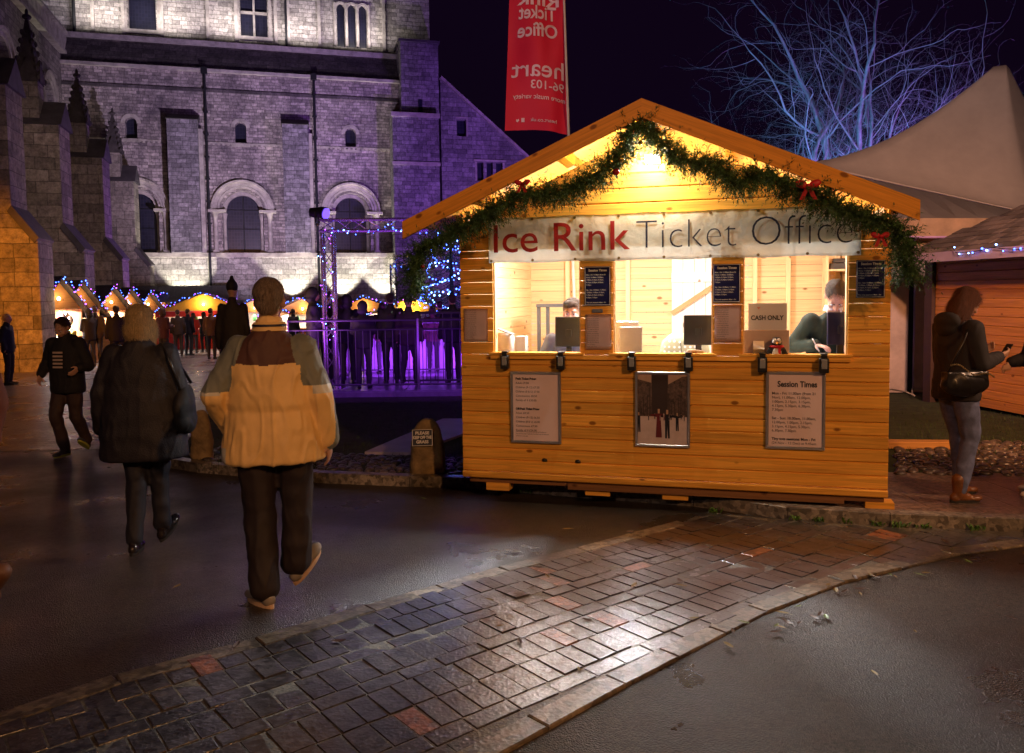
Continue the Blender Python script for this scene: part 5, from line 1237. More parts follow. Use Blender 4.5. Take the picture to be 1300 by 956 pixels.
def strands(e, hm, L_):
    ho = [c for c in e.children if c.name.startswith('hair')][-1]; bm = bmesh.new(); rr = random.Random(3); ps = ho.data.polygons
    for p in ps:
        for _ in range(2 if len(ps) < 4200 else 1):
            n = p.normal; c = p.center + Vector((rr.gauss(0, .003), rr.gauss(0, .003), rr.gauss(0, .003)))
            d = Vector((0, -.12, -1)) - n * Vector((0, -.12, -1)).dot(n)
            if d.length < .2: d = d + Vector((rr.gauss(0, .5), .5, 0))
            d = (d.normalized() + n * rr.uniform(.10, .38) + Vector((rr.gauss(0, .18), rr.gauss(0, .18), rr.gauss(0, .1)))).normalized(); s_ = d.cross(n)
            if s_.length < .05: continue
            s_ = s_.normalized() * .0011; l = L_ * rr.uniform(.5, 1.1)
            bm.faces.new([bm.verts.new(c - s_), bm.verts.new(c + s_), bm.verts.new(c + d * l)])
    link('hair_strands', bm, hm, ho)
# ---- man in the yellow jacket
jm = [M('ochre shell', (0.88, 0.58, 0.22), 0.40, var=.10, vs=5, bump=.25, bs=260), M('brown yoke', (0.10, 0.042, 0.030), 0.6, var=.2, bump=.25, bs=260), M('grey green sleeve', (0.19, 0.205, 0.17), 0.5, var=.15, bump=.25, bs=260), M('pale trim', (0.62, 0.60, 0.50), 0.5)]
def ch_man(c):
    ax = abs(c.x)
    if c.z > 1.505: return 0
    if ax < .150 + (1.33 - c.z) * .28 or (ax < .225 and c.z < 1.16): return 1 if c.z > 1.30 + .01 * math.sin(ax * 9) else (3 if c.x < -.225 and c.z < 0.86 else 0)
    if c.z > 1.19 - (.0 if c.x > 0 else .03): return 2 if ax > .18 or c.z > 1.30 else 0
    if c.z > 1.145 and ax > .24: return 3
    if ax > .285 and c.x > 0 and c.y > -.0: return 2
    return 0
def ex_man(e, j):
    bm = bmesh.new(); n = Vector(j['nek'])
    for i in range(25):
        pass
    loft(bm, [(n + Vector((0, 0, .005)), .094, .086), (n + Vector((0, .0, .05)), .083, .079), (n + Vector((0, .0, .052)), .070, .066), (n + Vector((0, 0, .01)), .07, .06)], close=False)
    link('collar', bm, [jm[0]], e, smooth=True)
    bm = bmesh.new(); loft(bm, [(n + Vector((0, 0, .028)), .0925, .087), (n + Vector((0, 0, .040)), .0895, .0845)], close=False); link('collar_piping', bm, M('navy piping', (.015, .012, .03), .6), e, smooth=True)
g0 = lambda x, y: gz(y)
khaki = M('grey suede', (0.24, 0.21, 0.17), 0.7, var=.3); gum = M('pale sole', (0.62, 0.42, 0.26), 0.6)
make_person('older man in a yellow and brown winter jacket walking away with grey hair', (-1.325, 4.36, gz(4.36)), R(3), 1.775, vox=.0105,
    j=dict(elL=(-.285, -.05, 1.14), wrL=(-.245, .10, .93), elR=(.255, -.02, 1.13), wrR=(.285, .05, .865), hiL=(-.10, -.02, .93), knL=(-.085, .0, .50), anL=(-.045, -.10, .088), ftL=(0.0, -.75), hiR=(.10, .02, .93), knR=(.105, .05, .52), anR=(.09, .06, .17), ftR=(-.62, .55), shL=(-.165, -.005, 1.375), shR=(.165, -.005, 1.375), hed=(.0, .01, 1.64)),
    coat=jm, choose=ch_man, cvox=.0062, rings=[(.775, .262, .165), (.785, .268, .172), (.90, .258, .168), (1.02, .243, .158), (1.055, .234, .150), (1.09, .243, .157), (1.25, .240, .155), (1.34, .218, .140), (1.40, .172, .12), (1.44, .125, .105), (1.48, .085, .085)],
    sl=(.080, .080, .062), foldamp=.013, trousers=M('dark brown trousers', (0.020, 0.012, 0.012), 0.7), tr=(.108, .086, .080), shoes=khaki, sole=gum, hair=('short', hairm('greying brown hair', (0.27, 0.20, 0.15))), extras=ex_man, coat_name='jacket', turn=.05)
# ---- woman in the black coat with a shoulder bag
def ex_w1(e, j):
    bm = bmesh.new(); ellip(bm, (.29, .02, 1.02), (.06, .16, .17)); ellip(bm, (.29, .02, .93), (.07, .16, .10)); remeshed('handbag', bm, .012, M('black cloth bag', (.012, .011, .012), .7), e, it=4, disp=fold(.010, 12, 8))
    bm = bmesh.new(); tube(bm, [(.30, -.10, 1.16), (.24, -.125, 1.38), (.17, -.05, 1.475), (.19, .08, 1.42), (.30, .14, 1.18)], .011, 6); link('bag_strap', bm, M('black leather', (.012, .011, .012), .32), e, smooth=True)
make_person('woman with a blonde bob in a long black quilted coat walking away', (-2.50, 5.34, gz(5.34)), R(4), 1.655, vox=.012,
    j=dict(elL=(-.27, -.02, 1.13), wrL=(-.30, .03, .87), elR=(.25, .0, 1.14), wrR=(.24, .16, .98), knL=(-.06, .0, .50), anL=(-.055, -.10, .088), ftL=(0, -.15), knR=(.07, .08, .52), anR=(.075, .09, .14), ftR=(-.45, .2), hed=(0, .03, 1.635)),
    coat=M('black quilted shell', (0.014, 0.012, 0.018), 0.62, var=.3, bump=.3, bs=120), rings=[(.665, .285, .185), (.68, .29, .19), (.85, .285, .19), (1.0, .27, .18), (1.15, .25, .165), (1.3, .235, .155), (1.38, .19, .135), (1.44, .13, .11), (1.50, .09, .085)],
    sl=(.085, .078, .06), foldamp=.009, hz=.003, trousers=M('dark navy trousers', (0.012, 0.012, 0.022), 0.7), tr=(.095, .072, .055), shoes=M('shiny black boot', (.02, .014, .014), .15), hair=('bob', hairm('blonde hair', (0.70, 0.46, 0.22))), extras=ex_w1)
# ---- boy in the printed hoodie coming towards us
def ex_boy(e, j):
    bm = bmesh.new()
    for k in range(5): box(bm, (-.012 + k * .004, .168 - k * .003, 1.31 - k * .045), (.13, .006, .022))
    link('chest_print', bm, M('cream print', (.55, .42, .36), .6), e)
    bm = bmesh.new(); ellip(bm, (0, -.075, 1.46), (.12, .07, .07)); remeshed('hood', bm, .012, M('black jersey', (.010, .009, .011), .8), e, it=3)
make_person('boy in a black hoodie with a cream printed chest walking with head bowed', (-5.05, 9.0, gz(9.0)), PI - .15, 1.60, vox=.013,
    j=dict(hed=(0, .05, 1.61), nek=(0, .01, 1.47), elR=(.30, -.05, 1.18), wrR=(.27, .12, 1.03), elL=(-.26, -.04, 1.13), wrL=(-.235, .10, 1.12), knR=(.09, .12, .52), anR=(.06, .02, .10), knL=(-.08, -.02, .50), anL=(-.07, -.22, .16), ftL=(-.6, -.1)),
    nod=.65, face=True, coat=M('black jersey', (.010, .009, .011), .8), rings=[(.80, .20, .14), (.85, .215, .15), (1.0, .21, .145), (1.2, .21, .15), (1.34, .205, .135), (1.42, .14, .10), (1.48, .075, .075)], sl=(.085, .075, .055),
    trousers=M('brown jeans', (.045, .025, .024), .75), tr=(.10, .078, .064), shoes=M('grey trainer', (.06, .06, .06), .5), sole=M('yellow green sole', (.45, .50, .06), .5), hair=('short', hairm('dark brown hair', (.035, .018, .012))), extras=ex_boy, coat_name='hoodie')
# ---- woman looking at her phone by the hut
def ex_w2(e, j):
    bm = bmesh.new(); ellip(bm, (0, -.10, 1.47), (.13, .075, .075)); ellip(bm, (0, -.11, 1.41), (.11, .06, .07)); remeshed('hood', bm, .012, M('black wool', (.016, .014, .019), .85), e, it=3)
    bl = M('black leather', (.012, .011, .012), .32)
    bm = bmesh.new(); ellip(bm, (.235, -.12, .99), (.07, .21, .11)); box(bm, (.235, -.12, 1.02), (.09, .36, .12)); q = remeshed('handbag', bm, .012, bl, e, it=4, disp=fold(.006, 14, 14))
    bm = bmesh.new()
    for k in range(26):
        t = k / 25; ellip(bm, (.305, -.30 + .38 * t, 1.14 - .11 * t + .02 * math.sin(t * 9)), (.006, .008, .008), seg=6, rings=4)
    link('stud_trim', bm, M('brass', (0.55, 0.42, 0.2), 0.3, metal=1), q)
    bm = bmesh.new(); tube(bm, [(.25, -.28, 1.08), (.24, -.14, 1.32), (.17, -.02, 1.475), (.20, .07, 1.38), (.26, .04, 1.06)], .010, 6); link('bag_strap', bm, bl, q, smooth=True)
make_person('woman in a black jacket and blue jeans reading her phone beside the hut', (3.43, 6.12, gz(6.12) + KH), R(-80), 1.655, vox=.011,
    j=dict(hed=(0, .075, 1.615), nek=(0, .015, 1.47), chs=(0, .0, 1.30), elR=(.22, .03, 1.13), wrR=(.14, .27, 1.18), hdR=((-.1, .9, .25), (-.6, .1, .4)), elL=(-.22, .03, 1.14), wrL=(-.09, .27, 1.20), hdL=((.3, .8, .3), (.5, 0, .6)), knR=(.10, .06, .52), anR=(.12, -.05, .09), knL=(-.09, .10, .52), anL=(-.10, .14, .09), ftR=(0, .1), ftL=(0, -.2)),
    nod=.50, face=True, coat=M('black wool', (.016, .014, .019), .85), rings=[(.83, .20, .145), (.87, .205, .15), (1.0, .20, .145), (1.12, .185, .135), (1.28, .20, .145), (1.38, .185, .125), (1.44, .12, .09), (1.49, .08, .08)], sl=(.078, .066, .052),
    trousers=M('blue denim', (0.11, 0.135, 0.26), 0.75, var=.35, vs=14, bump=.3, bs=200), tr=(.105, .070, .050), shoes=M('brown leather boot', (.17, .065, .022), .38, var=.35, vs=14), hi=True, hair=('long', hairm('auburn hair', (0.17, 0.06, 0.03))), extras=ex_w2, coat_name='jacket', curl=.8)
bm = bmesh.new(); box(bm, (0, 0, 0), (.065, .009, .13)); bevel(bm, .004)
_p = link('mobile_phone', bm, blk); _p.location = (3.78, 6.08, 1.19); _p.rotation_euler = (R(-35), 0, R(-80)); tag(_p, 'small black mobile phone held by the woman in blue jeans', 'phone')
# ---- person cut off at the right edge, and the one leaving at the left edge
make_person('person in dark clothes and pale shoes cut off by the frame beyond the phone reader', (4.20, 6.20, gz(6.2) + KH), R(88), 1.66, vox=.02,
    j=dict(knL=(-.1, .08, .52), anL=(-.1, .09, .09), elR=(.2, .05, 1.13), wrR=(.12, .25, 1.1)), coat=M('dark navy cloth', (.012, .011, .018), .8), trousers=M('dark navy trousers', (0.012, 0.012, 0.022), 0.7), shoes=M('pale canvas', (.55, .45, .38), .6), sole=M('white rubber', (.6, .55, .5), .5), hair=('short', hairm('dark brown hair', (.035, .018, .012))))
make_person('person in rust trousers and boots stepping out of view past the open path', (-3.02, 4.30, gz(4.3)), R(80), 1.70, vox=.016,
    j=dict(knL=(-.1, .0, .5), anL=(-.1, -.26, .17), ftL=(-.6, 0), anR=(.1, .2, .09), knR=(.1, .14, .5)), coat=M('rust coat', (.16, .05, .03), .8), trousers=M('rust trousers', (.15, .045, .03), .8), shoes=M('worn brown boot', (.16, .07, .035), .5), sole=M('white rubber', (.6, .55, .5), .5), hi=True, hair=('short', hairm('dark brown hair', (.035, .018, .012))))
# ---- staff inside the hut
def seated(dz, lean=.0, lx=.0):
    j = {}
    for k, v in dict(pel=(0, 0, .96), wst=(0, 0, 1.1), chs=(lx * .6, lean * .6, 1.30), nek=(lx, lean, 1.475), hed=(lx * 1.1, lean + .05, 1.62)).items(): j[k] = (v[0], v[1], v[2] - dz)
    for s, k in ((1, 'R'), (-1, 'L')):
        j['sh' + k] = (s * .185 + lx, lean, 1.405 - dz); j['hi' + k] = (s * .09, .02, .93 - dz); j['kn' + k] = (s * .12, .40, .93 - dz); j['an' + k] = (s * .12, .38, .93 - dz - .42)
    return j
s1 = hx(727, 395, 0.56); j1 = seated(.335); j1.update(elR=(.27, .10, .82), wrR=(.16, .24, .88), elL=(-.27, .10, .82), wrL=(-.16, .24, .88), hed=(0, .02, 1.315))
make_person('young man with short brown hair peering over the big black monitor', hw(s1[0], .56, ZC + .05), HA + PI, 1.75, vox=.013, j=j1, face=True, nod=.12, coat=M('grey hoodie', (.10, .10, .11), .8), trousers=M('dark navy trousers', (0.012, 0.012, 0.022), 0.7), hair=('quiff', hairm('mid brown hair', (.06, .032, .016))), coat_name='sweatshirt')
s2 = hx(1058, 392, .5); j2 = seated(.17, .20, -.02); j2.update(elR=(.30, .14, 1.03), wrR=(.13, .30, 1.05), elL=(-.22, .16, 1.03), wrL=(-.10, .32, 1.06), hdR=((-.6, .7, -.1), (0, .1, -1)), hdL=((.3, .8, -.1), (0, .1, -1)), hed=(-.01, .29, 1.44))
def ex_s2(e, j):
    bm = bmesh.new(); tube(bm, [(.055, .29, 1.33), (.03, .36, 1.22), (0, .37, 1.08)], .007, 6); tube(bm, [(-.055, .29, 1.33), (-.02, .36, 1.22), (0, .37, 1.08)], .007, 6); link('lanyard', bm, M('white ribbon', (.7, .72, .7), .6), e)
    bm = bmesh.new(); loft(bm, [((0, .215, 1.325), .078, .07), ((0, .225, 1.365), .066, .062)], close=False); link('shirt_collar', bm, M('white shirt', (.7, .7, .7), .6), e, smooth=True)
make_person('young man in a dark green jumper bending over to write on the counter', hw(s2[0], .74, ZC + .05), HA + PI, 1.75, vox=.0125, j=j2, face=True, nod=1.05, coat=M('dark green jumper', (.010, .019, .011), .9, bump=.3, bs=180), trousers=M('dark navy trousers', (0.012, 0.012, 0.022), 0.7), hair=('short', hairm('light brown hair', (.06, .034, .018))), extras=ex_s2, coat_name='jumper', collar=False)
bm = bmesh.new(); tube(bm, [(0, 0, 0), (.0, .0, .13)], .0045, 8); _p = link('pen', bm, M('white plastic', (0.8, 0.8, 0.78), 0.4)); _p.location = hw(hx(1040, 436, .3)[0], .3, SILL + .02); _p.rotation_euler = (.5, -.5, HA); tag(_p, 'white pen in the writing man hand', 'pen')
for x, y, h, lb in ((s1[0], .56, .56, 'round stool under the seated man behind the big monitor'), (s2[0], .74, .72, 'tall round stool under the writing man')):
    e = empty('stool', hw(x, y, ZC + .05), HA); tag(e, lb, 'stool')
    bm = bmesh.new(); tube(bm, [(0, 0, h - .05), (0, 0, h)], .17, 20); link('seat', bm, blk, e)
    for k in range(4): bm = bmesh.new(); t = k * PI / 2 + .7; tube(bm, [(math.cos(t) * .1, math.sin(t) * .1, h - .05), (math.cos(t) * .18, math.sin(t) * .18, 0)], .012, 6); link('leg', bm, rk, e)
# ---- the crowd
dark = [M('coat ' + str(i), c, .75, var=.25) for i, c in enumerate([(.012, .011, .015), (.02, .018, .022), (.03, .022, .018), (.012, .014, .03), (.045, .035, .03), (.05, .012, .018)])]
redc = M('red coat', (.35, .02, .02), .7); brn = M('brown coat', (.10, .055, .03), .8); pal = M('grey cream coat', (.25, .22, .2), .8)
hd = hairm('dark brown hair', (.035, .018, .012)); hb = hairm('blonde hair', (0.50, 0.31, 0.13))
def crowd_proto(kind, hair, pose):
    return make_person('x', (0, 0, 0), 0, 1.75, vox=.024, j=pose, coat=dark[0], trousers=dark[1], hair=(hair, hd), nod=.1)
PR = {}
PR['a'] = crowd_proto('a', 'short', {}); PR['b'] = crowd_proto('b', 'hood', dict(elR=(.22, .04, 1.14), wrR=(.12, .24, 1.12), elL=(-.22, .04, 1.14), wrL=(-.12, .24, 1.12)))
PR['c'] = crowd_proto('c', 'pom', dict(knR=(.1, .12, .52), anR=(.1, .16, .1), anL=(-.1, -.2, .15), knL=(-.1, -.02, .5), ftL=(-.5, 0))); PR['d'] = crowd_proto('d', 'bob', dict(elR=(.24, .0, 1.14), wrR=(.2, .2, 1.2)))
def crowd(kind, px, ty, Y, face, label, coat, hair=None, base=None, group=None, tr=None):
    src = PR[kind]; zb = gz(Y) if base is None else base; p = AT(px, ty, Y); H = max(1.0, p.z - zb)
    e = copy_tree(src); e.location = (p.x, Y, zb); e.rotation_euler = (0, 0, face); s = H / 1.76; e.scale = (s, s, s)
    for k_ in ('label', 'group'): 
        if k_ in e: del e[k_]
    tag(e, label, 'person', group)
    for c in e.children_recursive:
        nm = c.name.split('.')[0]; m_ = {'coat': coat, 'hair': hair, 'knitted_hat': hair, 'hood': hair, 'trousers': tr}.get(nm)
        if m_: c.material_slots[0].link = 'OBJECT'; c.material_slots[0].material = m_
    return e
gR = 'people watching the ice rink from behind the railings'; gM = 'people walking among the market stalls'
DZ = -0.05
for a in [('b', 397, 365, 14.9, -1.3, 'hooded person in a bulky dark coat standing just outside the truss pillar', dark[1], dark[1]),
          ('a', 414, 370, 15.6, -.6, 'person with dark hair half hidden behind the truss pillar', dark[2], None),
          ('b', 440, 374, 15.4, .2, 'hooded broad backed person first inside the truss pillar', dark[0], dark[0]),
          ('d', 433, 377, 16.9, .5, 'person with bobbed hair behind the broad backed one at the railing', dark[3], None),
          ('b', 460, 382, 14.7, .1, 'short hooded person between the two lit stall gables and the railing', dark[0], dark[1]),
          ('d', 485, 384, 17.4, .4, 'person in a purple lit coat half hidden behind a taller one', dark[5], None),
          ('a', 495, 372, 15.3, .2, 'tall dark haired person left of the glowing orange stall', dark[0], None),
          ('c', 518, 376, 15.0, -.1, 'person in a woolly hat silhouetted against the glowing orange stall', dark[2], dark[2]),
          ('d', 549, 388, 17.8, 0, 'small figure under the blue lit fir tree', dark[5], None),
          ('a', 574, 373, 15.4, .3, 'person beside the hut corner in front of the blue lit fir tree', dark[0], None),
          ('a', 558, 382, 18.3, .3, 'shorter person next to the fir tree trunk beyond the railing', dark[3], None)]:
    crowd(*a[:5], a[5], a[6], a[7], base=DZ, group=gR)
_bob = crowd('c', 294, 357, 12.6, .1, 'tall person in a bobble hat and long coat behind the yellow jacket shoulder', dark[2], dark[0], group=gM)
_bob.scale[0] *= .78
for a in [('a', 8, 398, 18.8, -1.4, 'person with pale hair in a dark coat walking beside the litter bin', dark[3], hb),
          ('a', 120, 388, 25.8, .2, 'person in a dark jacket at the second market stall', dark[4], None),
          ('b', 112, 392, 25.5, .9, 'hooded person browsing between the first two market stalls', dark[0], dark[0]),
          ('a', 147, 388, 23.0, .5, 'person in black browsing the third market stall above the bowed boy', dark[0], None),
          ('d', 206, 391, 26.5, -.4, 'person beside the last stall of the row by the buttresses', dark[5], None),
          ('a', 225, 393, 31.0, .3, 'person in a black jacket standing before the red and yellow stall', dark[0], None),
          ('a', 238, 392, 32.0, -.3, 'person in a striped dark coat beside the red coated one', dark[3], None),
          ('d', 245, 397, 34.0, .1, 'person in a bright red coat under the red and yellow stall', redc, hd),
          ('a', 267, 391, 29.0, 0, 'person in a brown coat in front of the red and yellow stall', brn, None),
          ('b', 258, 396, 35.0, .8, 'small distant hooded person between the red and brown coats', dark[0], dark[0]),
          ('d', 282, 394, 30.0, .5, 'person close behind the bobble hat wearer', dark[1], None),
          ('a', 372, 392, 31.0, -.4, 'distant person before the white lit stall beyond the yellow jacket', dark[0], None)]:
    crowd(*a[:5], a[5], a[6], a[7], group=gM)
for e in PR.values():
    for c in list(e.children_recursive): bpy.data.objects.remove(c)
    bpy.data.objects.remove(e)
# ================================================================= garland on the hut
fir = M('fir needles', (0.045, 0.11, 0.030), 0.6, var=.4, vs=8, island=.55)
def sprig(bm, p, d, L_, n=12, w=.0028, nl=.035, spread=1.0):
    d = Vector(d).normalized(); u, v, _ = frame_of(d)
    a, b = p, p + d * L_
    s_ = u * .0022
    bm.faces.new([bm.verts.new(a - s_), bm.verts.new(a + s_), bm.verts.new(b)])
    for i in range(n):
        t = (i + .5) / n; q = a.lerp(b, t); ph = i * 2.4; l = nl * (1.05 - .5 * t) * random.uniform(.7, 1.15)
        o = (u * math.cos(ph) + v * math.sin(ph)) * spread + d * .75; o.normalize(); e_ = q + o * l; sd = d.cross(o); 
        if sd.length < .01: continue
        sd = sd.normalized() * w
        bm.faces.new([bm.verts.new(q - sd), bm.verts.new(q + sd), bm.verts.new(e_)])
gpx = [(530, 372), (523, 345), (535, 318), (556, 304), (590, 287), (625, 268), (660, 246), (700, 246), (722, 240), (752, 222), (782, 204), (795, 178), (806, 160), (815, 156), (828, 166), (850, 190), (870, 205), (900, 206), (935, 232), (960, 222), (985, 226), (1010, 238), (1035, 248), (1065, 262), (1100, 275), (1130, 285), (1146, 300), (1150, 325), (1152, 352)]
gy = -0.42
gpts = []
for i, q in enumerate(gpx):
    x, z = hx(*q, gy); gpts.append(Vector((x, gy + .02, z)))
gar = hempty('fir_garland', gpts[0].x, 0, 0)
bm = bmesh.new()
def catm(P, n=14):
    out = []
    for i in range(len(P) - 1):
        p0, p1, p2, p3 = P[max(i - 1, 0)], P[i], P[i + 1], P[min(i + 2, len(P) - 1)]
        for k in range(n):
            t = k / n; out.append(.5 * ((2 * p1) + (p2 - p0) * t + (2 * p0 - 5 * p1 + 4 * p2 - p3) * t * t + (3 * p1 - p0 - 3 * p2 + p3) * t ** 3))
    return out + [P[-1]]
path = catm(gpts)
off = Vector((gpts[0].x, 0, 0))
tube(bm, [p - off for p in path[::3]], .012, 6)
for i in range(len(path) - 1):
    seg = path[i + 1] - path[i]; L_ = seg.length; d = seg.normalized(); u, v, _ = frame_of(d)
    end = min(i, len(path) - i) < 34
    n = max(1, int(L_ * (680 if not end else 760)))
    thick = 1.0 + .35 * noise.noise(Vector((i * .11, 0, 0)))
    for _ in range(n):
        ph = random.uniform(0, 2 * PI); o = u * math.cos(ph) + v * math.sin(ph); p = path[i].lerp(path[i + 1], random.random()) + o * .015
        dd = o * random.uniform(.5, 1) + d * random.uniform(-.8, .8) + Vector((0, -.1, -.28))
        sprig(bm, p - off, dd, random.uniform(.08, .185) * thick * (1.25 if end else 1), 13, .0044, .046)
tag(gar, 'dark green fir garland swagged along the gable with both ends hanging down', 'garland')
link('greenery', bm, fir, gar)
rg = M('red bauble', (.35, .015, .02), .22, var=.02); gg = M('gold bauble', (.6, .42, .12), .2, metal=.9); rb = M('red ribbon', (.55, .012, .02), .5)
for (px, py), m_, r, lb in (((782, 218), rg, .026, 'matt red bauble at the foot of the swag nearest the lamp'), ((788, 202), gg, .024, 'gold bauble inside the garland near the peak'), ((813, 181), gg, .016, 'small gold bauble just under the gable peak'), ((836, 165), gg, .02, 'gold bauble below the gable peak on the phone reader side'), ((713, 224), gg, .012, 'tiny silvery bauble on the garland above the word Ice'), ((1004, 236), gg, .013, 'tiny gold bauble beside the red bow'), ((536, 338), rg, .016, 'small red berry on the hanging end over the fir tree')):
    x, z = hx(px, py, gy - .06); bm = bmesh.new(); ellip(bm, (0, 0, 0), (r, r, r)); o = on_hut('bauble', bm, m_, x, gy - .05, z, smooth=True); tag(o, lb, 'bauble', 'baubles on the fir garland')
    bm = bmesh.new(); tube(bm, [(0, 0, r), (0, 0, r + .008)], r * .25, 8); link('bauble_cap', bm, gg, o)
def bow(px, py, s, lb):
    x, z = hx(px, py, gy - .07); e = hempty('red_bow', x, gy - .07, z); tag(e, lb, 'bow', 'red bows on the fir garland')
    for sx in (-1, 1):
        bm = bmesh.new(); ellip(bm, (sx * .045 * s, 0, .012 * s), (.045 * s, .018 * s, .028 * s), Matrix.Rotation(-sx * .4, 3, 'Y')); link('loop', bm, rb, e, smooth=True)
        bm = bmesh.new(); P = [(0, 0), (sx * .02, -.04), (sx * .045, -.10)]; W_ = .016 * s
        vs_ = [(bm.verts.new((a * s - W_, -.01 * k, b * s)), bm.verts.new((a * s + W_, -.01 * k, b * s))) for k, (a, b) in enumerate(P)]
        for a, b in zip(vs_, vs_[1:]): bm.faces.new((a[0], a[1], b[1], b[0]))
        bmesh.ops.solidify(bm, geom=bm.faces[:], thickness=.002); link('tail', bm, rb, e)
    bm = bmesh.new(); ellip(bm, (0, -.01, 0), (.015 * s, .015 * s, .017 * s)); link('knot', bm, rb, e, smooth=True)
bow(1026, 236, .95, 'large red bow on the lower swag above the banner end'); bow(1118, 300, .7, 'red bow where the garland starts to hang beside the navy card'); bow(663, 233, .7, 'small red bow tucked in the garland above the word Ice')
# ================================================================= flag
fy = 8.7; a_ = AT(722, 175, fy); b_ = AT(713, -90, fy); up_ = (b_ - a_).normalized(); base = a_ - up_ * ((a_.z - gz(fy) - KH) / up_.z)
fe = empty('feather_flag', base); tag(fe, 'tall red advertising flag on a pole behind the ticket hut, seen from the back', 'flag')
bm = bmesh.new(); tube(bm, [(0, 0, 0), a_ - base, b_ - base], [.02, .014, .010], 8); link('pole', bm, M('white fibreglass', (.6, .58, .55), .4), fe)
bm = bmesh.new(); box(bm, (0, 0, .03), (.5, .5, .06)); bevel(bm, .01); link('base', bm, blk, fe)
def flagpt(u, v):
    """u 0 at the fly (picture left) .. 1 at the pole, v 0 bottom .. 1 top"""
    pl = AT(641 + 8 * v, 166 - 236 * v, fy); pr = AT(722 - 6.5 * v, 169 - 240 * v, fy); p = pl.lerp(pr, u)
    p.y += .035 * math.sin(u * 7 + v * 3) + .05 * noise.noise(Vector((u * 1.6, v * 3.5, 2))) * 1.2 + .03 * math.sin((u - v * .35) * 16) * max(0, u - .55) * 2
    p.z += .02 * math.sin(u * 4) * (1 - v); return p - base
bm = bmesh.new(); nu, nv = 34, 70; gr = [[bm.verts.new(flagpt(i / nu, j / nv)) for j in range(nv + 1)] for i in range(nu + 1)]
for i in range(nu):
    for j in range(nv): bm.faces.new((gr[i][j], gr[i + 1][j], gr[i + 1][j + 1], gr[i][j + 1]))
flm = M('red flag cloth', (0.62, 0.008, 0.05), 0.7, var=.05)
link('cloth', bm, flm, fe, smooth=True)
def flag_text(s, u0, u1, v, cap, wt):
    bm = bmesh.new(); text_fit(bm, s, 0, 1, 0, 1, wt * .008, mirror=True)
    for v_ in bm.verts:
        u = u0 + (u1 - u0) * v_.co.x; vv = v + v_.co.z * cap; v_.co = flagpt(u, vv) + Vector((0, -.012, 0))
    return bm
def py2v(py): return (167 - py) / 238
for s, xa, xb, py, capx, wt in (('Rink', 652, 712, 7, 15, 2.5), ('Ticket', 655, 708, 25, 17, 2.4), ('Office', 654, 709, 48, 17, 2.4), ('96-103', 673, 717, 114, 10, 1.2), ('more music variety', 650, 718, 127, 6, .8), ('heart.co.uk', 673, 706, 156, 4.5, .6)):
    link('lettering', flag_text(s, (xa - 641) / 80, (xb - 641) / 80, py2v(py), capx / 238, wt), M('pale print', (.75, .55, .66), .6), fe)
bm = flag_text('heart', (647 - 641) / 80, (717 - 641) / 80, py2v(99), 21 / 238, .9); link('lettering', bm, M('pale print', (.75, .55, .66), .6), fe)
bm = bmesh.new()
for u0, v0, w_, h_ in ((.255, py2v(157), .05, .022), (.17, py2v(157), .05, .018)):
    P = [(0, 0), (1, 0), (1, 1), (0, 1)] if u0 > .2 else [(0, .3), (.5, 0), (1, .5), (.8, 1), (.5, .7), (.1, .9)]
    bm.faces.new([bm.verts.new(flagpt(u0 + w_ * a, v0 + h_ * b) + Vector((0, -.012, 0))) for a, b in P])
link('emblem', bm, M('pale print', (.75, .55, .66), .6), fe)
# ================================================================= stone markers
stn = M('mossy stone', (0.22, 0.15, 0.07), 0.85, var=.45, vs=7, bump=.7, bs=22)
def marker(px0, px1, yt, yb, label, plaque):
    c = G((px0 + px1) / 2, yb, KH); w = (px1 - px0) / FPX * c.y; h = AT((px0 + px1) / 2, yt, c.y + .1).z - c.z
    e = empty('stone_marker', (c.x, c.y + w * .3, c.z), R(4)); tag(e, label, 'stone marker')
    bm = bmesh.new(); loft(bm, [((0, 0, 0), w * .5, w * .42), ((0, 0, h * .5), w * .44, w * .35), ((0, 0, h * .8), w * .36, w * .26), ((0, 0, h * .93), w * .26, w * .2), ((0, 0, h), w * .12, w * .12)], pw=3.2, seg=24)
    remeshed('stone', bm, .014, stn, e, it=2, disp=lambda p, n: noise.noise(p * 9) * .012 + noise.noise(p * 30) * .004)
    if plaque:
        pl = empty('plaque', (-w * .04, -w * .40, h * .70)); 
        bpy.data.objects.remove(pl)
        T_ = Matrix.Translation((-w * .12, -w * .375, h * .695)) @ Matrix.Rotation(R(-13), 4, 'X'); ww, hh_ = w * .54, h * .30
        bm = bmesh.new(); box(bm, (0, 0, 0), (ww, .012, hh_)); bmesh.ops.transform(bm, matrix=T_, verts=bm.verts); 
        p = link('plaque', bm, M('navy enamel', (.008, .012, .03), .3), e)
        bm = bmesh.new()
        for s, x0, x1, z in (('PLEASE', -.34, .34, .20), ('KEEP OFF THE', -.45, .45, -.07), ('GRASS', -.30, .30, -.34)): text_fit(bm, s, x0 * ww, x1 * ww, z * hh_, hh_ * .17, .045, y=-.008)
        t = .012
        for a in ((-.5, .5, -.5, -.47), (-.5, .5, .47, .5), (-.5, -.47, -.5, .5), (.47, .5, -.5, .5)): bb(bm, a[0] * ww, a[1] * ww, -.0095, -.0065, a[2] * hh_, a[3] * hh_)
        bmesh.ops.transform(bm, matrix=T_, verts=bm.verts); link('lettering', bm, M('white enamel', (.7, .68, .66), .4), p)
    return e
marker(518, 566, 532, 602, 'tapered mossy stone with a navy plaque reading PLEASE KEEP OFF THE GRASS', True)
marker(240, 268, 520, 584, 'plain rough stone marker partly hidden behind the yellow jacket', False)
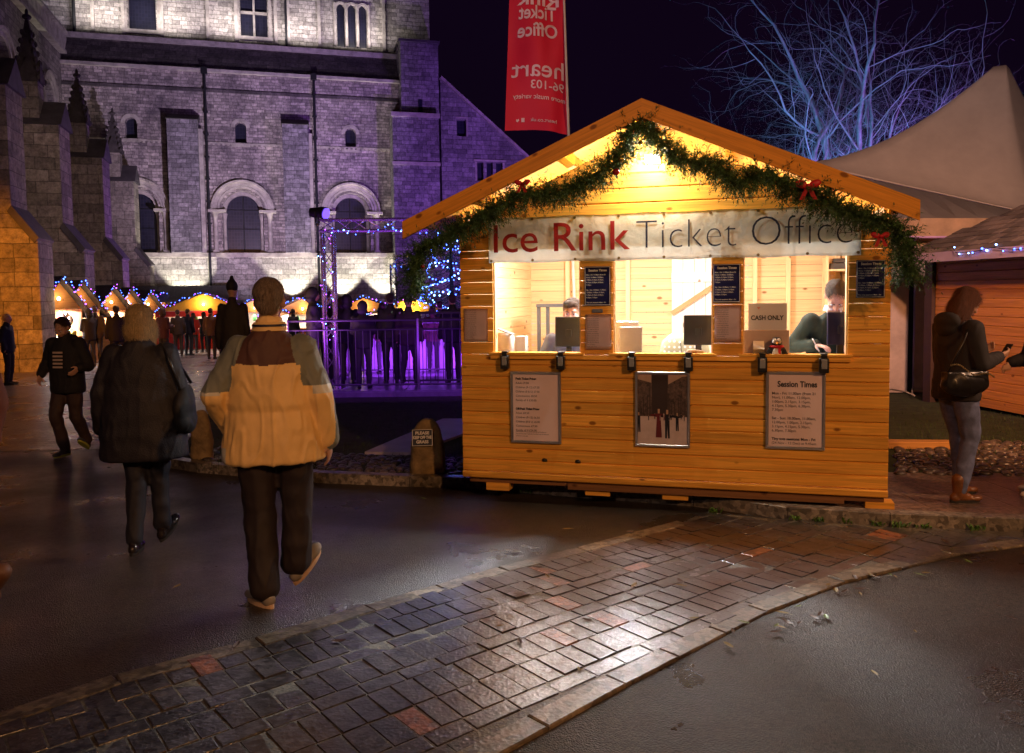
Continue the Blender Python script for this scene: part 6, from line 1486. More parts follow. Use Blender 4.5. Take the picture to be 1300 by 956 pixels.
# flat pale board lying on the grass beyond the stone marker
a_, b_, c_, d_ = G(463, 577, KH), G(520, 577, KH), G(586, 534, KH), G(566, 534, KH)
bm = bmesh.new(); V = [a_, G(588, 577, KH), G(588, 534, KH), G(563, 534, KH)]
V = [G(463, 577, KH + .01), G(520, 578, KH + .01), G(600, 549, KH + .01), G(620, 534, KH + .01), G(562, 534, KH + .01), G(530, 548, KH + .01)]
o = V[0].copy(); f = bm.faces.new([bm.verts.new(v - o) for v in V]); 
r_ = bmesh.ops.extrude_face_region(bm, geom=[f]); 
for v in [g for g in r_['geom'] if isinstance(g, bmesh.types.BMVert)]: v.co.z += .03
fixn(bm); ob = link('ground_board', bm, M('pale purple board', (.42, .38, .46), .5, var=.2)); ob.location = o; tag(ob, 'pale flat board lying on the grass behind the stone marker', 'board')
# ================================================================= litter bin
c = G(34, 470); e = empty('litter_bin', c, R(10)); tag(e, 'square black litter bin with slotted sides by the orange lit buttress', 'bin')
bm = bmesh.new(); bb(bm, -.27, .27, -.27, .27, 0, .8)
for k in range(9): bb(bm, -.25 + k * .056, -.225 + k * .056, -.29, -.271, .05, .75)
link('body', bm, blk, e)
bm = bmesh.new(); bb(bm, -.3, .3, -.3, .3, 1.0, 1.08); bevel(bm, .02); link('lid', bm, blk, e)
bm = bmesh.new()
for x in (-.25, .25):
    for y in (-.25, .25): bb(bm, x - .03, x + .03, y - .03, y + .03, .801, .999)
link('corner_post', bm, blk, e)
# ================================================================= ice rink platform, railings, truss
steel = M('galvanised rail', (.30, .28, .32), .35, metal=.8); dsteel = M('dark rail', (.06, .055, .07), .45, metal=.5)
PX0, PY0, PY1, PXR = -4.35, 14.3, 29.5, 7.0; PZ = -0.05
bm = bmesh.new(); bb(bm, PX0, PXR, PY0, 17.9, gz(17) - .1, PZ - .03); bb(bm, PX0 - .02, PXR, PY0 - .05, PY0 - .001, PZ - .16, PZ - .02)
x = PX0
while x < PXR: bb(bm, x, min(x + 1.18, PXR), PY0 + .001, 17.9, PZ - .029, PZ); x += 1.2
struct(link('rink_platform', bm, M('purple grey decking', (.16, .14, .19), .35, var=.3, vs=4)))
bm = bmesh.new(); bb(bm, PX0 + 1, PXR + 4, 18.1, PY1, -0.45, -0.12); struct(link('ice', bm, M('ice', (.55, .55, .62), .15, var=.05)))
# white barrier boards of the rink
bm = bmesh.new(); x = PX0 + 1
while x < PXR: bb(bm, x, x + 1.96, 18.0, 18.08, -.2, .98); bb(bm, x, x + 1.96, 17.97, 18.12, .981, 1.03); bb(bm, x, x + 1.96, 17.985, 17.999, -.05, .18); x += 2.0
tag(link('rink_barrier', bm, M('white barrier board', (.62, .60, .66), .4, var=.1)), 'white boards round the ice, glowing purple behind the railings', 'barrier')
bm = bmesh.new(); x = PX0 + 1
while x < PXR + 3: bb(bm, x, x + 1.96, PY1, PY1 + .08, -.3, .98); x += 2.0
tag(link('rink_barrier', bm, M('white barrier board', (.62, .60, .66), .4, var=.1)), 'white boards along the far side of the ice by the cathedral wall', 'barrier')
def railing(y, x0, x1, zb, h, label, pitch=.15, post=1.9, mat=dsteel, two=True):
    e = empty('railing', (x0, y, zb)); tag(e, label, 'railing', 'railings round the rink'); W_ = x1 - x0
    bm = bmesh.new(); tube(bm, [(0, 0, h), (W_, 0, h)], .024, 8); link('top_rail', bm, mat, e)
    bm = bmesh.new(); tube(bm, [(0, 0, .1), (W_, 0, .1)], .018, 8); link('bottom_rail', bm, mat, e)
    if two: bm = bmesh.new(); tube(bm, [(0, 0, h - .17), (W_, 0, h - .17)], .015, 8); link('mid_rail', bm, mat, e)
    bm = bmesh.new(); x = pitch
    while x < W_: tube(bm, [(x, 0, .1), (x, 0, h - (.17 if two else 0))], .008, 5, caps=False); x += pitch
    link('bars', bm, mat, e)
    x = 0
    while x <= W_ + .01:
        bm = bmesh.new(); tube(bm, [(x, -.035, 0), (x, -.035, h + .02)], .024, 8); link('post', bm, steel, e); x += post
railing(PY0 + .1, -4.05, 3.0, PZ - .0, 1.27, 'front steel railing standing along the edge of the platform', .135, 2.35)
railing(PY0 + .7, -2.1, 3.2, PZ, 1.38, 'taller second railing a step behind the front one', .16, 2.2, two=False)
railing(17.2, -3.4, 4.0, PZ, 1.12, 'inner railing nearest the glowing white boards', .14, 2.0)
e = None
# truss gate
tmat = M('aluminium truss', (.72, .68, .72), .22, metal=.85, var=.05)
def truss(bm, a, b, w=.20, d=.20, n=None, r=.023):
    a, b = Vector(a), Vector(b); ax = (b - a).normalized(); L_ = (b - a).length
    u = Vector((1, 0, 0)) if abs(ax.z) > .5 else Vector((0, 0, 1)); v = ax.cross(u).normalized(); n = n or int(L_ / .28)
    cs = [u * (sx * w / 2) + v * (sy * d / 2) for sx, sy in ((-1, -1), (1, -1), (1, 1), (-1, 1))]
    for c in cs: tube(bm, [a + c, b + c], r, 7)
    for k in range(4):
        c0, c1 = cs[k], cs[(k + 1) % 4]
        for i in range(n):
            t0, t1 = i / n, (i + 1) / n; s_, t_ = (c0, c1) if i % 2 else (c1, c0); tube(bm, [a.lerp(b, t0) + s_, a.lerp(b, t1) + t_], r * .42, 4, caps=False)
tp = AT(419, 400, 14.75); TX = tp.x; TT = 2.98
te = empty('truss_gate', (TX, 14.75, PZ)); tag(te, 'silver lattice truss gateway strung with blue lights over the rink entrance', 'truss')
bm = bmesh.new(); truss(bm, (0, 0, .02), (0, 0, TT - PZ - .15)); box(bm, (0, 0, .01), (.5, .5, .02)); link('truss_leg', bm, tmat, te)
bm = bmesh.new(); truss(bm, (4.4, 0, .02), (4.4, 0, TT - PZ - .15)); link('truss_leg', bm, tmat, te)
bm = bmesh.new(); truss(bm, (-.13, 0, TT - PZ - .02), (4.5, 0, TT - PZ - .02), .2, .2); link('truss_beam', bm, tmat, te)
te2 = empty('truss_gate', (TX - 1.0, 29.6, gz(29))); tag(te2, 'farther truss frame across the rink with a row of blue lights', 'truss')
bm = bmesh.new(); truss(bm, (0, 0, 2.95 - gz(29)), (13, 0, 2.95 - gz(29)), .28, .28); link('truss_beam', bm, tmat, te2)
for x in (0, 6.5, 13): bm = bmesh.new(); truss(bm, (x, 0, 0), (x, 0, 2.8 - gz(29))); link('truss_leg', bm, tmat, te2)
bulb_b = glow('blue bulb', (.05, .13, 1.0), 14); bulb_w = glow('pale blue bulb', (.16, .38, 1.0), 22); bulb_v = glow('violet bulb', (.40, .08, 1.0), 9)
wire = M('black cable', (.01, .01, .01), .6)
def light_string(pts, label, step=.14, r=.018, jit=.02, ms=None, group='strings of blue fairy lights', wr=.005):
    """a cable with its bulbs"""
    pts = [Vector(p) for p in pts]; o = pts[0].copy(); bm = bmesh.new(); tube(bm, [p - o for p in pts], wr, 4, caps=False, mi=0)
    for a, b in zip(pts, pts[1:]):
        n = max(1, round((b - a).length / step))
        for i in range(n):
            p = a.lerp(b, (i + random.uniform(.2, .8)) / n) - o + Vector([random.gauss(0, jit) for _ in range(3)]); mi = random.choice([1, 1, 2]); rr = r * random.uniform(.7, 1.25)
            n0 = len(bm.faces); bmesh.ops.create_icosphere(bm, subdivisions=1, radius=rr, matrix=Matrix.Translation(p)); bm.faces.ensure_lookup_table()
            for f in bm.faces[n0:]: f.material_index = mi
    ob = link('light_string', bm, [wire] + (ms or [bulb_b, bulb_w])); ob.location = o; tag(ob, label, 'string lights', group); return ob
def drape(a, b, n, sag):
    a, b = Vector(a), Vector(b); out = []
    for k in range(n):
        for i in range(6): t = (k + i / 6) / n; out.append(a.lerp(b, t) - Vector((0, 0, sag * 4 * (i / 6) * (1 - i / 6))))
    return out + [b]
light_string(drape((TX + .1, 14.6, TT - .02), (TX + 4.3, 14.6, TT - .02), 4, .2), 'blue lights looped along the near truss beam', .12, .011)
light_string([(TX - .02 + .13 * math.sin(k * 1.4), 14.62 + .1 * math.cos(k * 1.4), PZ + .9 + k * .13) for k in range(17)], 'blue and violet lights wound up the near truss leg', .10, .009, ms=[bulb_v, bulb_w])
light_string(drape((TX - 1, 29.4, 2.75), (TX + 12, 29.4, 2.75), 9, .12), 'blue lights strung along the farther truss beam', .26, .026)
# lamp head on the truss
lp = AT(408, 271, 14.75)
e = empty('stage_lamp', (lp.x + .02, 14.75, TT - .02)); tag(e, 'black stage lamp with a blue lens clamped on top of the truss leg', 'lamp')
bm = bmesh.new(); tube(bm, [(-.22, 0, .24), (-.02, -.02, .24), (.06, -.05, .22)], [.085, .105, .115], 14); link('body', bm, blk, e)
bm = bmesh.new(); tube(bm, [(.061, -.05, .22), (.095, -.06, .21)], .098, 14); link('lens', bm, glow('blue lens', (.16, .08, .9), 2.2), e)
bm = bmesh.new(); tube(bm, [(-.1, -.13, .24), (-.1, -.13, .05), (-.1, .13, .05), (-.1, .13, .24)], .014, 6); tube(bm, [(-.1, 0, .05), (-.1, 0, .0)], .03, 8); link('yoke', bm, blk, e)
# purple light on the rink
PUR = (.36, .05, 1.0)
area('rink wash', (-1.0, 16.6, .3), (-1.0, 18.0, .5), 190, PUR, 6, .1); spot('rink wash', (1, 24, 5.5), (1, 23.5, 0), 1500, PUR, 100, .6, .4)
area('rink wash', (-1.5, 13.3, .75), (-1.5, 15.0, .8), 38, PUR, 5, .5)  # unseen area light added before the railing to tint rails and deck edge
spot('truss lamp', (TX - .4, 13.6, .2), (TX, 14.75, 2.0), 160, (.55, .12, 1.0), 60); spot('truss lamp', (TX - 1.2, 14.0, 1.0), (TX, 14.75, 1.6), 90, (1.0, .5, .25), 60)
# ================================================================= fir tree with blue lights
ctx = AT(572, 420, 21.0); cz = gz(21)
e = empty('fir_tree', (ctx.x + .05, 21.0, cz)); tag(e, 'tall fir tree wound with blue fairy lights beyond the rink', 'tree')
bm = bmesh.new(); tube(bm, [(0, 0, 0), (0, 0, 4.4)], [.09, .02], 8); link('trunk', bm, M('fir bark', (.05, .035, .025), .9), e)
bm = bmesh.new(); Ht = AT(574, 258, 21).z - cz; fr = lambda z: 1.25 * (1 - z / Ht) ** .85 + .02
for k in range(520):
    z = .5 + (Ht - .55) * random.random() ** .9; a = random.uniform(0, 2 * PI); rr = fr(z) * random.uniform(.65, 1.05); L_ = rr
    for q in (0.35, .6, .85): 
        p = Vector((math.cos(a) * rr * q, math.sin(a) * rr * q, z - .12 * q)); sprig(bm, p, Vector((math.cos(a), math.sin(a), -.15)), .26, 9, .006, .07)
link('crown', bm, M('dark fir', (.012, .03, .014), .7, island=.4), e)
for k, (ph, tn) in enumerate(((0, 4.5), (2.2, 3.2), (4.1, 2.1))):
    pts = []
    for i in range(150):
        t = i / 149; z = .6 + (Ht - .7) * t; a = ph + t * 2 * PI * tn; rr = fr(z) * 1.06
        pts.append((e.location.x + math.cos(a) * rr, 21 + math.sin(a) * rr, cz + z + .09 * math.sin(a * 2 + k)))
    light_string(pts, 'blue lights winding round the fir tree', .12, .021, .02, wr=.003)
bm = bmesh.new(); ellip(bm, (0, 0, 0), (.06, .06, .09)); o = link('star_lamp', bm, glow('white blue bulb', (.4, .55, 1.0), 14), smooth=False); o.location = (e.location.x, 21, cz + Ht + .05); tag(o, 'bright pale blue light on the very tip of the fir tree', 'lamp')
point('fir glow', (e.location.x - .6, 19.6, 1.6), 12, (.1, .2, 1.0), .5)
# ================================================================= market stalls
stw = wood('stall boards', (.50, .24, .08), 'x', .5); roofm = M('stall roof', (.035, .03, .035), .8, bump=.4, bs=12)
goods_m = [M('goods ' + str(i), c, .5) for i, c in enumerate([(.7, .05, .04), (.8, .75, .7), (.1, .3, .6), (.7, .45, .08), (.1, .4, .12), (.55, .1, .4), (.75, .6, .45)])]
def stall(loc, rz, w, d, ez, az, label, front='pale', glowc=(1, .9, .8), watts=60, goods=9, lights=None, banner=None, gold=False, gwatts=10):
    e = empty('market_stall', loc, rz); tag(e, label, 'stall', 'wooden chalets of the market')
    hw_ = w / 2
    bm = bmesh.new(); bb(bm, -hw_, -hw_ + .03, 0, d, 0, ez); link('side_wall', bm, stw, e); bm = bmesh.new(); bb(bm, hw_ - .03, hw_, 0, d, 0, ez); link('side_wall', bm, stw, e)
    bm = bmesh.new(); bb(bm, -hw_ + .031, hw_ - .031, d - .03, d, 0, ez); link('back_wall', bm, M('stall lining', (.70, .60, .50), .6), e)
    bm = bmesh.new(); bb(bm, -hw_ + .031, hw_ - .031, 0, .04, 0, .92); bb(bm, -hw_, hw_, -.18, .3, .921, .96); link('counter', bm, stw if not banner else M('red cloth', (.6, .03, .03), .6), e)
    bm = bmesh.new(); plate(bm, [(-hw_, ez), (hw_, ez), (0, az - .08)], [], 0.0, .03); fixn(bm); link('gable', bm, stw if not gold else M('yellow gable', (.75, .45, .05), .5), e)
    for s in (-1, 1):
        bm = bmesh.new(); ov = .22; sl_ = (az - ez) / hw_; v = []
        for x, z in ((0, az), (s * (hw_ + ov), ez - sl_ * ov)):
            for y in (-.35, d + .1):
                for dz in (0, -.05): v.append(bm.verts.new((x, y, z + dz)))
        for f in ((0, 1, 3, 2), (4, 6, 7, 5), (0, 4, 5, 1), (2, 3, 7, 6), (0, 2, 6, 4), (1, 5, 7, 3)): bm.faces.new([v[i] for i in f])
        fixn(bm); link('roof', bm, roofm, e)
    if banner: bm = bmesh.new(); bb(bm, -hw_, hw_, -.06, -.03, ez - .28, ez - .02); link('fascia', bm, banner, e)
    Mw = Matrix.Translation(loc) @ Matrix.Rotation(rz, 4, 'Z')
    area('stall light', Mw @ Vector((0, d * .4, ez - .05)), Mw @ Vector((0, d * .45, 0)), watts, glowc, w * .7, d * .4)
    point('stall lamp light', Mw @ Vector((0, -.3, (ez + az) / 2 - .1)), gwatts, (1, .65, .3), .05)
    bm = bmesh.new(); ellip(bm, (0, -.1, ez + (az - ez) * .32), (.05, .05, .06)); link('lamp', bm, glow('warm bulb', (1, .75, .4), 14), e, smooth=True)
    for k in range(goods):
        bm = bmesh.new(); q = random.random()
        gx = random.uniform(-hw_ + .15, hw_ - .15)
        if k % 2:
            gz_ = random.uniform(1.35, ez - .2); tube(bm, [(0, 0, .12), (0, 0, .3)], .006, 4); ellip(bm, (0, 0, 0), (.09, .07, .12 + .06 * q)); p = Vector((gx, random.uniform(-.05, d * .6), gz_))
        else:
            loft(bm, [((0, 0, 0), .07, .07), ((0, 0, .12 + .1 * q), .09, .09), ((0, 0, .16 + .12 * q), .04, .04)], seg=12); p = Vector((gx, random.uniform(-.1, .25), .962))
        o = link('market_goods', bm, goods_m[random.randrange(7)], smooth=True); o.location = Mw @ p; tag(o, 'small colourful article for sale in a lit market stall', 'goods', 'goods for sale in the market stalls')
    if lights:
        W3 = lambda x, y, z: Mw @ Vector((x, y, z)); sl_ = (az - ez) / hw_; ov = .22; n = 7; P = []
        for i in range(n + 1):
            t = i / n; x = -(hw_ + ov) * (1 - t); P.append(W3(x, -.4, az - sl_ * abs(x) + .03 - .04 * (i % 2)))
        for i in range(1, n + 1):
            t = i / n; x = (hw_ + ov) * t; P.append(W3(x, -.4, az - sl_ * abs(x) + .03 - .04 * (i % 2)))
        light_string(P, lights, .13, .020, .03, ms=[bulb_b, bulb_v])
    return e
ord_ = ['nearest', 'second', 'third', 'fourth', 'fifth', 'last']
for k, (spx, sY, w) in enumerate(((73, 25.2, 2.1), (99, 27.9, 2.1), (140, 32.4, 2.1), (162, 35.3, 2.1), (187, 39.2, 2.1), (202, 41.6, 2.1))):
    p = AT(spx, 400, sY); p.y = sY; zz = gz(p.y); ezz, azz = (1.85, 2.88)
    stall((p.x, p.y, zz), FA + PI / 2 - .75, w * .80, 1.9, ezz, azz, ord_[k] + ' of the small steep gabled stalls set between the cathedral buttresses', watts=(520, 330, 400, 300, 240, 200)[k], glowc=[(.85, .88, 1.0), (1, .72, .4), (.95, .9, 1.0), (1, .8, .6), (1, .75, .5), (1, .75, .55)][k], goods=16 if k < 2 else 8, lights='blue lights outlining the gable of the ' + ord_[k] + ' stall by the buttresses', gwatts=12)
red = M('red cloth', (.6, .03, .03), .6)
def far_stall(px, pya, Y, w, label, rz, **k):
    p = AT(px, pya, Y); zb = gz(Y); stall((p.x, Y, zb), rz, w, 1.8, p.z - zb - w * .19 - .05, p.z - zb, label, **k)
far_stall(258, 371, 38, 4.3, 'wide stall with yellow and red gable facing down the market path', FA, watts=120, goods=10, lights='blue lights along the roof of the yellow and red stall', banner=red, gold=True, gwatts=40, glowc=(1, .85, .7))
far_stall(385, 377, 37, 4.0, 'white lit stall half hidden behind the hooded watcher', FA - .5, watts=160, goods=8, lights='blue lights on the roof of the white lit stall', gwatts=30)
far_stall(323, 379, 36, 3.0, 'small stall glimpsed between the bobble hat and the grey haired man', FA, watts=80, goods=5, lights='blue lights on the stall glimpsed beside the bobble hat', gwatts=20)
far_stall(462, 376, 33, 3.1, 'stall with a pale lit gable beyond the rink railing', FA, watts=90, goods=6, lights='blue lights round the roof of the pale gabled stall', gwatts=30)
far_stall(520, 376, 33, 3.4, 'stall with a glowing orange gable beside the blue lit fir tree', FA, watts=90, goods=6, lights='blue lights round the roof of the glowing orange stall', gold=True, gwatts=60)
# dark lean-to roof behind the path end
p = AT(232, 372, 41); bm = bmesh.new(); v = []
for x0 in (-2.6, 2.6):
    for y, z in ((0, 2.35), (1.9, 3.15)):
        for dz in (0, -.06): v.append(bm.verts.new((x0, y, z + dz)))
for f in ((0, 1, 3, 2), (4, 6, 7, 5), (0, 4, 5, 1), (2, 3, 7, 6), (0, 2, 6, 4), (1, 5, 7, 3)): bm.faces.new([v[i] for i in f])
for k in range(26): box(bm, (-2.5 + k * .2, .95, 2.78), (.04, 2.05, .03), m=Matrix.Rotation(math.atan2(.8, 1.9), 4, 'X'))
e = empty('lean_to', (p.x, 41, gz(41)), FA); tag(e, 'dark ribbed lean-to roof against the cathedral wall at the end of the path', 'shelter')
link('roof', bm, M('grey sheet roof', (.10, .10, .10), .6), e)
for x in (-2.5, 0, 2.5): bm = bmesh.new(); bb(bm, x - .05, x + .05, .05, .15, 0, 2.3); link('post', bm, iron, e)
bm = bmesh.new(); bb(bm, -2.5, 2.5, 1.7, 1.8, 0, 2.9); link('back_panel', bm, M('grey sheet roof', (.10, .10, .10), .6), e)
spot('market lamp', (-9.5, 30, 7), (-10.5, 27, -.5), 1500, (1.0, .62, .62), 100, .8, .2)
# ================================================================= chalet on the right
cr = AT(1187, 420, 12.4); c2 = AT(1300, 420, 10.6); dv = Vector((c2.x - cr.x, c2.y - cr.y)); ca = math.atan2(dv.y, dv.x); cz = gz(12) + .05
e = empty('wooden_chalet', (cr.x, 12.4, cz), ca); tag(e, 'brown boarded chalet with a low shingle roof behind the phone reader', 'chalet')
LC = 4.2; EZ = 2.2 - cz
cw_ = wood('brown pine', (.50, .20, .05), 'x', .5, island=.12)
bm = bmesh.new(); z = .1
while z < EZ - .02: board(bm, 0, LC, z, min(z + .13, EZ)); z += .13
link('wall', bm, cw_, e)
bm = bmesh.new(); z = .1
while z < EZ - .02: bb(bm, .001, .02, .02, 2.6, z + .003, z + .13); z += .13
link('wall', bm, wood('brown pine y', (.50, .20, .05), 'y', .5, island=.12), e)
bm = bmesh.new(); bb(bm, -.2, -.02, -.05, .12, 0, EZ - .02); link('corner_post', bm, M('dark post', (.05, .025, .02), .6), e)
bm = bmesh.new(); v = [bm.verts.new(c) for c in ((-.35, -.38, EZ - .02), (LC + .3, -.38, EZ - .02), (LC + .3, 1.4, EZ + .95), (1.3, 1.4, EZ + .95), (-.35, -.38, EZ - .08), (LC + .3, -.38, EZ - .08), (LC + .3, 1.4, EZ + .88), (1.3, 1.4, EZ + .88), (-.35, 2.9, EZ - .02), (-.35, 2.9, EZ - .08))]
for f in ((0, 1, 2, 3), (4, 7, 6, 5), (0, 4, 5, 1), (0, 3, 8), (4, 9, 7), (0, 8, 9, 4), (3, 2, 8), (7, 9, 6), (2, 6, 9, 8), (1, 5, 6, 2)):
    try: bm.faces.new([v[i] for i in f])
    except ValueError: pass
fixn(bm); link('roof', bm, M('roof felt', (0.03, 0.03, 0.032), 0.85), e)
bm = bmesh.new()
for r_ in range(13):
    t0 = r_ / 13; y0 = -.40 + 1.78 * t0; z0 = EZ - .015 + .97 * t0; xl = -.37 + 1.65 * t0; x = xl + (r_ % 2) * .1
    while x < LC + .3:
        w = random.uniform(.15, .24); box(bm, (x + w / 2, y0 + .09, z0 + .05 + random.uniform(0, .008)), (w - .012, .2, .016), m=Matrix.Rotation(math.atan2(.97, 1.78) - .07, 4, 'X')); x += w
link('shingles', bm, M('weathered shingle', (.115, .085, .075), .75, island=.45), e)
bm = bmesh.new(); bb(bm, -.37, LC + .3, -.415, -.385, EZ - .14, EZ + .0); link('fascia', bm, M('purple grey fascia', (.40, .28, .34), .6), e)
Mw = Matrix.Translation(e.location) @ Matrix.Rotation(ca, 4, 'Z')
light_string([Mw @ Vector(q) for q in ((.95, -.43, EZ + .06), (1.05, -.45, EZ - .03), (1.35, -.45, EZ - .04), (1.75, -.44, EZ + .0), (2.2, -.45, EZ - .05), (3.0, -.45, EZ))], 'few blue lights pinned to the fascia of the boarded chalet', .13, .013)
# ================================================================= marquee
canv = M('grey canvas', (.40, .34, .30), .8, var=.08, vs=2, bump=.3, bs=400); canv2 = M('dim canvas', (.34, .30, .28), .8, var=.06)
pk = AT(1271, 86, 17.0); ka = AT(1015, 206, 16.2); kb = AT(1318, 272, 14.6)
me_ = empty('marquee', (pk.x, 17, gz(17))); tag(me_, 'large peaked grey canvas marquee rising behind the boarded chalet', 'marquee'); oM = me_.location
def surf(bm, rows):
    R_ = [[bm.verts.new(p - oM) for p in r] for r in rows]
    for a, b in zip(R_, R_[1:]):
        for i in range(len(a) - 1): bm.faces.new((a[i], a[i + 1], b[i + 1], b[i]))
n = 24; k0 = ka; k1 = kb; k2 = kb + Vector((5.5, 4.5, .0)); k2.z = kb.z; k3 = ka + Vector((4.5, 7, 0)); k3.z = ka.z
crn = [k0, k1, k2, k3]; pkr = [pk + Vector((a, b, 0)) for a, b in ((-.22, -.1), (-.02, -.2), (.24, .1), (0, .25))]
bm = bmesh.new(); rows = []
for i in range(n + 1):
    t = i / n; f = (1 - t) ** 2.6 if t < 1 else 0; row = []
    for q in range(4):
        a, b = crn[q], crn[(q + 1) % 4]; pa, pb = pkr[q], pkr[(q + 1) % 4]
        for s in range(10):
            u = s / 10; base_ = a.lerp(b, u); tp_ = pa.lerp(pb, u); xy = base_.lerp(tp_, t); xy.z = base_.z + (tp_.z - base_.z) * (t ** 1.75) - .10 * math.sin(PI * u) * (1 - t) * t; row.append(xy)
    row.append(row[0].copy()); rows.append(row)
surf(bm, rows); bmesh.ops.remove_doubles(bm, verts=bm.verts, dist=.0005); bmesh.ops.contextual_create(bm, geom=[]) if False else None
bmesh.ops.solidify(bm, geom=bm.faces[:], thickness=.02); fixn(bm); link('peaked_roof', bm, canv, me_, smooth=True)
ea, eb = AT(1050, 277, 13.6), AT(1330, 277, 13.2)
bm = bmesh.new(); surf(bm, [[ka.lerp(kb, i / 10) - Vector((0, 0, .03)) for i in range(11)], [ea.lerp(eb, i / 10) + Vector((0, 0, 0)) for i in range(11)]]); bmesh.ops.solidify(bm, geom=bm.faces[:], thickness=.02); link('lower_roof', bm, canv2, me_)
va, vb_ = AT(1050, 301, 13.62), AT(1330, 301, 13.22)
bm = bmesh.new(); surf(bm, [[ea, eb], [va, vb_]]); bmesh.ops.solidify(bm, geom=bm.faces[:], thickness=.02); link('valance', bm, M('warm canvas', (.55, .38, .26), .7), me_)
bm = bmesh.new(); tube(bm, [va - oM, vb_ - oM], .02, 6); link('valance_pole', bm, M('lilac pole', (.4, .25, .5), .5), me_)
for px0, px1 in ((1050, 1092), (1094, 1155), (1163, 1205), (1206, 1260)):
    a, b = AT(px0, 306, 13.75), AT(px1, 306, 13.75); bm = bmesh.new(); zb_ = gz(13.7) + .1; bb(bm, a.x - oM.x, b.x - oM.x, 13.75 - oM.y, 13.80 - oM.y, zb_ - oM.z, a.z - oM.z + .35); link('wall_panel', bm, M('cream wall panel', (.46, .36, .33), .6), me_)
for px in (1159,):
    a = AT(px, 306, 13.85); bm = bmesh.new(); bb(bm, a.x - .06 - oM.x, a.x + .06 - oM.x, 13.85 - oM.y, 13.9 - oM.y, zb_ - oM.z, a.z - oM.z + .3); link('frame_post', bm, iron, me_)
a, b = AT(1000, 306, 15.5), AT(1400, 306, 15.5); bm = bmesh.new(); bb(bm, a.x - oM.x, b.x - oM.x, 15.5 - oM.y, 15.6 - oM.y, zb_ - oM.z, 2.9 - oM.z); link('inner_wall', bm, M('dark inner wall', (.03, .02, .03), .7), me_)
# timber and cables lying on the grass behind the phone reader
p = G(1165, 569, KH); bm = bmesh.new(); box(bm, (0, 0, .04), (1.05, .16, .08)); bevel(bm, .008); o = link('timber_baulk', bm, wood('plain baulk', (.42, .22, .07), 'x', .6)); o.location = p; o.rotation_euler = (0, 0, -.12); tag(o, 'pale timber baulk lying on the ground between hut and phone reader', 'timber')
p = G(1160, 505, KH); bm = bmesh.new(); tube(bm, [Vector((-.5 + .1 * i, .25 * math.sin(i * 1.3), .03 + .10 * abs(math.sin(i * .7)))) for i in range(11)], .014, 6); o = link('cable', bm, M('grey cable', (.2, .17, .16), .5)); o.location = p; tag(o, 'loose grey cable lying on the grass by the marquee wall', 'cable')
# ================================================================= bare tree lit blue
def bare_tree(loc, label, stems, seed, depth=7, sc=1.0, mat=None):
    rnd = random.Random(seed); bmT = bmesh.new(); bmB = bmesh.new(); cnt = [0]
    def grow(p, d, r, L_, lv, bm):
        n = 4 if lv < 3 else 3; pts = [p]; rr = [r]; q = p; dd = d
        for i in range(n):
            w = .06 + .035 * lv
            dd = (dd + Vector((rnd.gauss(0, w), rnd.gauss(0, w), rnd.gauss(0, w) + (.10 if lv < 4 else .02)))).normalized(); q = q + dd * L_ / n; pts.append(q); rr.append(r * (1 - (.30) * (i + 1) / n))
        tube(bm, pts, rr, 7 if lv < 2 else (5 if lv < 4 else 3), caps=False); cnt[0] += 1
        if lv >= depth: return
        kids = 4 if lv < 4 else (3 if lv < 5 else 2)
        for k in range(kids):
            t = 1.0 if k == 0 else rnd.uniform(.3, .95); i = min(n - 1, int(t * n)); b = pts[i].lerp(pts[i + 1], t * n - i) if t < 1 else pts[-1]
            u, v, _ = frame_of(dd); ph = rnd.uniform(0, 2 * PI); ang = rnd.uniform(.08, .26) if k == 0 else rnd.uniform(.5, 1.25)
            nd = dd * math.cos(ang) + (u * math.cos(ph) + v * math.sin(ph)) * math.sin(ang)
            if lv > 2: nd.z += rnd.uniform(-.22, .12)
            grow(b, nd.normalized(), rr[-1] * (.85 if k == 0 else rnd.uniform(.30, .5)), L_ * (rnd.uniform(.70, .82) if k == 0 else rnd.uniform(.5, .74)), lv + 1, bmB if lv >= 0 else bm)
    for (x, y, dx, dy, r, L_) in stems: grow(Vector((x, y, 0)), Vector((dx, dy, 1)).normalized(), r, L_, 0, bmT)
    e = empty('bare_tree', loc); tag(e, label, 'tree', 'bare winter trees lit blue'); e.scale = (sc,) * 3
    link('trunk', bmT, mat, e, smooth=True); link('branches', bmB, mat, e, smooth=True); return e
bark = M('grey bark', (.30, .26, .24), .85, var=.35, vs=3, bump=.5, bs=9)
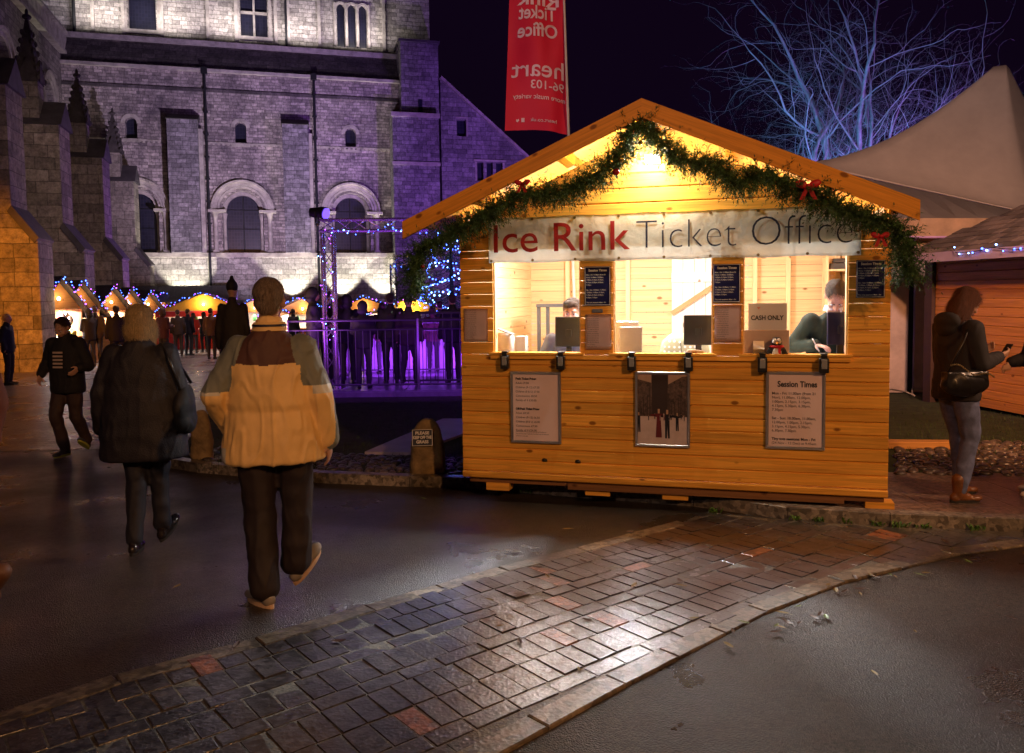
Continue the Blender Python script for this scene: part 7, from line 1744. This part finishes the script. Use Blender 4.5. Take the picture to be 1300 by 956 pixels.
tx = AT(1085, 200, 33); tz = gz(33)
bare_tree((tx.x, 33, tz), 'huge bare tree with many upright stems lit blue and purple beyond the marquee', [(-.7, 0, -.10, 0, .24, 4.6), (-.2, .2, -.03, .05, .28, 5.0), (.3, -.1, .04, .02, .26, 5.0), (.8, .3, .13, .0, .22, 4.4), (-1.1, .2, -.24, -.05, .18, 3.8), (.1, .5, .0, .1, .24, 5.4), (1.2, .1, .26, 0, .16, 3.6)], 5, depth=7, mat=bark)
t2 = AT(925, 190, 40)
bare_tree((t2.x, 40, gz(40)), 'smaller dim bare tree just showing above the hut roof', [(0, 0, -.1, 0, .12, 2.6), (.2, 0, .25, 0, .10, 2.4), (-.2, 0, -.4, 0, .09, 2.2)], 9, depth=6, sc=1.0, mat=bark)
CY = (.06, .42, 1.0); PB = (.36, .14, 1.0)
spot('tree lamp', (tx.x - 5, 27.5, .5), (tx.x - .5, 33, 8), 8000, CY, 95, .8, .2)
spot('tree lamp', (tx.x + 4.5, 27.5, .5), (tx.x + .5, 33, 8), 12000, PB, 95, .8, .2)
spot('tree lamp', (t2.x - 3, 33, .5), (t2.x, 40, 5), 250, PB, 80, .8, .2)
# ================================================================= street lighting round the square, with unseen fill spots
spot('street and fill light', (6.0, -6.5, 6.8), (2.6, 6.6, .9), 2700, (1.0, .45, .16), 76, .9, .12)
spot('street and fill light', (-4.5, -7.5, 7.0), (-1.5, 5, .4), 700, (1.0, .60, .42), 75, .9, .15)
spot('flag fill light', (base.x + 2.2, 6.9, 1.0) if False else (base.x - 1.8, 5.4, 3.2), (base.x - .2, fy, 4.4), 90, (1.0, .75, .85), 60, .8, .2)
spot('marquee fill light', (4.0, 3.0, 6.0), (9.0, 13.5, 3.6), 3300, (1.0, .62, .52), 62, .9, .3)
spot('street and fill light', (4.3, 3.6, 4.6), (6.3, 10.2, 1.1), 2600, (1.0, .42, .17), 66, .9, .15)
spot('street and fill light', (6.4, 4.9, 3.3), (3.6, 6.1, 1.25), 420, (1.0, .55, .32), 40, .8, .12)
